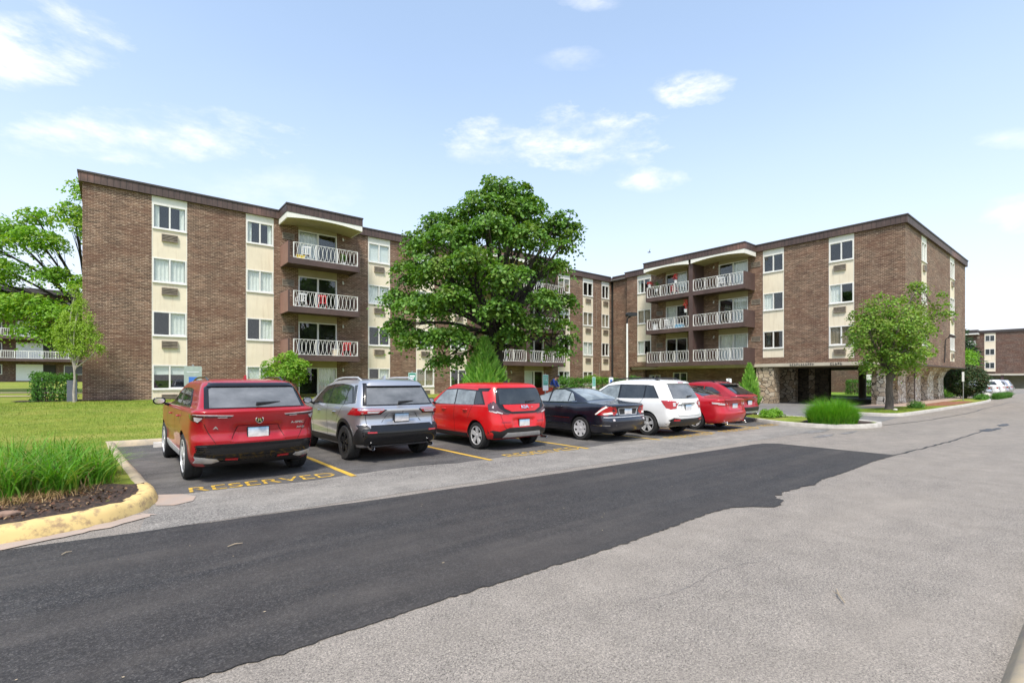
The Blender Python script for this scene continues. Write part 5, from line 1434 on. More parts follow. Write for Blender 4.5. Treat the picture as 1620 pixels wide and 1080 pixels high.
c.plate(0, .84); c.letters('AWD', -.42, .92, .05, M['plastic'], 1.4)
cladding(c, .0551, P_WHITE) if False else None
c.both('sill_cladding', [(1.36, .28), (3.14, .28), (3.14, .38), (1.36, .38)], M['plastic'], .008, .08)
c.handles([(1.5, .95), (2.55, .94)], P_WHITE); c.mirrors(3.0, 1.07, P_WHITE); c.rails(.65, 2.65, .585, M['plastic'], .06, .02); c.wiper(0, .32, 1.15); c.clear_front(.88, .45, .8)

# 6 ---- red saloon ---------------------------------------------------------------------------------
P_RED2 = paint('cherry_paint', (.46, .006, .014), .1, .3, .55)
sp = dict(dents=[(.36, .70, .88, .035)], L=4.8, W=.91, R=.325, axles=(1.06, 3.83), flare=.026, rim=.70, spokes=5, bow=.12, tw=.21, sharp=32,
    keys=[(.20, .5, 4.4, .76, .2), (.26, .16, 4.65, .86, .28), (.42, .03, 4.76, .90, .29), (.56, .0, 4.8, .91, .29), (.68, .05, 4.77, .91, .27), (.80, .09, 4.7, .91, .25), (.92, .08, 4.5, .90, .22), (1.0, .06, 4.2, .88, .2), (1.03, .10, 3.9, .855, .2), (1.045, .26, 3.65, .83, .2), (1.06, .55, 3.5, .81, .2), (1.09, .75, 3.4, .79, .18),
          (1.19, 1.0, 3.1, .74, .16), (1.30, 1.32, 2.75, .68, .16), (1.38, 1.60, 2.5, .63, .16), (1.425, 1.80, 2.32, .58, .2), (1.45, 1.97, 2.2, .48, .2), (1.46, 2.07, 2.14, .3, .04)])
c = Car(sp, P_RED2, 'red saloon with pale pink tail lights and twin exhausts, beside the white SUV', (16.15, 7.98), .0)
c.patch('rear_window', 'top', [(-.66, .90), (.66, .90), (.60, 1.42), (.545, 1.72), (-.545, 1.72), (-.60, 1.42)], M['car_glass'], .005)
for poly in ([(1.55, 1.09), (2.35, 1.06), (2.35, 1.39), (1.9, 1.39), (1.6, 1.29)], [(2.42, 1.06), (3.32, 1.05), (3.05, 1.20), (2.72, 1.35), (2.42, 1.39)]):
    c.both('side_window', poly, M['car_glass'], .012)
c.patch('windscreen', 'front', [(-.68, 1.11), (.68, 1.11), (.56, 1.40), (-.56, 1.40)], M['car_glass'], .004)
for sg in (-1, 1):
    v = 'left' if sg < 0 else 'right'
    t = c.multi('tail_light', [('rear', [(sg * .90, .93), (sg * .50, .90), (sg * .52, .80), (sg * .90, .82)]), (v, [(.10, .93), (.56, .95), (.50, .86), (.10, .82)])], M['lens_red'], .007)
    x = c.multi('light_strip', [('rear', [(sg * .89, .91), (sg * .60, .885), (sg * .60, .83), (sg * .89, .85)]), (v, [(.12, .91), (.44, .93), (.42, .88), (.12, .85)])], M['lens_clear'], .012); x.parent = t
    c.exhaust(sg * .6, .06, .27, .04)
    c.strokes('panel_gap', [(v, [(2.38, 1.06), (2.42, .7), (2.38, .28)]), (v, [(3.34, 1.03), (3.38, .7), (3.32, .28)]), (v, [(1.6, 1.07), (1.52, .83), (1.40, .66)]), ('rear', [(sg * .60, .99), (sg * .5, .66), (0, .64)])], .009, M['seam'])
c.patch('boot_spoiler', 'rear', [(-.70, 1.005), (.70, 1.005), (.66, 1.05), (-.66, 1.05)], P_RED2, .05, .05, None, None, .1)
c.plate(0, .80, .31, .15, 0, M['chrome'])
c.handles([(1.85, .93), (2.86, .92)], P_RED2); c.mirrors(3.22, 1.01, P_RED2); c.clear_front(.75, .4, .7)

# 7 ---- dark red crossover at the far end ------------------------------------------------------------
P_RUBY = paint('ruby_paint', (.34, .006, .014), .1, .3, .55)
sp = dict(dents=[(.36, .68, .88, .035)], L=4.6, W=.92, R=.345, axles=(.95, 3.63), flare=.028, rim=.70, spokes=5, bow=.10, tw=.23,
    keys=[(.24, .5, 4.2, .76, .2), (.30, .18, 4.42, .86, .25), (.44, .03, 4.54, .905, .26), (.60, .0, 4.6, .92, .26), (.78, .07, 4.56, .92, .24), (.95, .05, 4.48, .915, .22), (1.03, .04, 4.1, .90, .2), (1.08, .12, 3.7, .88, .2), (1.14, .24, 3.45, .855, .2),
          (1.30, .52, 3.1, .785, .18), (1.46, .80, 2.7, .71, .18), (1.53, .95, 2.45, .66, .22), (1.575, 1.12, 2.2, .58, .28), (1.60, 1.35, 1.95, .44, .2), (1.606, 1.55, 1.8, .26, .1)])
c = Car(sp, P_RUBY, 'ruby crossover with sloping tailgate and black spoiler, last in the row beside the grass island', (19.1, 8.9), .0)
c.patch('rear_window', 'rear', [(-.70, 1.11), (.70, 1.11), (.60, 1.46), (-.60, 1.46)], M['car_glass'], .017, .04)
c.patch('spoiler', 'rear', [(-.62, 1.47), (.62, 1.47), (.58, 1.535), (-.58, 1.535)], M['gloss_black'], .16, .05, None, None, .22)
for poly in ([(.80, 1.16), (1.5, 1.12), (1.5, 1.41), (1.2, 1.38)], [(1.55, 1.12), (2.2, 1.11), (2.2, 1.45), (1.55, 1.42)], [(2.26, 1.11), (3.1, 1.10), (2.85, 1.26), (2.55, 1.42), (2.26, 1.45)]):
    c.both('side_window', poly, M['car_glass'], .012)
c.patch('windscreen', 'front', [(-.74, 1.12), (.74, 1.12), (.62, 1.48), (-.62, 1.48)], M['car_glass'], .004)
for sg in (-1, 1):
    v = 'left' if sg < 0 else 'right'
    c.multi('tail_light', [('rear', [(sg * .91, 1.03), (sg * .2, 1.01), (sg * .2, .985), (sg * .6, .97), (sg * .91, .90)]), (v, [(.06, 1.03), (.40, 1.03), (.26, .92), (.06, .88)])], M['lens_smoke'], .007)
    c.exhaust(sg * .62, .05, .33, .04)
c.patch('bumper', 'rear', [(-.90, .56), (-.6, .62), (.6, .62), (.90, .56), (.88, .42), (.72, .34), (-.72, .34), (-.88, .42)], M['plastic'], .012, .06)
c.patch('skid_plate', 'rear', [(-.70, .46), (.70, .46), (.66, .38), (-.66, .38)], M['silver_trim'], .022, .06)
cladding(c, .06, M['plastic'], (.30, .42)); c.plate(0, .78); c.handles([(1.6, .96), (2.6, .95)], P_RUBY); c.mirrors(3.0, 1.08, P_RUBY); c.rails(1.15, 2.5, .56, M['gloss_black'], .045); c.clear_front(.85, .4, .75); c.wiper(0, .3, 1.14)

# far row beyond the block ----------------------------------------------------------------------------
SED = dict(L=4.8, W=.91, R=.325, axles=(1.06, 3.83), bow=.12, keys=sp['keys'])
def far_car(keys, L, pm, label, x, y, light):
    q = Car(dict(L=L, W=.91, R=.33, axles=(1.0, L - 1.0), bow=.1, keys=keys, spokes=5), pm, label, (x, y), 0, 'cars parked far off past the stone wall')
    return q
K_SUV = [(.24, .5, 4.2, .74, .2), (.30, .16, 4.45, .84, .25), (.44, .02, 4.55, .885, .26), (.60, .0, 4.6, .895, .26), (.95, .07, 4.5, .89, .22), (1.03, .08, 4.1, .88, .2), (1.14, .13, 3.45, .845, .2), (1.54, .37, 2.65, .71, .18), (1.65, .53, 2.15, .60, .28), (1.69, 1.1, 1.5, .26, .2)]
K_SED = [(.20, .5, 4.4, .76, .2), (.42, .03, 4.76, .90, .29), (.56, .0, 4.8, .91, .29), (.80, .09, 4.7, .91, .25), (.92, .08, 4.5, .90, .22), (1.0, .06, 4.2, .88, .2), (1.045, .26, 3.65, .83, .2), (1.09, .75, 3.4, .79, .18), (1.19, 1.0, 3.1, .74, .16), (1.38, 1.60, 2.5, .63, .16), (1.425, 1.80, 2.32, .58, .2), (1.46, 2.07, 2.14, .3, .04)]
for (x, y, kk, L, pm, lb) in (
    (65.5, 7.6, K_SED, 4.8, P_SILVER, 'silver saloon half hidden behind the low hedge at the far car park'),
    (68.5, 7.4, K_SED, 4.8, P_WHITE, 'white saloon next to the silver one in the far car park'),
    (71.5, 7.3, K_SUV, 4.6, P_WHITE, 'white SUV standing tall in the middle of the far car row'),
    (74.5, 7.3, K_SED, 4.8, P_SILVER, 'silver saloon with red lights behind the long grass at the frame edge'),
    (77.5, 7.3, K_SUV, 4.6, P_SILVER, 'grey SUV at the far end of the distant car row')):
    q = far_car(kk, L, pm, lb, x, y, 0)
    z0 = 1.12
    if kk is K_SUV:
        q.patch('rear_window', 'rear', [(-.64, 1.16), (.64, 1.16), (.56, 1.52), (-.56, 1.52)], M['car_glass'], .006, .12)
        q.both('side_window', [(.6, 1.16), (3.0, 1.12), (2.6, 1.45), (.8, 1.48)], M['car_glass'], .006, .15)
    else:
        q.patch('rear_window', 'top', [(-.62, .95), (.62, .95), (.54, 1.68), (-.54, 1.68)], M['car_glass'], .006, .12)
        q.both('side_window', [(1.55, 1.10), (3.3, 1.06), (2.7, 1.34), (1.8, 1.37)], M['car_glass'], .006, .15)
    for sg in (-1, 1): q.patch('tail_light', 'rear', [(sg * .88, .95), (sg * .52, .92), (sg * .54, .78), (sg * .88, .80)], M['lens_red'], .008, .1)
    q.plate(0, .75)
# ---------------------------------------------------------------- trees and plants
def leaf_mesh(name, C, Nrm, size, mat, parent, seed, aspect=.62, fold=.25, midx=None):
    """C, Nrm: (n,3) leaf centres and facing; each leaf is two bent quads (its own island)"""
    g = np.random.default_rng(seed); n = len(C)
    t = g.normal(size=(n, 3)); Nrm = Nrm / np.linalg.norm(Nrm, axis=1, keepdims=True)
    a = t - (t * Nrm).sum(1, keepdims=True) * Nrm; a /= np.linalg.norm(a, axis=1, keepdims=True); b = np.cross(Nrm, a)
    s = size * g.uniform(.65, 1.3, (n, 1))
    L = s * .5; Wd = s * .5 * aspect
    f = fold * s * .5
    tip = C + a * L; base = C - a * L * .85; mid = C
    l = C + b * Wd + Nrm * f + a * L * .1; r = C - b * Wd + Nrm * f + a * L * .1
    V = np.stack([base, r, tip, l], 1).reshape(-1, 3)
    i = np.arange(n) * 4
    F = np.concatenate([np.stack([i, i + 1, i + 2], 1), np.stack([i, i + 2, i + 3], 1)])
    o = npobj(name, V, F, mat, parent)
    if midx is not None: o.data.polygons.foreach_set('material_index', np.concatenate([midx, midx]).astype(np.int32))
    return o

def crown_points(lobes, n_pads, per_pad, pad_r, seed, flat=.35, surf=.55, droop=.0):
    """leaf centres and normals in pads spread through ellipsoid lobes (x,y,z,rx,ry,rz)"""
    g = np.random.default_rng(seed); lobes = np.array(lobes, float)
    vol = lobes[:, 3] * lobes[:, 4] * lobes[:, 5]; p = vol ** .8; p /= p.sum()
    k = g.choice(len(lobes), n_pads, p=p)
    d = g.normal(size=(n_pads, 3)); d /= np.linalg.norm(d, axis=1, keepdims=True)
    rad = (surf + (1 - surf) * g.random((n_pads, 1)) ** .6)
    pc = lobes[k, :3] + d * lobes[k, 3:] * rad
    up = np.array([0, 0, 1.]); pn = up * .9 + d * .55 + g.normal(size=(n_pads, 3)) * .2; pn /= np.linalg.norm(pn, axis=1, keepdims=True)
    m = n_pads * per_pad
    idx = np.repeat(np.arange(n_pads), per_pad)
    o = g.normal(size=(m, 3)) * .55
    pr = pad_r * g.uniform(.6, 1.35, (n_pads, 1))[idx]
    o -= (o * pn[idx]).sum(1, keepdims=True) * pn[idx] * (1 - flat)
    r2 = (o ** 2).sum(1, keepdims=True)
    C = pc[idx] + o * pr - pn[idx] * r2 * pr * .25
    C[:, 2] -= droop * r2[:, 0] * pr[:, 0]
    Nn = pn[idx] * .8 + g.normal(size=(m, 3)) * .42 + o * .25
    return C, Nn, pc

def branches(bm, base, top_trunk, targets, r0, seed, twigs=None, lean=.25):
    r2 = random.Random(seed); base = Vector(base); tt = Vector(top_trunk)
    P = [base + (tt - base) * t + Vector((r2.uniform(-1, 1), r2.uniform(-1, 1), 0)) * .04 * (t > 0) for t in (0, .25, .5, .75, 1)]
    tube(bm, [base - Vector((0, 0, .1))] + P, [r0 * 1.45, r0 * 1.2, r0, r0 * .92, r0 * .85, r0 * .75], 10)
    for k, q in enumerate(targets):
        q = Vector(q); t0 = r2.uniform(.62, 1.0); s = base.lerp(tt, t0)
        mid = s.lerp(q, .45) + Vector((r2.uniform(-.2, .2), r2.uniform(-.2, .2), lean * (q - s).length * .3))
        L = smooth_line([s, mid, q], 5); n = len(L)
        tube(bm, L, [max(.012, r0 * .40 * (1 - i / n) ** .9 + .010) for i in range(n)], 7)
        if twigs is not None:
            near = sorted(twigs, key=lambda w: (Vector(w) - q).length)[:7]
            for w in near:
                w = Vector(w); a = L[r2.randrange(n // 2, n)]
                m2 = a.lerp(w, .5) + Vector((0, 0, .08)); tube(bm, [a, m2, w], [min(.028, r0 * .12), min(.018, r0 * .08), .006], 5)

def tree(name, label, base, trunk_top, lobes, r0, leaf, bark, n_pads, per_pad, pad_r, size, seed, group=None, cat='tree', surf=.55, aspect=.62, flat=.35, droop=0, extra=()):
    t = thing(name, label, cat, (0, 0, 0), 0, group)
    C, Nn, pc = crown_points(lobes, n_pads, per_pad, pad_r, seed, flat, surf, droop)
    bm = bmesh.new(); branches(bm, base, trunk_top, [l[:3] for l in lobes] + list(extra), r0, seed, [tuple(p) for p in pc[::max(1, len(pc) // 160)]])
    obj('trunk', bm, bark, t, 50)
    if isinstance(leaf, list):
        gz = np.random.default_rng(seed + 5); hi = (pc[:, 2] - pc[:, 2].min()) / (pc[:, 2].max() - pc[:, 2].min())
        mi = (gz.random(n_pads) < .28).astype(np.int32); leaf_mesh('crown', C, Nn, size, leaf, t, seed + 1, aspect, .25, np.repeat(mi, per_pad))
    else: leaf_mesh('crown', C, Nn, size, leaf, t, seed + 1, aspect)
    return t

# big maple in front of the left wing. offsets are (right, up) in metres from a centre, along the view-facing axis
def lobes_at(cx, cy, items, ax=(.7771, -.6294)):
    """(right, z, depth, r, rz): lobes placed beside a trunk; ax is the direction 'right'"""
    out = []
    for rt, z, dp, r, rz in items:
        out.append((cx + ax[0] * rt + .6294 * dp, cy + ax[1] * rt + .7771 * dp, z, r, r, rz))
    return out
mp = lobes_at(13.4, 17.45, [
    (.0, 10.45, .2, .8, .5), (.75, 10.0, .1, .8, .5), (-.75, 9.6, -.2, .95, .55), (.8, 9.3, -.3, .9, .5), (1.6, 9.6, .4, .6, .4), (-1.75, 9.0, .4, .9, .55), (1.9, 8.6, .2, .8, .45), (2.75, 8.85, -.2, .65, .4), (3.3, 8.4, .1, .5, .35), (2.9, 7.75, -.3, .8, .4),
    (-2.75, 8.75, .3, .85, .5), (-3.45, 7.8, -.1, .9, .5), (-2.0, 7.7, -1.2, 1.1, .5), (-.4, 8.2, -1.4, 1.0, .5), (1.1, 7.7, -1.4, 1.0, .45), (1.9, 6.9, .6, .8, .4), (.5, 8.9, 1.6, 1.1, .7),
    (-3.9, 6.6, .2, .95, .5), (-2.6, 6.4, -1.5, 1.1, .5), (-1.0, 6.6, -2.1, 1.1, .48), (.3, 5.9, -2.3, 1.0, .5), (2.5, 6.6, -.7, .6, .3), (2.9, 5.3, .2, .7, .28), (1.9, 5.1, -1.5, .85, .32),
    (-4.4, 5.4, .3, .8, .42), (-3.3, 4.9, -1.2, 1.1, .42), (-1.8, 5.1, -2.1, 1.1, .42), (-4.7, 4.2, .5, .75, .35), (-3.4, 3.5, -.7, 1.1, .36), (-2.0, 3.6, -1.5, 1.1, .36), (-2.3, 2.6, -.6, .8, .26), (-1.0, 3.0, -.8, .75, .3),
    (-1.6, 6.6, 2.2, 1.2, .7), (-3.0, 5.4, 2.0, 1.1, .6), (.0, 4.6, -2.1, 1.0, .4), (1.2, 4.2, -1.3, .9, .34), (.4, 3.6, -1.0, .85, .34), (2.7, 4.2, -.2, .65, .3), (2.5, 3.0, .0, .6, .26), (3.0, 3.5, .1, .5, .22), (.7, 5.9, 1.8, 1.0, .5)])
tree('maple_tree', 'large dark green maple standing before the left wing of the brick building', (13.4, 17.45, .25), (13.3, 17.5, 4.6), mp, .27, [M['maple'], M['maple2']], M['bark_dark'], 980, 46, .43, .155, 11, surf=.45, aspect=.85, droop=.18, flat=.22)

# maple on the verge before the right wing
rm = lobes_at(31.2, 7.5, [(0, 5.5, 0, 1.05, .8), (-.9, 5.1, .1, .95, .8), (-1.2, 4.2, -.2, 1.0, .8), (-.2, 4.4, -.9, 1.3, .95), (.9, 4.5, -.1, 1.1, .9), (-1.1, 3.3, 0, 1.0, .65), (.1, 3.2, -.9, 1.2, .75), (1.2, 3.4, .1, 1.05, .7), (-.3, 2.5, -.2, 1.2, .5), (.9, 2.6, .3, 1.0, .5), (-.2, 4.3, 1.0, 1.2, 1.0),
    (1.7, 5.3, .3, .75, .5), (2.2, 5.9, .2, .7, .55), (2.6, 5.2, 0, .65, .45), (2.0, 4.5, .3, .7, .5), (1.7, 6.5, .3, .55, .4), (2.3, 4.1, .2, .6, .35)])
tree('maple_tree', 'mid-sized green maple on the grass verge before the stone-piered end', (31.2, 7.5, .1), (31.15, 7.5, 2.1), rm, .17, [M['mapler'], M['mapler2']], M['bark'], 500, 28, .33, .135, 23, surf=.5, aspect=.7, droop=.1)

# big lime tree behind the left corner
lt = lobes_at(-4.4, 48, [(-2.2, 9.5, 0, 1.7, .9), (.3, 11.6, 0, 1.6, .7), (2.6, 13.6, .3, 1.4, .6), (3.9, 15.2, .1, 1.2, .7), (3.6, 12.6, 0, 1.2, .6), (-2.6, 12.6, .5, 1.6, .7), (-.4, 13.4, .5, 1.2, .5), (-4.4, 11.6, .5, 1.7, .9), (-4.8, 9.2, 0, 1.8, .9), (-2.4, 7.0, -.4, 2.0, .8), (.2, 7.0, -.4, 1.9, .7), (2.4, 6.4, -.3, 1.6, .8), (3.6, 8.4, 0, 1.1, .5), (1.1, 9.2, .5, 1.2, .5), (-5.2, 6.6, .2, 1.9, .9), (2.2, 4.9, -.2, 1.3, .5), (-7.5, 9.5, 1, 2.0, 1.6), (-8, 6.5, 1, 2.2, 1.3), (.4, 5.2, -.3, 1.2, .5)])
tree('lime_tree', 'tall yellow-green tree with dark spreading limbs behind the building\'s left end', (-.6, 49.5, .8), (-1.4, 49.0, 6.6), lt, .38, [M['lime'], M['lime2']], M['bark_dark'], 1050, 30, .66, .25, 31, surf=.4, droop=.2, flat=.25)

# slender young honey locust against the corner
hl = lobes_at(-1.35, 29.0, [(0, 3.0, 0, .3, .6), (-.45, 3.2, 0, .3, .55), (.4, 3.2, 0, .3, .6), (0, 3.9, 0, .35, .75), (.55, 4.1, 0, .28, .65), (-.4, 4.2, 0, .25, .6), (.2, 4.9, 0, .22, .55), (-.7, 3.7, 0, .25, .5), (.85, 3.6, 0, .25, .45), (.05, 5.6, 0, .14, .4), (1.05, 3.1, 0, .2, .2)])
tree('young_tree', 'slender young tree with fine yellow leaves against the brick corner', (-1.35, 29.0, .6), (-1.35, 29.0, 2.7), hl, .05, M['honey'], M['bark_pale'], 430, 24, .2, .085, 41, surf=.1, aspect=.5)

# small ornamental tree by the balcony bay
sm = lobes_at(7.3, 28.4, [(0, 2.7, 0, .8, .45), (-.7, 2.4, 0, .65, .4), (.75, 2.5, 0, .6, .4), (0, 2.1, -.3, .8, .45), (-.9, 1.9, 0, .5, .35), (.6, 1.9, 0, .6, .35), (.2, 2.95, 0, .5, .25)])
tree('small_tree', 'small bright green rounded tree below the first balcony stack', (7.5, 28.4, .6), (7.45, 28.4, 1.7), sm, .06, [M['lime'], M['lime2']], M['bark_dark'], 210, 22, .24, .125, 43, surf=.5)

# arborvitae and conifers: sprays of upright flattened fans
def thuja(name, label, base, h, w, n, leaf, seed, spread=.5, size=.15, group=None):
    g = np.random.default_rng(seed); t = thing(name, label, 'conifer', (0, 0, 0), 0, group)
    z = g.random(n) ** 1.25; ang = g.random(n) * 2 * PI
    prof = np.where(z < .15, .72 + z * 1.8, 1.0 * (1 - ((z - .15) / .85) ** 1.5)) * (.88 + .2 * np.sin(ang * 5 + z * 11))
    rad = w / 2 * np.maximum(prof, .03) * (1 - .55 * g.random(n) ** 2)
    dirv = np.stack([np.cos(ang), np.sin(ang), np.zeros(n)], 1)
    C = np.array(base) + dirv * rad[:, None] + np.stack([np.zeros(n), np.zeros(n), z * h * .94 + .05], 1)
    up = dirv * spread + np.array([0, 0, 1.]) + g.normal(size=(n, 3)) * .22; up /= np.linalg.norm(up, axis=1, keepdims=True)
    side = np.cross(up, dirv + g.normal(size=(n, 3)) * .5); side /= np.linalg.norm(side, axis=1, keepdims=True)
    s = size * g.uniform(.6, 1.4, (n, 1))
    V = np.stack([C - up * s, C - up * s * .1 + side * s * .22, C + up * s, C - up * s * .1 - side * s * .22], 1).reshape(-1, 3)
    i = np.arange(n) * 4; F = np.concatenate([np.stack([i, i + 1, i + 2], 1), np.stack([i, i + 2, i + 3], 1)])
    npobj('foliage', V, F, leaf, t)
    bm = bmesh.new(); tube(bm, [(base[0], base[1], base[2] - .1), (base[0], base[1], base[2] + h * .85)], [.06, .01], 6); obj('trunk', bm, M['bark_dark'], t)
    return t
thuja('arborvitae', 'broad bright green arborvitae behind the boxy red hatchback', (12.2, 16.9, .15), 3.35, 2.3, 5200, M['thuja'], 51, .75, .24)
thuja('arborvitae', 'narrow pointed green conifer before the stone entrance wall', (31.0, 14.6, .05), 2.7, 1.35, 2400, M['thuja'], 52, .7, .17)

def spruce(name, label, base, h, w, seed):
    g = np.random.default_rng(seed); t = thing(name, label, 'conifer'); Vs = []; bm = bmesh.new()
    tube(bm, [(base[0], base[1], base[2]), (base[0], base[1], base[2] + h)], [.22, .03], 8)
    C = []; D = []
    for k in range(190):
        z = (k + .5) / 190; ln = w / 2 * (1 - z) ** .75 * g.uniform(.6, 1.1); a = g.random() * 2 * PI
        zz = base[2] + h * (.06 + .92 * z); d = np.array([math.cos(a), math.sin(a), -.12 + .3 * z]); s = np.array([base[0], base[1], zz])
        tube(bm, [tuple(s), tuple(s + d * ln * .9)], [.03, .006], 4, False)
        m = int(16 + 60 * ln / w); u = g.random(m) ** .7
        C.append(s + d * ln * u[:, None] + g.normal(size=(m, 3)) * np.array([.22, .22, .10])); D.append(np.tile(d, (m, 1)) + g.normal(size=(m, 3)) * .5 + np.array([0, 0, -.25]))
    C = np.concatenate(C); D = np.concatenate(D); n = len(C)
    obj('trunk', bm, M['bark_dark'], t)
    D /= np.linalg.norm(D, axis=1, keepdims=True); sd = np.cross(D, g.normal(size=(n, 3))); sd /= np.linalg.norm(sd, axis=1, keepdims=True); s = .30 * g.uniform(.6, 1.3, (n, 1))
    V = np.stack([C - D * s, C + sd * s * .22, C + D * s, C - sd * s * .22], 1).reshape(-1, 3); i = np.arange(n) * 4
    npobj('foliage', V, np.stack([i, i + 1, i + 2, i + 3], 1), M['spruce'], t)
spruce('spruce_tree', 'dark blue-green spruce behind the round topiary bush', (86, 13.5, 0), 9.6, 8.5, 61)
spruce('spruce_tree', 'second dark spruce, mostly hidden by the building\'s end wall', (95, 19.5, 0), 10.5, 8.0, 62)

def bush(name, label, cat, lobes, n_pads, per_pad, pad_r, size, leaf, seed, surf=.75, group=None, stem=None):
    t = thing(name, label, cat, (0, 0, 0), 0, group)
    C, Nn, pc = crown_points(lobes, n_pads, per_pad, pad_r, seed, .6, surf)
    leaf_mesh('foliage', C, Nn, size, leaf, t, seed)
    if stem:
        bm = bmesh.new()
        for q in lobes[:5]: tube(bm, [(stem[0], stem[1], stem[2] - .05), (q[0] * .4 + stem[0] * .6, q[1] * .4 + stem[1] * .6, q[2] * .5 + stem[2] * .5), tuple(q[:3])], [stem[3], stem[3] * .7, .01], 6)
        obj('stem', bm, M['bark_dark'], t)
    return t
def box_hedge(name, label, x0, x1, y0, y1, z0, z1, n, size, leaf, seed, group=None, jit=.06):
    """clipped hedge: leaves through a shell of the box plus twigs inside"""
    g = np.random.default_rng(seed); t = thing(name, label, 'hedge', (0, 0, 0), 0, group)
    P = g.random((n, 3)); ax = g.choice(3, n, p=[.35, .35, .3]); sd = g.integers(0, 2, n); sd[ax == 2] = 1
    dp = g.random(n) ** 2 * .22
    lo = np.array([x0, y0, z0]); hi = np.array([x1, y1, z1]); C = lo + P * (hi - lo); Nn = np.zeros((n, 3))
    for k in range(3):
        m = ax == k; C[m, k] = np.where(sd[m] == 1, hi[k] - dp[m], lo[k] + dp[m]); Nn[m, k] = np.where(sd[m] == 1, 1, -1)
    C += g.normal(size=(n, 3)) * jit + np.sin(C[:, [1, 2, 0]] * 4.1) * .05
    C[:, 2] = np.maximum(C[:, 2], z0 + .02)
    Nn += g.normal(size=(n, 3)) * .55
    leaf_mesh('foliage', C, Nn, size, leaf, t, seed)
    bm = bmesh.new(); r2 = random.Random(seed)
    for k in range(int((x1 - x0) * (y1 - y0) * 6) + 6):
        x, y = r2.uniform(x0 + .1, x1 - .1), r2.uniform(y0 + .1, y1 - .1)
        tube(bm, [(x, y, z0 - .05), (x + r2.uniform(-.15, .15), y + r2.uniform(-.15, .15), z1 - .15)], [.025, .008], 5)
    obj('stem', bm, M['bark_dark'], t)
    return t
box_hedge('hedge', 'clipped green shrub block at the left corner of the building', -2.85, -1.45, 30.4, 31.6, .68, 1.9, 3600, .10, M['hedge'], 71)
box_hedge('hedge', 'long low hedge along the wall near the inner corner', 28.2, 33.5, 26.2, 27.3, .15, 1.75, 5200, .12, M['hedge'], 72)
bush('shrub', 'open leafy shrub at the left end of the low hedge', 'shrub', [(27.6, 27.2, 1.3, .7, .7, .6), (27.3, 27.4, 1.7, .5, .5, .3)], 120, 18, .2, .11, M['hedge'], 73, .4, None, (27.6, 27.2, .2, .03))
bush('shrub', 'pale green spreading shrub above the low hedge', 'shrub', [(30.2, 26.9, 1.75, .9, .6, .35), (31.2, 27, 1.7, .7, .6, .3)], 90, 20, .22, .1, M['lime'], 76, .4, None, (30.4, 26.9, .2, .03))
bush('shrub', 'round bright shrub by the lamp post foot', 'shrub', [(33.6, 25.2, 1.3, .8, .8, .75)], 110, 20, .22, .1, M['hedge'], 74, .6, None, (33.6, 25.2, .1, .03))
box_hedge('hedge', 'square clipped hedge seen through the covered entrance', 61.0, 62.6, 15.6, 18.5, .0, 1.6, 3600, .13, M['hedge'], 75)
bush('topiary_bush', 'large round dark topiary on a short stem beside a sign post', 'bush', [(55.4, 8.1, 1.68, 1.4, 1.4, 1.22)], 900, 20, .24, .12, M['hedge_dark'], 77, .86, None, (55.4, 8.1, .1, .14))
bush('shrub', 'bright green spreading shrub behind the stone piers\' end', 'shrub', [(60, 11.2, 1.6, 1.6, 1.6, 1.5), (62, 11.4, 2.6, 1.8, 1.8, 1.2)], 260, 22, .4, .18, M['hedge'], 78, .6)
bush('shrub', 'low glossy shrub clump right of the last stone pier', 'shrub', [(58, 9.9, .8, 1.1, 1.1, .8), (59.2, 10.2, .7, .9, .9, .7), (58.4, 10.3, 1.6, .8, .8, .6)], 200, 20, .3, .15, M['thuja'], 79, .6)
bush('tree_clump', 'pale green tree crown peeping beside the spruce', 'tree', lobes_at(78, 12.5, [(0, 3.6, 0, 2.2, 1.4), (1, 4.6, 0, 1.5, .9)]), 160, 22, .5, .25, M['lime'], 80, .6, None, (78, 12.5, 0, .1))
bush('shrub', 'low dark green ground shrub at the verge tip', 'shrub', [(54.2, 6.9, .3, 1.0, .35, .25), (52.7, 6.8, .28, .7, .3, .22)], 160, 16, .2, .09, M['hedge'], 81, .6)
bush('shrub', 'small round shrub beside the dark sign post', 'shrub', [(33.6, 6.95, .28, .35, .35, .24), (34.6, 7.0, .26, .45, .3, .2)], 110, 16, .14, .07, M['hedge'], 82, .6)
bush('shrub', 'small pale leafy ground cover on the island bed', 'shrub', [(21.3, 9.15, .28, .55, .4, .2), (20.9, 9.05, .25, .3, .3, .16), (21.9, 9.25, .25, .35, .3, .17)], 170, 16, .13, .075, M['lime'], 83, .5)

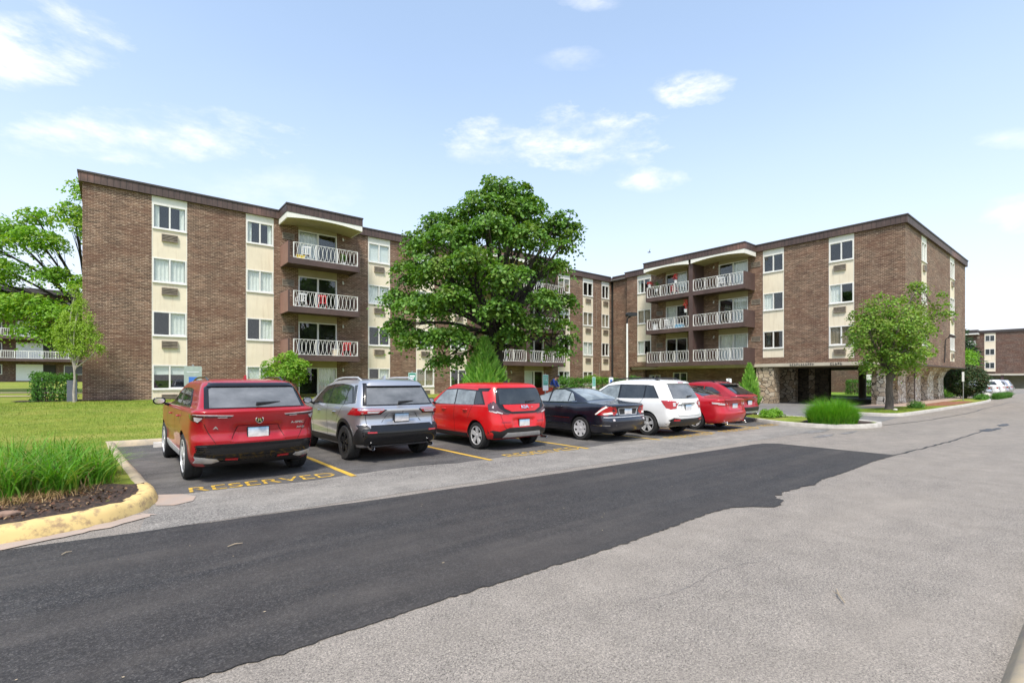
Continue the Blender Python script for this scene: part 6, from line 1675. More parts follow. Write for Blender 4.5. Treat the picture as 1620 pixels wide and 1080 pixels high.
# grasses
def blades(name, roots, h, w, leaf, parent, seed, lean=.55, segs=4, dirs=None, spread=.8):
    g = np.random.default_rng(seed); R = np.asarray(roots, float); n = len(R)
    a = g.random(n) * 2 * PI if dirs is None else dirs + g.normal(size=n) * spread
    d = np.stack([np.cos(a), np.sin(a), np.zeros(n)], 1); sd = np.stack([-np.sin(a), np.cos(a), np.zeros(n)], 1)
    tw = g.normal(size=(n, 1)) * .5; sd = sd * np.cos(tw) + d * np.sin(tw)
    H = h * g.uniform(.62, 1.15, n); ln = lean * g.uniform(.15, 1.35, n)
    rows = []
    for k in range(segs + 1):
        t = k / segs; bend = ln * t * t
        c = R + d * (H * bend)[:, None] + np.array([0, 0, 1.]) * (H * (t - .38 * ln * t ** 3))[:, None]
        ww = w * (1 - t ** 1.6) * g.uniform(.9, 1.1) + .0006
        rows.append(c - sd * ww / 2); rows.append(c + sd * ww / 2)
    V = np.stack(rows, 1).reshape(-1, 3); m = 2 * (segs + 1); i = np.arange(n) * m
    F = np.concatenate([np.stack([i + 2 * k, i + 2 * k + 1, i + 2 * k + 3, i + 2 * k + 2], 1) for k in range(segs)])
    return npobj(name, V, F, leaf, parent)
g = np.random.default_rng(5)
def scatter(poly, n, zf, seed):
    gg = np.random.default_rng(seed); xs = [p[0] for p in poly]; ys = [p[1] for p in poly]; out = []
    while len(out) < n:
        P = gg.random((n * 2, 2)) * [max(xs) - min(xs), max(ys) - min(ys)] + [min(xs), min(ys)]
        out += [(x, y, zf(x, y)) for x, y in P if pip((x, y), poly)]
    return np.array(out[:n])
t = thing('ornamental_grass', 'tall arching green ornamental grass in the dark mulch bed beside the yellow kerb', 'grass plant')
zf = lambda x, y: .15
clumps = scatter([(-3.2, 8.75), (-1.4, 8.5), (-.75, 8.6), (-.3, 9.0), (-.02, 9.7), (-.05, 10.6), (-.6, 11.2), (-1.8, 11.3), (-3.4, 10.8)], 82, zf, 6)
R = np.concatenate([c + np.random.default_rng(int(abs(c[0]) * 1e4)).normal(size=(42, 3)) * [.08, .08, 0] for c in clumps])
dr = np.concatenate([np.random.default_rng(int(abs(c[0]) * 1e4) + 1).random(42) * 2 * PI for c in clumps])
blades('foliage', R, .70 * np.clip(1 - .30 * (R[:, 0] + .7), .55, 1.05), .024, M['blade'], t, 7, 1.0, 6, dr)
S2 = scatter([(-3, 8.3), (-1.3, 8.25), (-.6, 8.45), (-.15, 8.9), (-.35, 9.2), (-3, 9.0)], 1300, zf, 8)
S3 = scatter([(-3.2, 8.75), (-1.4, 8.5), (-.3, 9.0), (-.05, 10.6), (-1.8, 11.3), (-3.4, 10.8)], 420, zf, 28)
blades('dead_blades', S3, .6, .012, M['straw'], t, 29, 1.3, 4)
blades('dead_blades', S2, .16, .008, M['straw'], t, 9, 1.9, 4)
deb = scatter([(-3.5, 7.4), (-1.6, 7.45), (-.75, 7.62), (-.25, 7.85), (.05, 8.2), (.15, 8.8), (-.3, 9.2), (-3.5, 9.2)], 1500, lambda x, y: .165, 19)
gq = np.random.default_rng(20); nd = gq.normal(size=(1500, 3)) * .5 + [0, 0, 1]
M['dead_leaf'] = leaf_mat('dead_leaf_bits', [(.03, .02, .014), (.16, .07, .035), (.06, .035, .022), (.30, .19, .10), (.04, .025, .018)], .05)
kind(leaf_mesh('bark_litter', deb, nd, .055, M['dead_leaf'], None, 21, .45, .2), 'stuff', 'bark chips and dead leaf bits on the dark mulch', 'litter')
t = thing('ornamental_grass', 'bright green mounded grass clump on the kerbed island', 'grass plant')
gg = np.random.default_rng(15); m = 9000
aa = gg.random(m) * 2 * PI; q = np.sqrt(gg.random(m)); R = np.stack([20.15 + 1.0 * q * np.cos(aa), 6.5 + .72 * q * np.sin(aa), np.full(m, .13)], 1)
hh = 1.0 * np.sqrt(np.maximum(.08, 1 - .82 * q ** 2)) * (1 + .12 * np.sin(aa * 3 + 1))
blades('foliage', R, hh, .013, M['blade2'], t, 16, .75, 4, aa, 1.5)
t = thing('ornamental_grass', 'dark green row of long grass before the far parked cars', 'grass plant')
gg = np.random.default_rng(17); m = 5000
R = np.stack([58.0 + 9.0 * gg.random(m), 6.45 + .35 * gg.random(m), np.full(m, .0)], 1)
blades('foliage', R, .62, .022, M['hedge'], t, 18, .8, 4)
# mown turf near the camera; sparser with distance
def turf(name, poly, n, h, seed, zf, w=.006):
    R = scatter(poly, n, zf, seed); o = blades(name, R, h, w, M['turf'], None, seed, .9, 2)
    return kind(o, 'stuff', 'short mown lawn blades with dry patches beside the parking bay', 'grass')
turf('lawn_grass', [(-4, 11), (-.2, 9.3), (.08, 9.2), (.08, 10.5), (-.04, 12.6), (-.16, 14.6), (-.2, 16), (-8, 16), (-8, 11)], 42000, .055, 91, lawn_z)
turf('lawn_grass', [(-10, 16), (2.5, 16), (2.5, 24), (-10, 24)], 42000, .06, 92, lawn_z, .009)
turf('lawn_grass', [(-10, 24), (6, 24), (6, 30), (-10, 30)], 26000, .07, 93, lawn_z, .012)
turf('lawn_grass', [(20.8, 9.2), (22.4, 7.4), (22.5, 15.5), (20.9, 15.5)], 9000, .06, 94, lambda x, y: .12, .010)
turf('lawn_grass', [(28, 8), (28, 6.6), (34, 6.35), (36, 6.4), (34.5, 7.8), (29.5, 8.8)], 9000, .06, 95, lambda x, y: .12, .012)
# ---------------------------------------------------------------- signs, lamps, person, small things
M['sign_green'] = simple('green_sign_face', (.015, .25, .15), .4, var=.08)
M['sign_mint'] = simple('mint_sign_face', (.16, .46, .36), .4, var=.08)
M['sign_white'] = simple('white_sign_face', (.76, .78, .76), .45, var=.05)
M['sign_blue'] = simple('blue_sign_face', (.05, .19, .56), .4, var=.06)
M['sign_pale'] = simple('pale_green_sign_back', (.36, .44, .36), .45, var=.12, vs=12)
M['galv'] = simple('galvanised_post', (.30, .31, .30), .5, .5, var=.15, vs=10)

def sign(label, x, y, z0, zc, w, h, face, rot=0, rows=None, post_up=.05):
    t = thing('parking_sign', label, 'sign', (x, y, z0), rot, 'signs along the head of the parking bays')
    bm = bmesh.new(); box(bm, -.025, .025, .0, .03, -.1, zc - z0 + h / 2 + post_up); obj('post', bm, M['galv'], t)
    p = bmesh.new(); prism(p, [(-w / 2 + .02, -h / 2), (w / 2 - .02, -h / 2), (w / 2, -h / 2 + .02), (w / 2, h / 2 - .02), (w / 2 - .02, h / 2), (-w / 2 + .02, h / 2), (-w / 2, h / 2 - .02), (-w / 2, -h / 2 + .02)], 'y', -.004, .0)
    for v in p.verts: v.co.z += zc - z0
    s = obj('sign_panel', p, face, t)
    for mat, x0, x1, a, b in rows or []:
        q = bmesh.new(); box(q, x0, x1, -.007, -.0045, zc - z0 + a, zc - z0 + b); obj('sign_marking', q, mat, s)
    return t
def border(w, h, m): e = .016; return [(m, -w / 2 + e, w / 2 - e, h / 2 - 2 * e, h / 2 - e), (m, -w / 2 + e, w / 2 - e, -h / 2 + e, -h / 2 + 2 * e), (m, -w / 2 + e, -w / 2 + 2 * e, -h / 2 + 2 * e, h / 2 - 2 * e), (m, w / 2 - 2 * e, w / 2 - e, -h / 2 + 2 * e, h / 2 - 2 * e)]
Wt = M['sign_white']
sign('green parking sign with white bars above the silver SUV roof', 8.5, 16.3, .15, 1.72, .32, .46, M['sign_green'], -.1, border(.32, .46, Wt) + [(Wt, -.10, .10, .06, .13), (Wt, -.07, .07, .0, .04), (Wt, -.10, .10, -.14, -.07)])
sign('tall mint green and white parking sign beside the worker', 15.15, 16.3, .15, 1.55, .31, .72, Wt, -.1, [(M['sign_mint'], -.14, .14, -.12, .34), (Wt, -.09, .09, .2, .25), (Wt, -.06, -.01, .1, .16), (Wt, .02, .07, .1, .16), (M['sign_green'], -.11, .11, -.05, -.02), (M['sign_green'], -.09, .09, -.10, -.07)])
sign('narrow mint parking sign before the low hedge', 18.4, 16.3, .15, 1.50, .22, .62, Wt, -.1, [(M['sign_mint'], -.10, .10, -.14, .29), (Wt, -.06, .06, .18, .22), (Wt, -.06, .06, .08, .11), (Wt, -.05, .05, -.04, -.01)])
hs = sign('white and blue accessible parking sign beside the lamp post', 19.7, 16.3, .15, 1.55, .31, .5, Wt, -.1, [(M['sign_blue'], -.07, .08, -.06, .14), (Wt, -.03, .0, .0, .1), (Wt, -.02, .05, -.02, .01)])
sign('pale green sign with a blue square above the dark red crossover', 1.72, 16.3, .15, 1.78, .42, .56, M['sign_pale'], 0, [(M['sign_white'], -.15, .15, .11, .125), (M['sign_blue'], -.10, .10, -.24, -.02)])
sign('small double white sign by the ruby crossover before the dark entrance', 29.2, 15.0, .0, 1.5, .34, .5, Wt, -.6, [(M['plastic'], -.02, .02, -.24, .24)])
def post(label, x, y, h, mat, top=None, cat='sign post'):
    t = thing('sign_post', label, cat, (x, y, 0)); bm = bmesh.new(); tube(bm, [(0, 0, -.1), (0, 0, h)], .03, 6); obj('pole', bm, mat, t)
    if top:
        p = bmesh.new(); box(p, -.02, .0, -top[0] / 2, top[0] / 2, h - top[1], h + .02); o = obj('sign_panel', p, Wt, t); o.location = (-.032, 0, 0)
post('thin dark post standing in the verge before the stone piers', 34.6, 7.15, 2.4, M['brown_paint'])
post('post with a narrow white plate before the round topiary', 49.5, 7.35, 2.25, M['galv'], (.13, .7))
post('distant post with small white plate near the far cars', 80, 10.4, 2.6, M['galv'], (.6, .6))

# lamp post
t = thing('lamp_post', 'tall slim pale lamp post with a dark floodlight head before the right wing', 'lamp post', (26.8, 20.8, .1))
bm = bmesh.new(); tube(bm, [(0, 0, -.1), (0, 0, 5.35)], [.075, .06], 10); obj('pole', bm, M['white_iron'], t, 40)
bm = bmesh.new(); tube(bm, [(0, 0, 5.3), (0, 0, 5.6), (.02, -.05, 5.72), (.2, -.2, 5.85)], [.05, .05, .05, .04], 8); obj('arm', bm, M['plastic'], t, 40)
bm = bmesh.new(); prism(bm, [(-.05, 5.82), (.62, 5.86), (.62, 6.02), (.55, 6.08), (.0, 6.08), (-.08, 5.98)], 'y', -.25, .12); o = obj('lamp_head', bm, M['plastic'], t); o.rotation_euler = (0, 0, -.5)

# wheel stops
M['stop'] = simple('concrete_wheel_stop', (.50, .47, .43), .85, var=.2, vs=5, bump=.3)
for i, lb in enumerate(('ahead of the dark red crossover', 'ahead of the silver SUV', 'ahead of the boxy red hatchback', 'ahead of the navy saloon', 'ahead of the white SUV', 'ahead of the red saloon')):
    bm = bmesh.new(); prism(bm, [(-.09, 0), (.09, 0), (.06, .1), (.03, .125), (-.03, .125), (-.06, .1)], 'x', -.92, .92)
    o = obj('wheel_stop', bm, M['stop'], None); o.location = (1.68 + 2.87 * i, 15.05, .012)
    tag(o, 'concrete wheel stop ' + lb, 'wheel stop', 'wheel stops at the head of the bays')

# worker bending behind the bins
def skin_body(name, joints, edges, mat, parent, sub=2):
    me = bpy.data.meshes.new(name); me.from_pydata([j[0] for j in joints], edges, [])
    o = bpy.data.objects.new(name, me); COL.objects.link(o)
    md = o.modifiers.new('skin', 'SKIN'); md.use_smooth_shade = True
    for i, j in enumerate(joints): me.skin_vertices[0].data[i].radius = (j[1], j[2] if len(j) > 2 else j[1])
    me.skin_vertices[0].data[0].use_root = True
    s = o.modifiers.new('sub', 'SUBSURF'); s.levels = sub; s.render_levels = sub
    bpy.context.view_layer.update(); dg = bpy.context.evaluated_depsgraph_get()
    m2 = bpy.data.meshes.new_from_object(o.evaluated_get(dg)); bpy.data.objects.remove(o); bpy.data.meshes.remove(me)
    m2.name = name; m2.shade_smooth()
    return link(name, m2, mat, parent)
M['skin'] = simple('skin', (.42, .24, .17), .5, var=.06); M['jacket'] = simple('blue_jacket', (.03, .07, .33), .8, var=.15, vs=14); M['hivis'] = simple('yellow_vest', (.62, .66, .06), .8, var=.1)
M['trousers'] = simple('dark_trousers', (.03, .033, .045), .85, var=.2); M['hair'] = simple('dark_hair', (.03, .02, .015), .7); M['grey_sleeve'] = simple('grey_sleeve', (.5, .5, .55), .8)
pz = .32
t = thing('person', 'person in a blue jacket and yellow hi-vis vest stooping behind the mint sign', 'person', (18.6, 19.6, pz), .5)
J = [((0, 0, .92), .14, .11), ((0, -.07, 1.12), .135, .10), ((0, -.20, 1.30), .155, .11), ((0, -.30, 1.40), .055), ((0, -.38, 1.47), .085, .095), ((0, -.44, 1.54), .085, .095),
     ((.18, -.22, 1.34), .062), ((.25, -.30, 1.10), .048), ((.20, -.46, .92), .036), ((-.18, -.22, 1.34), .062), ((-.25, -.30, 1.10), .048), ((-.20, -.46, .92), .036),
     ((.10, .0, .86), .095), ((.11, -.02, .47), .065), ((.12, .03, .09), .045), ((.12, -.13, .035), .038), ((-.10, .0, .86), .095), ((-.11, .05, .47), .065), ((-.12, .10, .09), .045), ((-.12, -.06, .035), .038)]
Ed = [(0, 1), (1, 2), (2, 3), (3, 4), (4, 5), (2, 6), (6, 7), (7, 8), (2, 9), (9, 10), (10, 11), (0, 12), (12, 13), (13, 14), (14, 15), (0, 16), (16, 17), (17, 18), (18, 19)]
skin_body('body', J, Ed, M['skin'], t)
def grow(js, k): return [(j[0],) + tuple(r * k for r in j[1:]) for j in js]
skin_body('jacket', grow([J[0], J[1], J[2], ((0, -.27, 1.37), .07), J[6], J[7], ((.215, -.43, .95), .044), J[9], J[10], ((-.215, -.43, .95), .044)], 1.16), [(0, 1), (1, 2), (2, 3), (2, 4), (4, 5), (5, 6), (2, 7), (7, 8), (8, 9)], M['jacket'], t)
skin_body('vest', grow([((0, .0, .95), .14, .115), ((0, -.06, 1.10), .135, .105)], 1.28), [(0, 1)], M['hivis'], t)
skin_body('trousers', grow([((0, 0, .93), .135, .11), J[12], J[13], J[14], J[16], J[17], J[18]], 1.14), [(0, 1), (1, 2), (2, 3), (0, 4), (4, 5), (5, 6)], M['trousers'], t)
bm = bmesh.new(); blob(bm, (0, -.40, 1.545), (.098, .105, .085), 2, .03); obj('hair', bm, M['hair'], t, 180)
for sg in (-1, 1):
    for f in range(4):
        x = sg * (.20 - .0) + (f - 1.5) * .017
        skin_body('finger', [((x, -.475, .90), .010), ((x + sg * .002, -.495, .865 - .004 * abs(f - 1.5)), .009), ((x, -.49, .835 - .006 * abs(f - 1.5)), .008)], [(0, 1), (1, 2)], M['skin'], t, 1)
    skin_body('thumb', [((sg * .20 - sg * .03, -.465, .91), .011), ((sg * .16, -.49, .885), .010), ((sg * .157, -.50, .86), .008)], [(0, 1), (1, 2)], M['skin'], t, 1)
# red wheeled bin
t = thing('wheeled_bin', 'red plastic wheeled bin in front of the stooping worker', 'bin', (17.5, 18.9, .25), .2)
M['binred'] = simple('red_plastic', (.50, .035, .015), .45, var=.1)
bm = bmesh.new()
for z0, z1, a, b in ((.08, 1.0, .24, .30),):
    v0 = [bm.verts.new((sx * a, sy * a, z0)) for sx, sy in ((-1, -1), (1, -1), (1, 1), (-1, 1))]; v1 = [bm.verts.new((sx * b, sy * b, z1)) for sx, sy in ((-1, -1), (1, -1), (1, 1), (-1, 1))]
    bm.faces.new(v0[::-1]); bm.faces.new(v1)
    for k in range(4): bm.faces.new((v0[k], v0[(k + 1) % 4], v1[(k + 1) % 4], v1[k]))
box(bm, -.33, .33, -.33, .33, .96, 1.01)
obj('tub', bm, M['binred'], t)
for sg in (-1, 1):
    bm = bmesh.new(); lathe(bm, [(.001, -.03), (.1, -.03), (.1, .03), (.001, .03)], 'x', (sg * .25, .2, .1), 16); obj('wheel', bm, M['plastic'], t)

# bird on the wing
t = thing('bird', 'small dark bird gliding above the roof of the inner corner', 'bird', (38, 27, 13.3), .8); t.scale = (.7, .7, .7)
skin_body('body', [((0, -.22, 0), .02), ((0, -.08, 0), .06), ((0, .10, .01), .05), ((0, .19, .03), .04), ((0, .26, .02), .012), ((.25, .02, .12), .03), ((.55, -.06, .02), .014), ((-.22, .02, .16), .03), ((-.42, -.05, .34), .014)], [(0, 1), (1, 2), (2, 3), (3, 4), (1, 5), (5, 6), (1, 7), (7, 8)], M['vent_dark'], t, 1)

# small things on the ground
M['twig'] = simple('dry_twig', (.36, .29, .20), .9)
for i, (x, y, a, l, lb) in enumerate(((4.35, 1.35, .5, .13, 'dry twig lying on the grey road at lower right'), (.95, 5.6, .2, .07, 'pale dry grass stalk on the black asphalt strip'), (-.35, 6.35, .7, .045, 'short pale stalk near the strip\'s left corner'))):
    bm = bmesh.new(); tube(bm, [(-l, 0, .01), (0, .012, .016), (l, 0, .010)], [.004, .006, .003], 6); tube(bm, [(0, .012, .014), (l * .5, .04, .012)], [.004, .002], 5)
    o = obj('twig', bm, M['twig'], None); o.location = (x, y, .012); o.rotation_euler = (0, 0, a); tag(o, lb, 'twig')
r2 = random.Random(77); bm = bmesh.new()
for k in range(46):
    x, y = r2.uniform(-.5, 9), r2.uniform(3.4, 8.6)
    a = r2.uniform(0, PI); s = r2.uniform(.005, .011)
    vs = [bm.verts.new((x + s * math.cos(a + b) * c, y + s * math.sin(a + b) * c, .0145 + .003 * (b > 2))) for b, c in ((0, 1.6), (1.5, .5), (3.1, 1.5), (4.7, .5))]
    bm.faces.new(vs)
kind(obj('leaf_litter', bm, M['twig']), 'stuff', 'scattered pale leaf bits on the asphalt', 'litter')
M['rock'] = simple('pale_boulder', (.52, .49, .44), .9, var=.2, vs=4, bump=.4, bs=14)
for i, (x, y, s, lb) in enumerate(((57.2, 7.6, .42, 'pale boulder left of the topiary stem'), (58.9, 7.2, .5, 'larger pale boulder right of the topiary'), (54.8, 9.6, .4, 'small pale boulder behind the topiary'))):
    bm = bmesh.new(); blob(bm, (0, 0, .2), (s, s * .7, s * .6), 3, .07, i); o = obj('boulder', bm, M['rock'], None, 180); o.location = (x, y, .05); tag(o, lb, 'boulder')
bm = bmesh.new(); blob(bm, (0, 0, .04), (.14, .1, .07), 2, .1, 4); o = obj('stone', bm, M['rock'], None, 60); o.location = (30.6, 7.1, .13); tag(o, 'white stone at the foot of the verge maple', 'stone')
M['brown_rock'] = simple('brown_stone', (.26, .17, .125), .9, var=.3, vs=9, bump=.5, bs=30)
bm = bmesh.new(); blob(bm, (0, 0, .0), (.13, .05, .045), 3, .1, 6); o = obj('stone', bm, M['brown_rock'], None, 60); o.location = (-.95, 7.85, .17); o.rotation_euler = (0, 0, .2); tag(o, 'flat brown stone in the dark mulch behind the yellow kerb', 'stone')
# slab leaning at the corner
bm = bmesh.new(); prism(bm, [(-.12, 0), (.22, 0), (.12, .95), (.0, 1.0)], 'x', -.1, .25); o = obj('utility_box', bm, simple('slate_grey_metal', (.10, .11, .13), .5), None); o.location = (-1.55, 29.9, .66); tag(o, 'dark slate grey utility box leaning at the brick corner', 'utility box')
# bench under the covered entrance
t = thing('garden_bench', 'dark low garden bench on the lawn beyond the covered entrance', 'bench', (54.8, 18.9, .1), .3)
bm = bmesh.new(); box(bm, -.3, .3, -.8, .8, .42, .48); obj('seat', bm, M['plastic'], t)
bm = bmesh.new(); prism(bm, [(-.28, .481), (-.22, .481), (-.42, 1.0), (-.48, 1.0)], 'y', -.8, .8); obj('backrest', bm, M['plastic'], t)
for y in (-.7, .7):
    bm = bmesh.new(); tube(bm, [(.25, y, 0), (-.2, y, .42)], .03, 6); tube(bm, [(-.3, y, 0), (.2, y, .42)], .03, 6); obj('leg', bm, M['plastic'], t)

# ---- things on the balconies
def chair(label, x, y, z, rot, mat):
    t = thing('garden_chair', label, 'chair', (x, y, z), rot, 'chairs on the balconies')
    bm = bmesh.new(); box(bm, -.23, .23, -.22, .22, .40, .44); obj('seat', bm, mat, t)
    bm = bmesh.new(); box(bm, -.23, .23, .19, .23, .78, .86)
    for k in range(4): box(bm, -.2 + k * .12, -.16 + k * .12, .195, .225, .441, .779)
    obj('backrest', bm, mat, t)
    for sx in (-.21, .21):
        for sy in (-.2, .2):
            bm = bmesh.new(); tube(bm, [(sx, sy, 0), (sx, sy, .4)], .02, 6); obj('leg', bm, mat, t)
        bm = bmesh.new(); box(bm, sx - .02, sx + .02, -.22, .185, .62, .65); box(bm, sx - .02, sx + .02, -.22, -.18, .441, .619); obj('armrest', bm, mat, t)
M['plastic_white'] = simple('white_plastic', (.72, .73, .74), .45); M['red_fab'] = simple('red_plastic_chair', (.55, .03, .04), .5); M['blue_fab'] = simple('blue_cooler', (.08, .34, .55), .5); M['yellow_fab'] = simple('yellow_toy', (.75, .55, .03), .5)
zb = [.35 + FL * k + .002 for k in range(4)]
chair('white plastic chair on the left stack\'s top balcony', 8.6, 29.4, zb[3], 2.9, M['plastic_white'])
chair('red chair on the left stack\'s middle balcony', 9.5, 29.4, zb[2], 2.8, M['red_fab']); chair('white chair on the left stack\'s middle balcony', 8.3, 29.4, zb[2], 3.3, M['plastic_white'])
chair('red chair on the left stack\'s lowest balcony', 10.9, 29.3, zb[1], 2.9, M['red_fab'])
chair('red chair near the post on the right wing\'s top balcony', 35.2, 22.6, zb[3], 1.3, M['red_fab']); chair('white chair on the right wing\'s top balcony, near end', 35.2, 18.6, zb[3], 1.8, M['plastic_white'])
chair('white chair on the right wing\'s middle balcony', 35.2, 23.2, zb[2], 1.5, M['plastic_white'])
def boxthing(name, label, cat, x, y, z, sx, sy, sz, mat, lid):
    t = thing(name, label, cat, (x, y, z)); bm = bmesh.new(); box(bm, -sx, sx, -sy, sy, 0, sz); bmesh.ops.bevel(bm, geom=bm.edges[:], offset=.02, segments=2, affect='EDGES'); obj('tub', bm, mat, t)
    bm = bmesh.new(); box(bm, -sx - .015, sx + .015, -sy - .015, sy + .015, sz + .001, sz + .05); obj('lid', bm, lid, t)
boxthing('storage_box', 'cream storage box on the left stack\'s lowest balcony', 'box', 10.2, 29.1, zb[1], .16, .16, .42, M['cream'], M['plastic_white'])
boxthing('cooler', 'blue cooler on the right wing\'s middle balcony', 'cooler', 35.0, 22.0, zb[2], .2, .32, .36, M['blue_fab'], M['plastic_white'])
boxthing('toy_chest', 'yellow toy chest on the left stack\'s top balcony', 'toy box', 8.15, 28.98, zb[3], .22, .1, .2, M['yellow_fab'], M['yellow_fab'])
boxthing('white_bin', 'white lidded tub on the right wing\'s middle balcony, far end', 'tub', 34.9, 24.2, zb[2], .14, .14, .5, M['plastic_white'], M['plastic_white'])
def pot(label, x, y, z, leaf, seed, h=.5, hanging=False):
    t = thing('potted_plant', label, 'plant', (x, y, z)); bm = bmesh.new(); lathe(bm, [(.001, 0), (.1, 0), (.14, .24), (.13, .25), (.11, .22), (.001, .22)], 'z', (0, 0, 0), 14); obj('pot', bm, M['plastic_white'], t, 40)
    C, Nn, pc = crown_points([(0, 0, .25 + h * .5, .2, .2, h * .5)], 26, 12, .1, seed, .8, .2); leaf_mesh('foliage', C, Nn, .08, leaf, t, seed)
M['petal'] = leaf_mat('red_petals', [(.55, .03, .05), (.65, .10, .05), (.6, .02, .12), (.08, .16, .02)], .3)
pot('green potted plant on the right wing\'s top balcony', 35.1, 24.2, zb[3] + .55, M['hedge'], 3, .6); pot('red flowering pot on the railing of the top balcony', 34.75, 22.2, zb[3] + .93, M['petal'], 4, .5)
pot('orange-red flower basket beside the middle balcony post', 34.7, 21.3, zb[2] + 1.2, M['petal'], 5, .8); pot('magenta flower pot at the far corner of the top balcony', 34.8, 24.7, zb[3] + .94, M['petal'], 6, .3)
pot('leafy pot on the left stack\'s top balcony floor', 10.7, 29.2, zb[3], M['hedge'], 7, .5)
# ---------------------------------------------------------------- sky, sun, camera
w = bpy.data.worlds.new('World'); S.world = w; w.use_nodes = True
nt = w.node_tree; nt.nodes.clear()
def wn(t, **k):
    n = nt.nodes.new('ShaderNode' + t)
    for a, b in k.items(): setattr(n, a, b)
    return n
SUN_EL, SUN_AZ = math.radians(58), math.radians(224)      # azimuth measured clockwise from +Y
sky = wn('TexSky', sky_type='NISHITA'); sky.sun_disc = False; sky.sun_elevation = SUN_EL; sky.sun_rotation = SUN_AZ
sky.altitude = 100; sky.air_density = 1.0; sky.dust_density = 1.6; sky.ozone_density = 1.2
bg = wn('Background'); bg.inputs['Strength'].default_value = .128
out = wn('OutputWorld')
tc = wn('TexCoord')
# clouds: soft patches at given directions broken up by noise
sep = wn('SeparateXYZ'); nt.links.new(tc.outputs['Generated'], sep.inputs[0])
mp_ = wn('Mapping'); mp_.inputs['Scale'].default_value = (1, 1, 2.6); nt.links.new(tc.outputs['Generated'], mp_.inputs['Vector'])
nz = wn('TexNoise'); nz.inputs['Scale'].default_value = 9.5; nz.inputs['Detail'].default_value = 10; nz.inputs['Roughness'].default_value = .62; nz.inputs['Distortion'].default_value = .128
nt.links.new(mp_.outputs[0], nz.inputs['Vector'])
def m(op, a, b=None, clamp=False):
    n = wn('Math', operation=op); n.use_clamp = clamp
    for i, v in ((0, a), (1, b)):
        if v is None: continue
        if isinstance(v, (int, float)): n.inputs[i].default_value = v
        else: nt.links.new(v, n.inputs[i])
    return n.outputs[0]
total = None
nw = wn('TexNoise'); nw.inputs['Scale'].default_value = 6.0; nw.inputs['Detail'].default_value = 9; nw.inputs['Roughness'].default_value = .66; nt.links.new(mp_.outputs[0], nw.inputs['Vector'])
wob = m('ADD', .85, m('MULTIPLY', m('SUBTRACT', nw.outputs['Fac'], .5), 3.6))
FX, FY = .6294, .7771
def cloud(px, py, rx, ry, amp):
    """direction of the cloud's middle; angular half width and height"""
    global total
    u, v = (px - 810) / 777.7, (600.5 - py) / 777.7
    d = Vector((FX + u * FY, FY - u * FX, v)).normalized()
    rt = Vector((FY, -FX, 0)); rt = (rt - d * rt.dot(d)).normalized(); up = rt.cross(d)
    k = d.x * 0 + 1 / math.sqrt(1 + u * u + v * v)
    def dot(vec):
        n = wn('VectorMath', operation='DOT_PRODUCT'); nt.links.new(tc.outputs['Generated'], n.inputs[0]); n.inputs[1].default_value = tuple(vec); return n.outputs['Value']
    a = m('DIVIDE', dot(rt), rx / 777.7 * k); b = m('DIVIDE', dot(up), ry / 777.7 * k)
    r = m('ADD', m('MULTIPLY', a, a), m('MULTIPLY', b, b))
    f = m('MULTIPLY', m('MULTIPLY', m('SUBTRACT', wob, r, True), amp), m('GREATER_THAN', dot(d), 0.))
    total = f if total is None else m('MAXIMUM', total, f)
cloud(45, 70, 160, 62, 1.1); cloud(280, 218, 215, 48, 1.1); cloud(895, 222, 185, 52, 1.3); cloud(1088, 143, 66, 26, 1.1); cloud(1035, 285, 66, 22, 1.0)
cloud(430, 300, 160, 40, .35); cloud(1610, 335, 70, 40, .8); cloud(1600, 218, 60, 18, .5); cloud(900, 95, 70, 18, .3); cloud(930, 2, 60, 14, .5); cloud(760, 245, 60, 20, .5)
nz2 = m('MULTIPLY', m('SUBTRACT', nz.outputs['Fac'], .36), 4.2, True)
cl = m('MULTIPLY', total, nz2, True)
cl = m('MULTIPLY', m('POWER', cl, 1.1), .85)
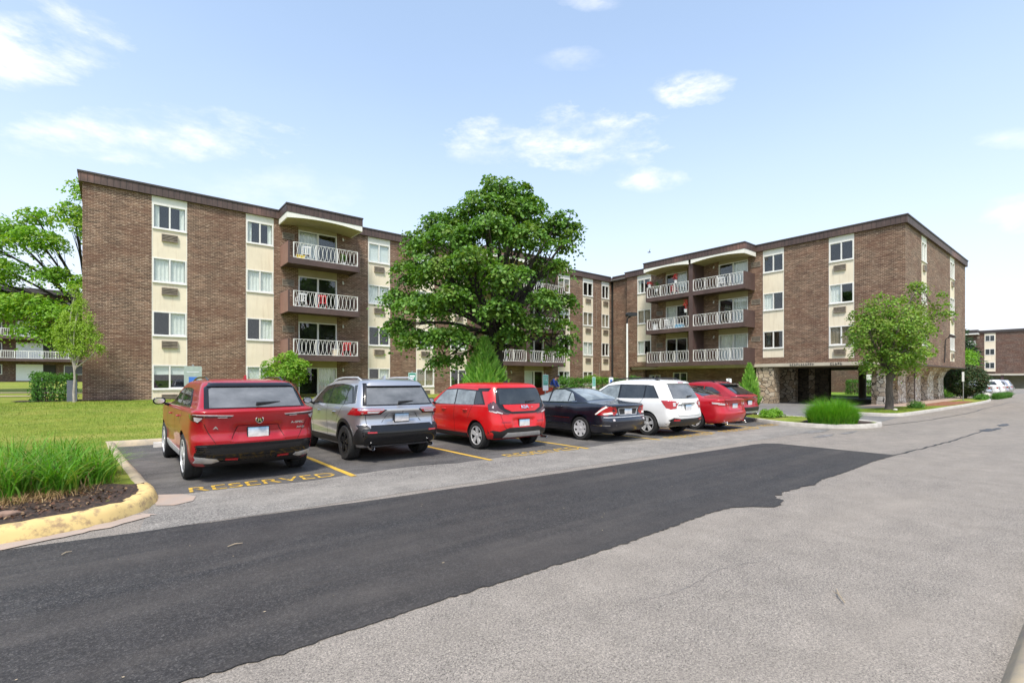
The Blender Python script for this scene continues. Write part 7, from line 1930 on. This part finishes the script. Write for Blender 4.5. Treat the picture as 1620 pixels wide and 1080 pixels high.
# hazy veil towards the horizon
veil = m('ADD', m('MULTIPLY', m('POWER', m('SUBTRACT', 1.0, m('MAXIMUM', sep.outputs[2], 0.)), 3.0), .66), .27)
nzl = wn('TexNoise'); nzl.inputs['Scale'].default_value = 2.2; nzl.inputs['Detail'].default_value = 5; nt.links.new(mp_.outputs[0], nzl.inputs['Vector'])
veil = m('MULTIPLY', veil, m('ADD', .88, m('MULTIPLY', nzl.outputs['Fac'], .24)), True)
mx1 = wn('Mix', data_type='RGBA'); nt.links.new(veil, mx1.inputs[0]); nt.links.new(sky.outputs[0], mx1.inputs[6]); mx1.inputs[7].default_value = (2.9, 3.75, 4.75, 1)
mx2 = wn('Mix', data_type='RGBA'); nt.links.new(cl, mx2.inputs[0])
hz = m('MULTIPLY', m('POWER', m('SUBTRACT', 1.0, m('MAXIMUM', sep.outputs[2], 0.)), 4.2), .92)
mx3 = wn('Mix', data_type='RGBA'); nt.links.new(hz, mx3.inputs[0]); nt.links.new(mx1.outputs[2], mx3.inputs[6]); mx3.inputs[7].default_value = (4.15, 4.0, 4.15, 1)
nt.links.new(mx3.outputs[2], mx2.inputs[6]); mx2.inputs[7].default_value = (4.7, 4.65, 4.65, 1)
nt.links.new(mx2.outputs[2], bg.inputs['Color']); nt.links.new(bg.outputs[0], out.inputs['Surface'])

L = bpy.data.lights.new('sun', 'SUN'); L.energy = 2.0; L.angle = math.radians(11); L.color = (1, .93, .82)
so = bpy.data.objects.new('sun', L); COL.objects.link(so)
sd = Vector((math.sin(SUN_AZ) * math.cos(SUN_EL), math.cos(SUN_AZ) * math.cos(SUN_EL), math.sin(SUN_EL)))
so.rotation_euler = (-sd).to_track_quat('-Z', 'Y').to_euler()

cam = bpy.data.cameras.new('camera'); co = bpy.data.objects.new('camera', cam); COL.objects.link(co)
co.location = (0, 0, 1.68); co.rotation_euler = (PI / 2, 0, -math.atan2(.6294, .7771))
cam.sensor_width = 36; cam.lens = 36 * 777.7 / 1620; cam.shift_y = (600.5 - 540) / 1620; cam.clip_end = 4000; cam.clip_start = .05
S.camera = co
S.view_settings.view_transform = 'Standard'; S.view_settings.look = 'None'; S.view_settings.exposure = 1.15; S.view_settings.gamma = 1
S.cycles.max_bounces = 8; S.cycles.transparent_max_bounces = 12; S.cycles.use_denoising = True
for o in list(COL.objects):
    if o.type == 'MESH' and not o.data.materials: o.data.materials.append(M['concrete'])
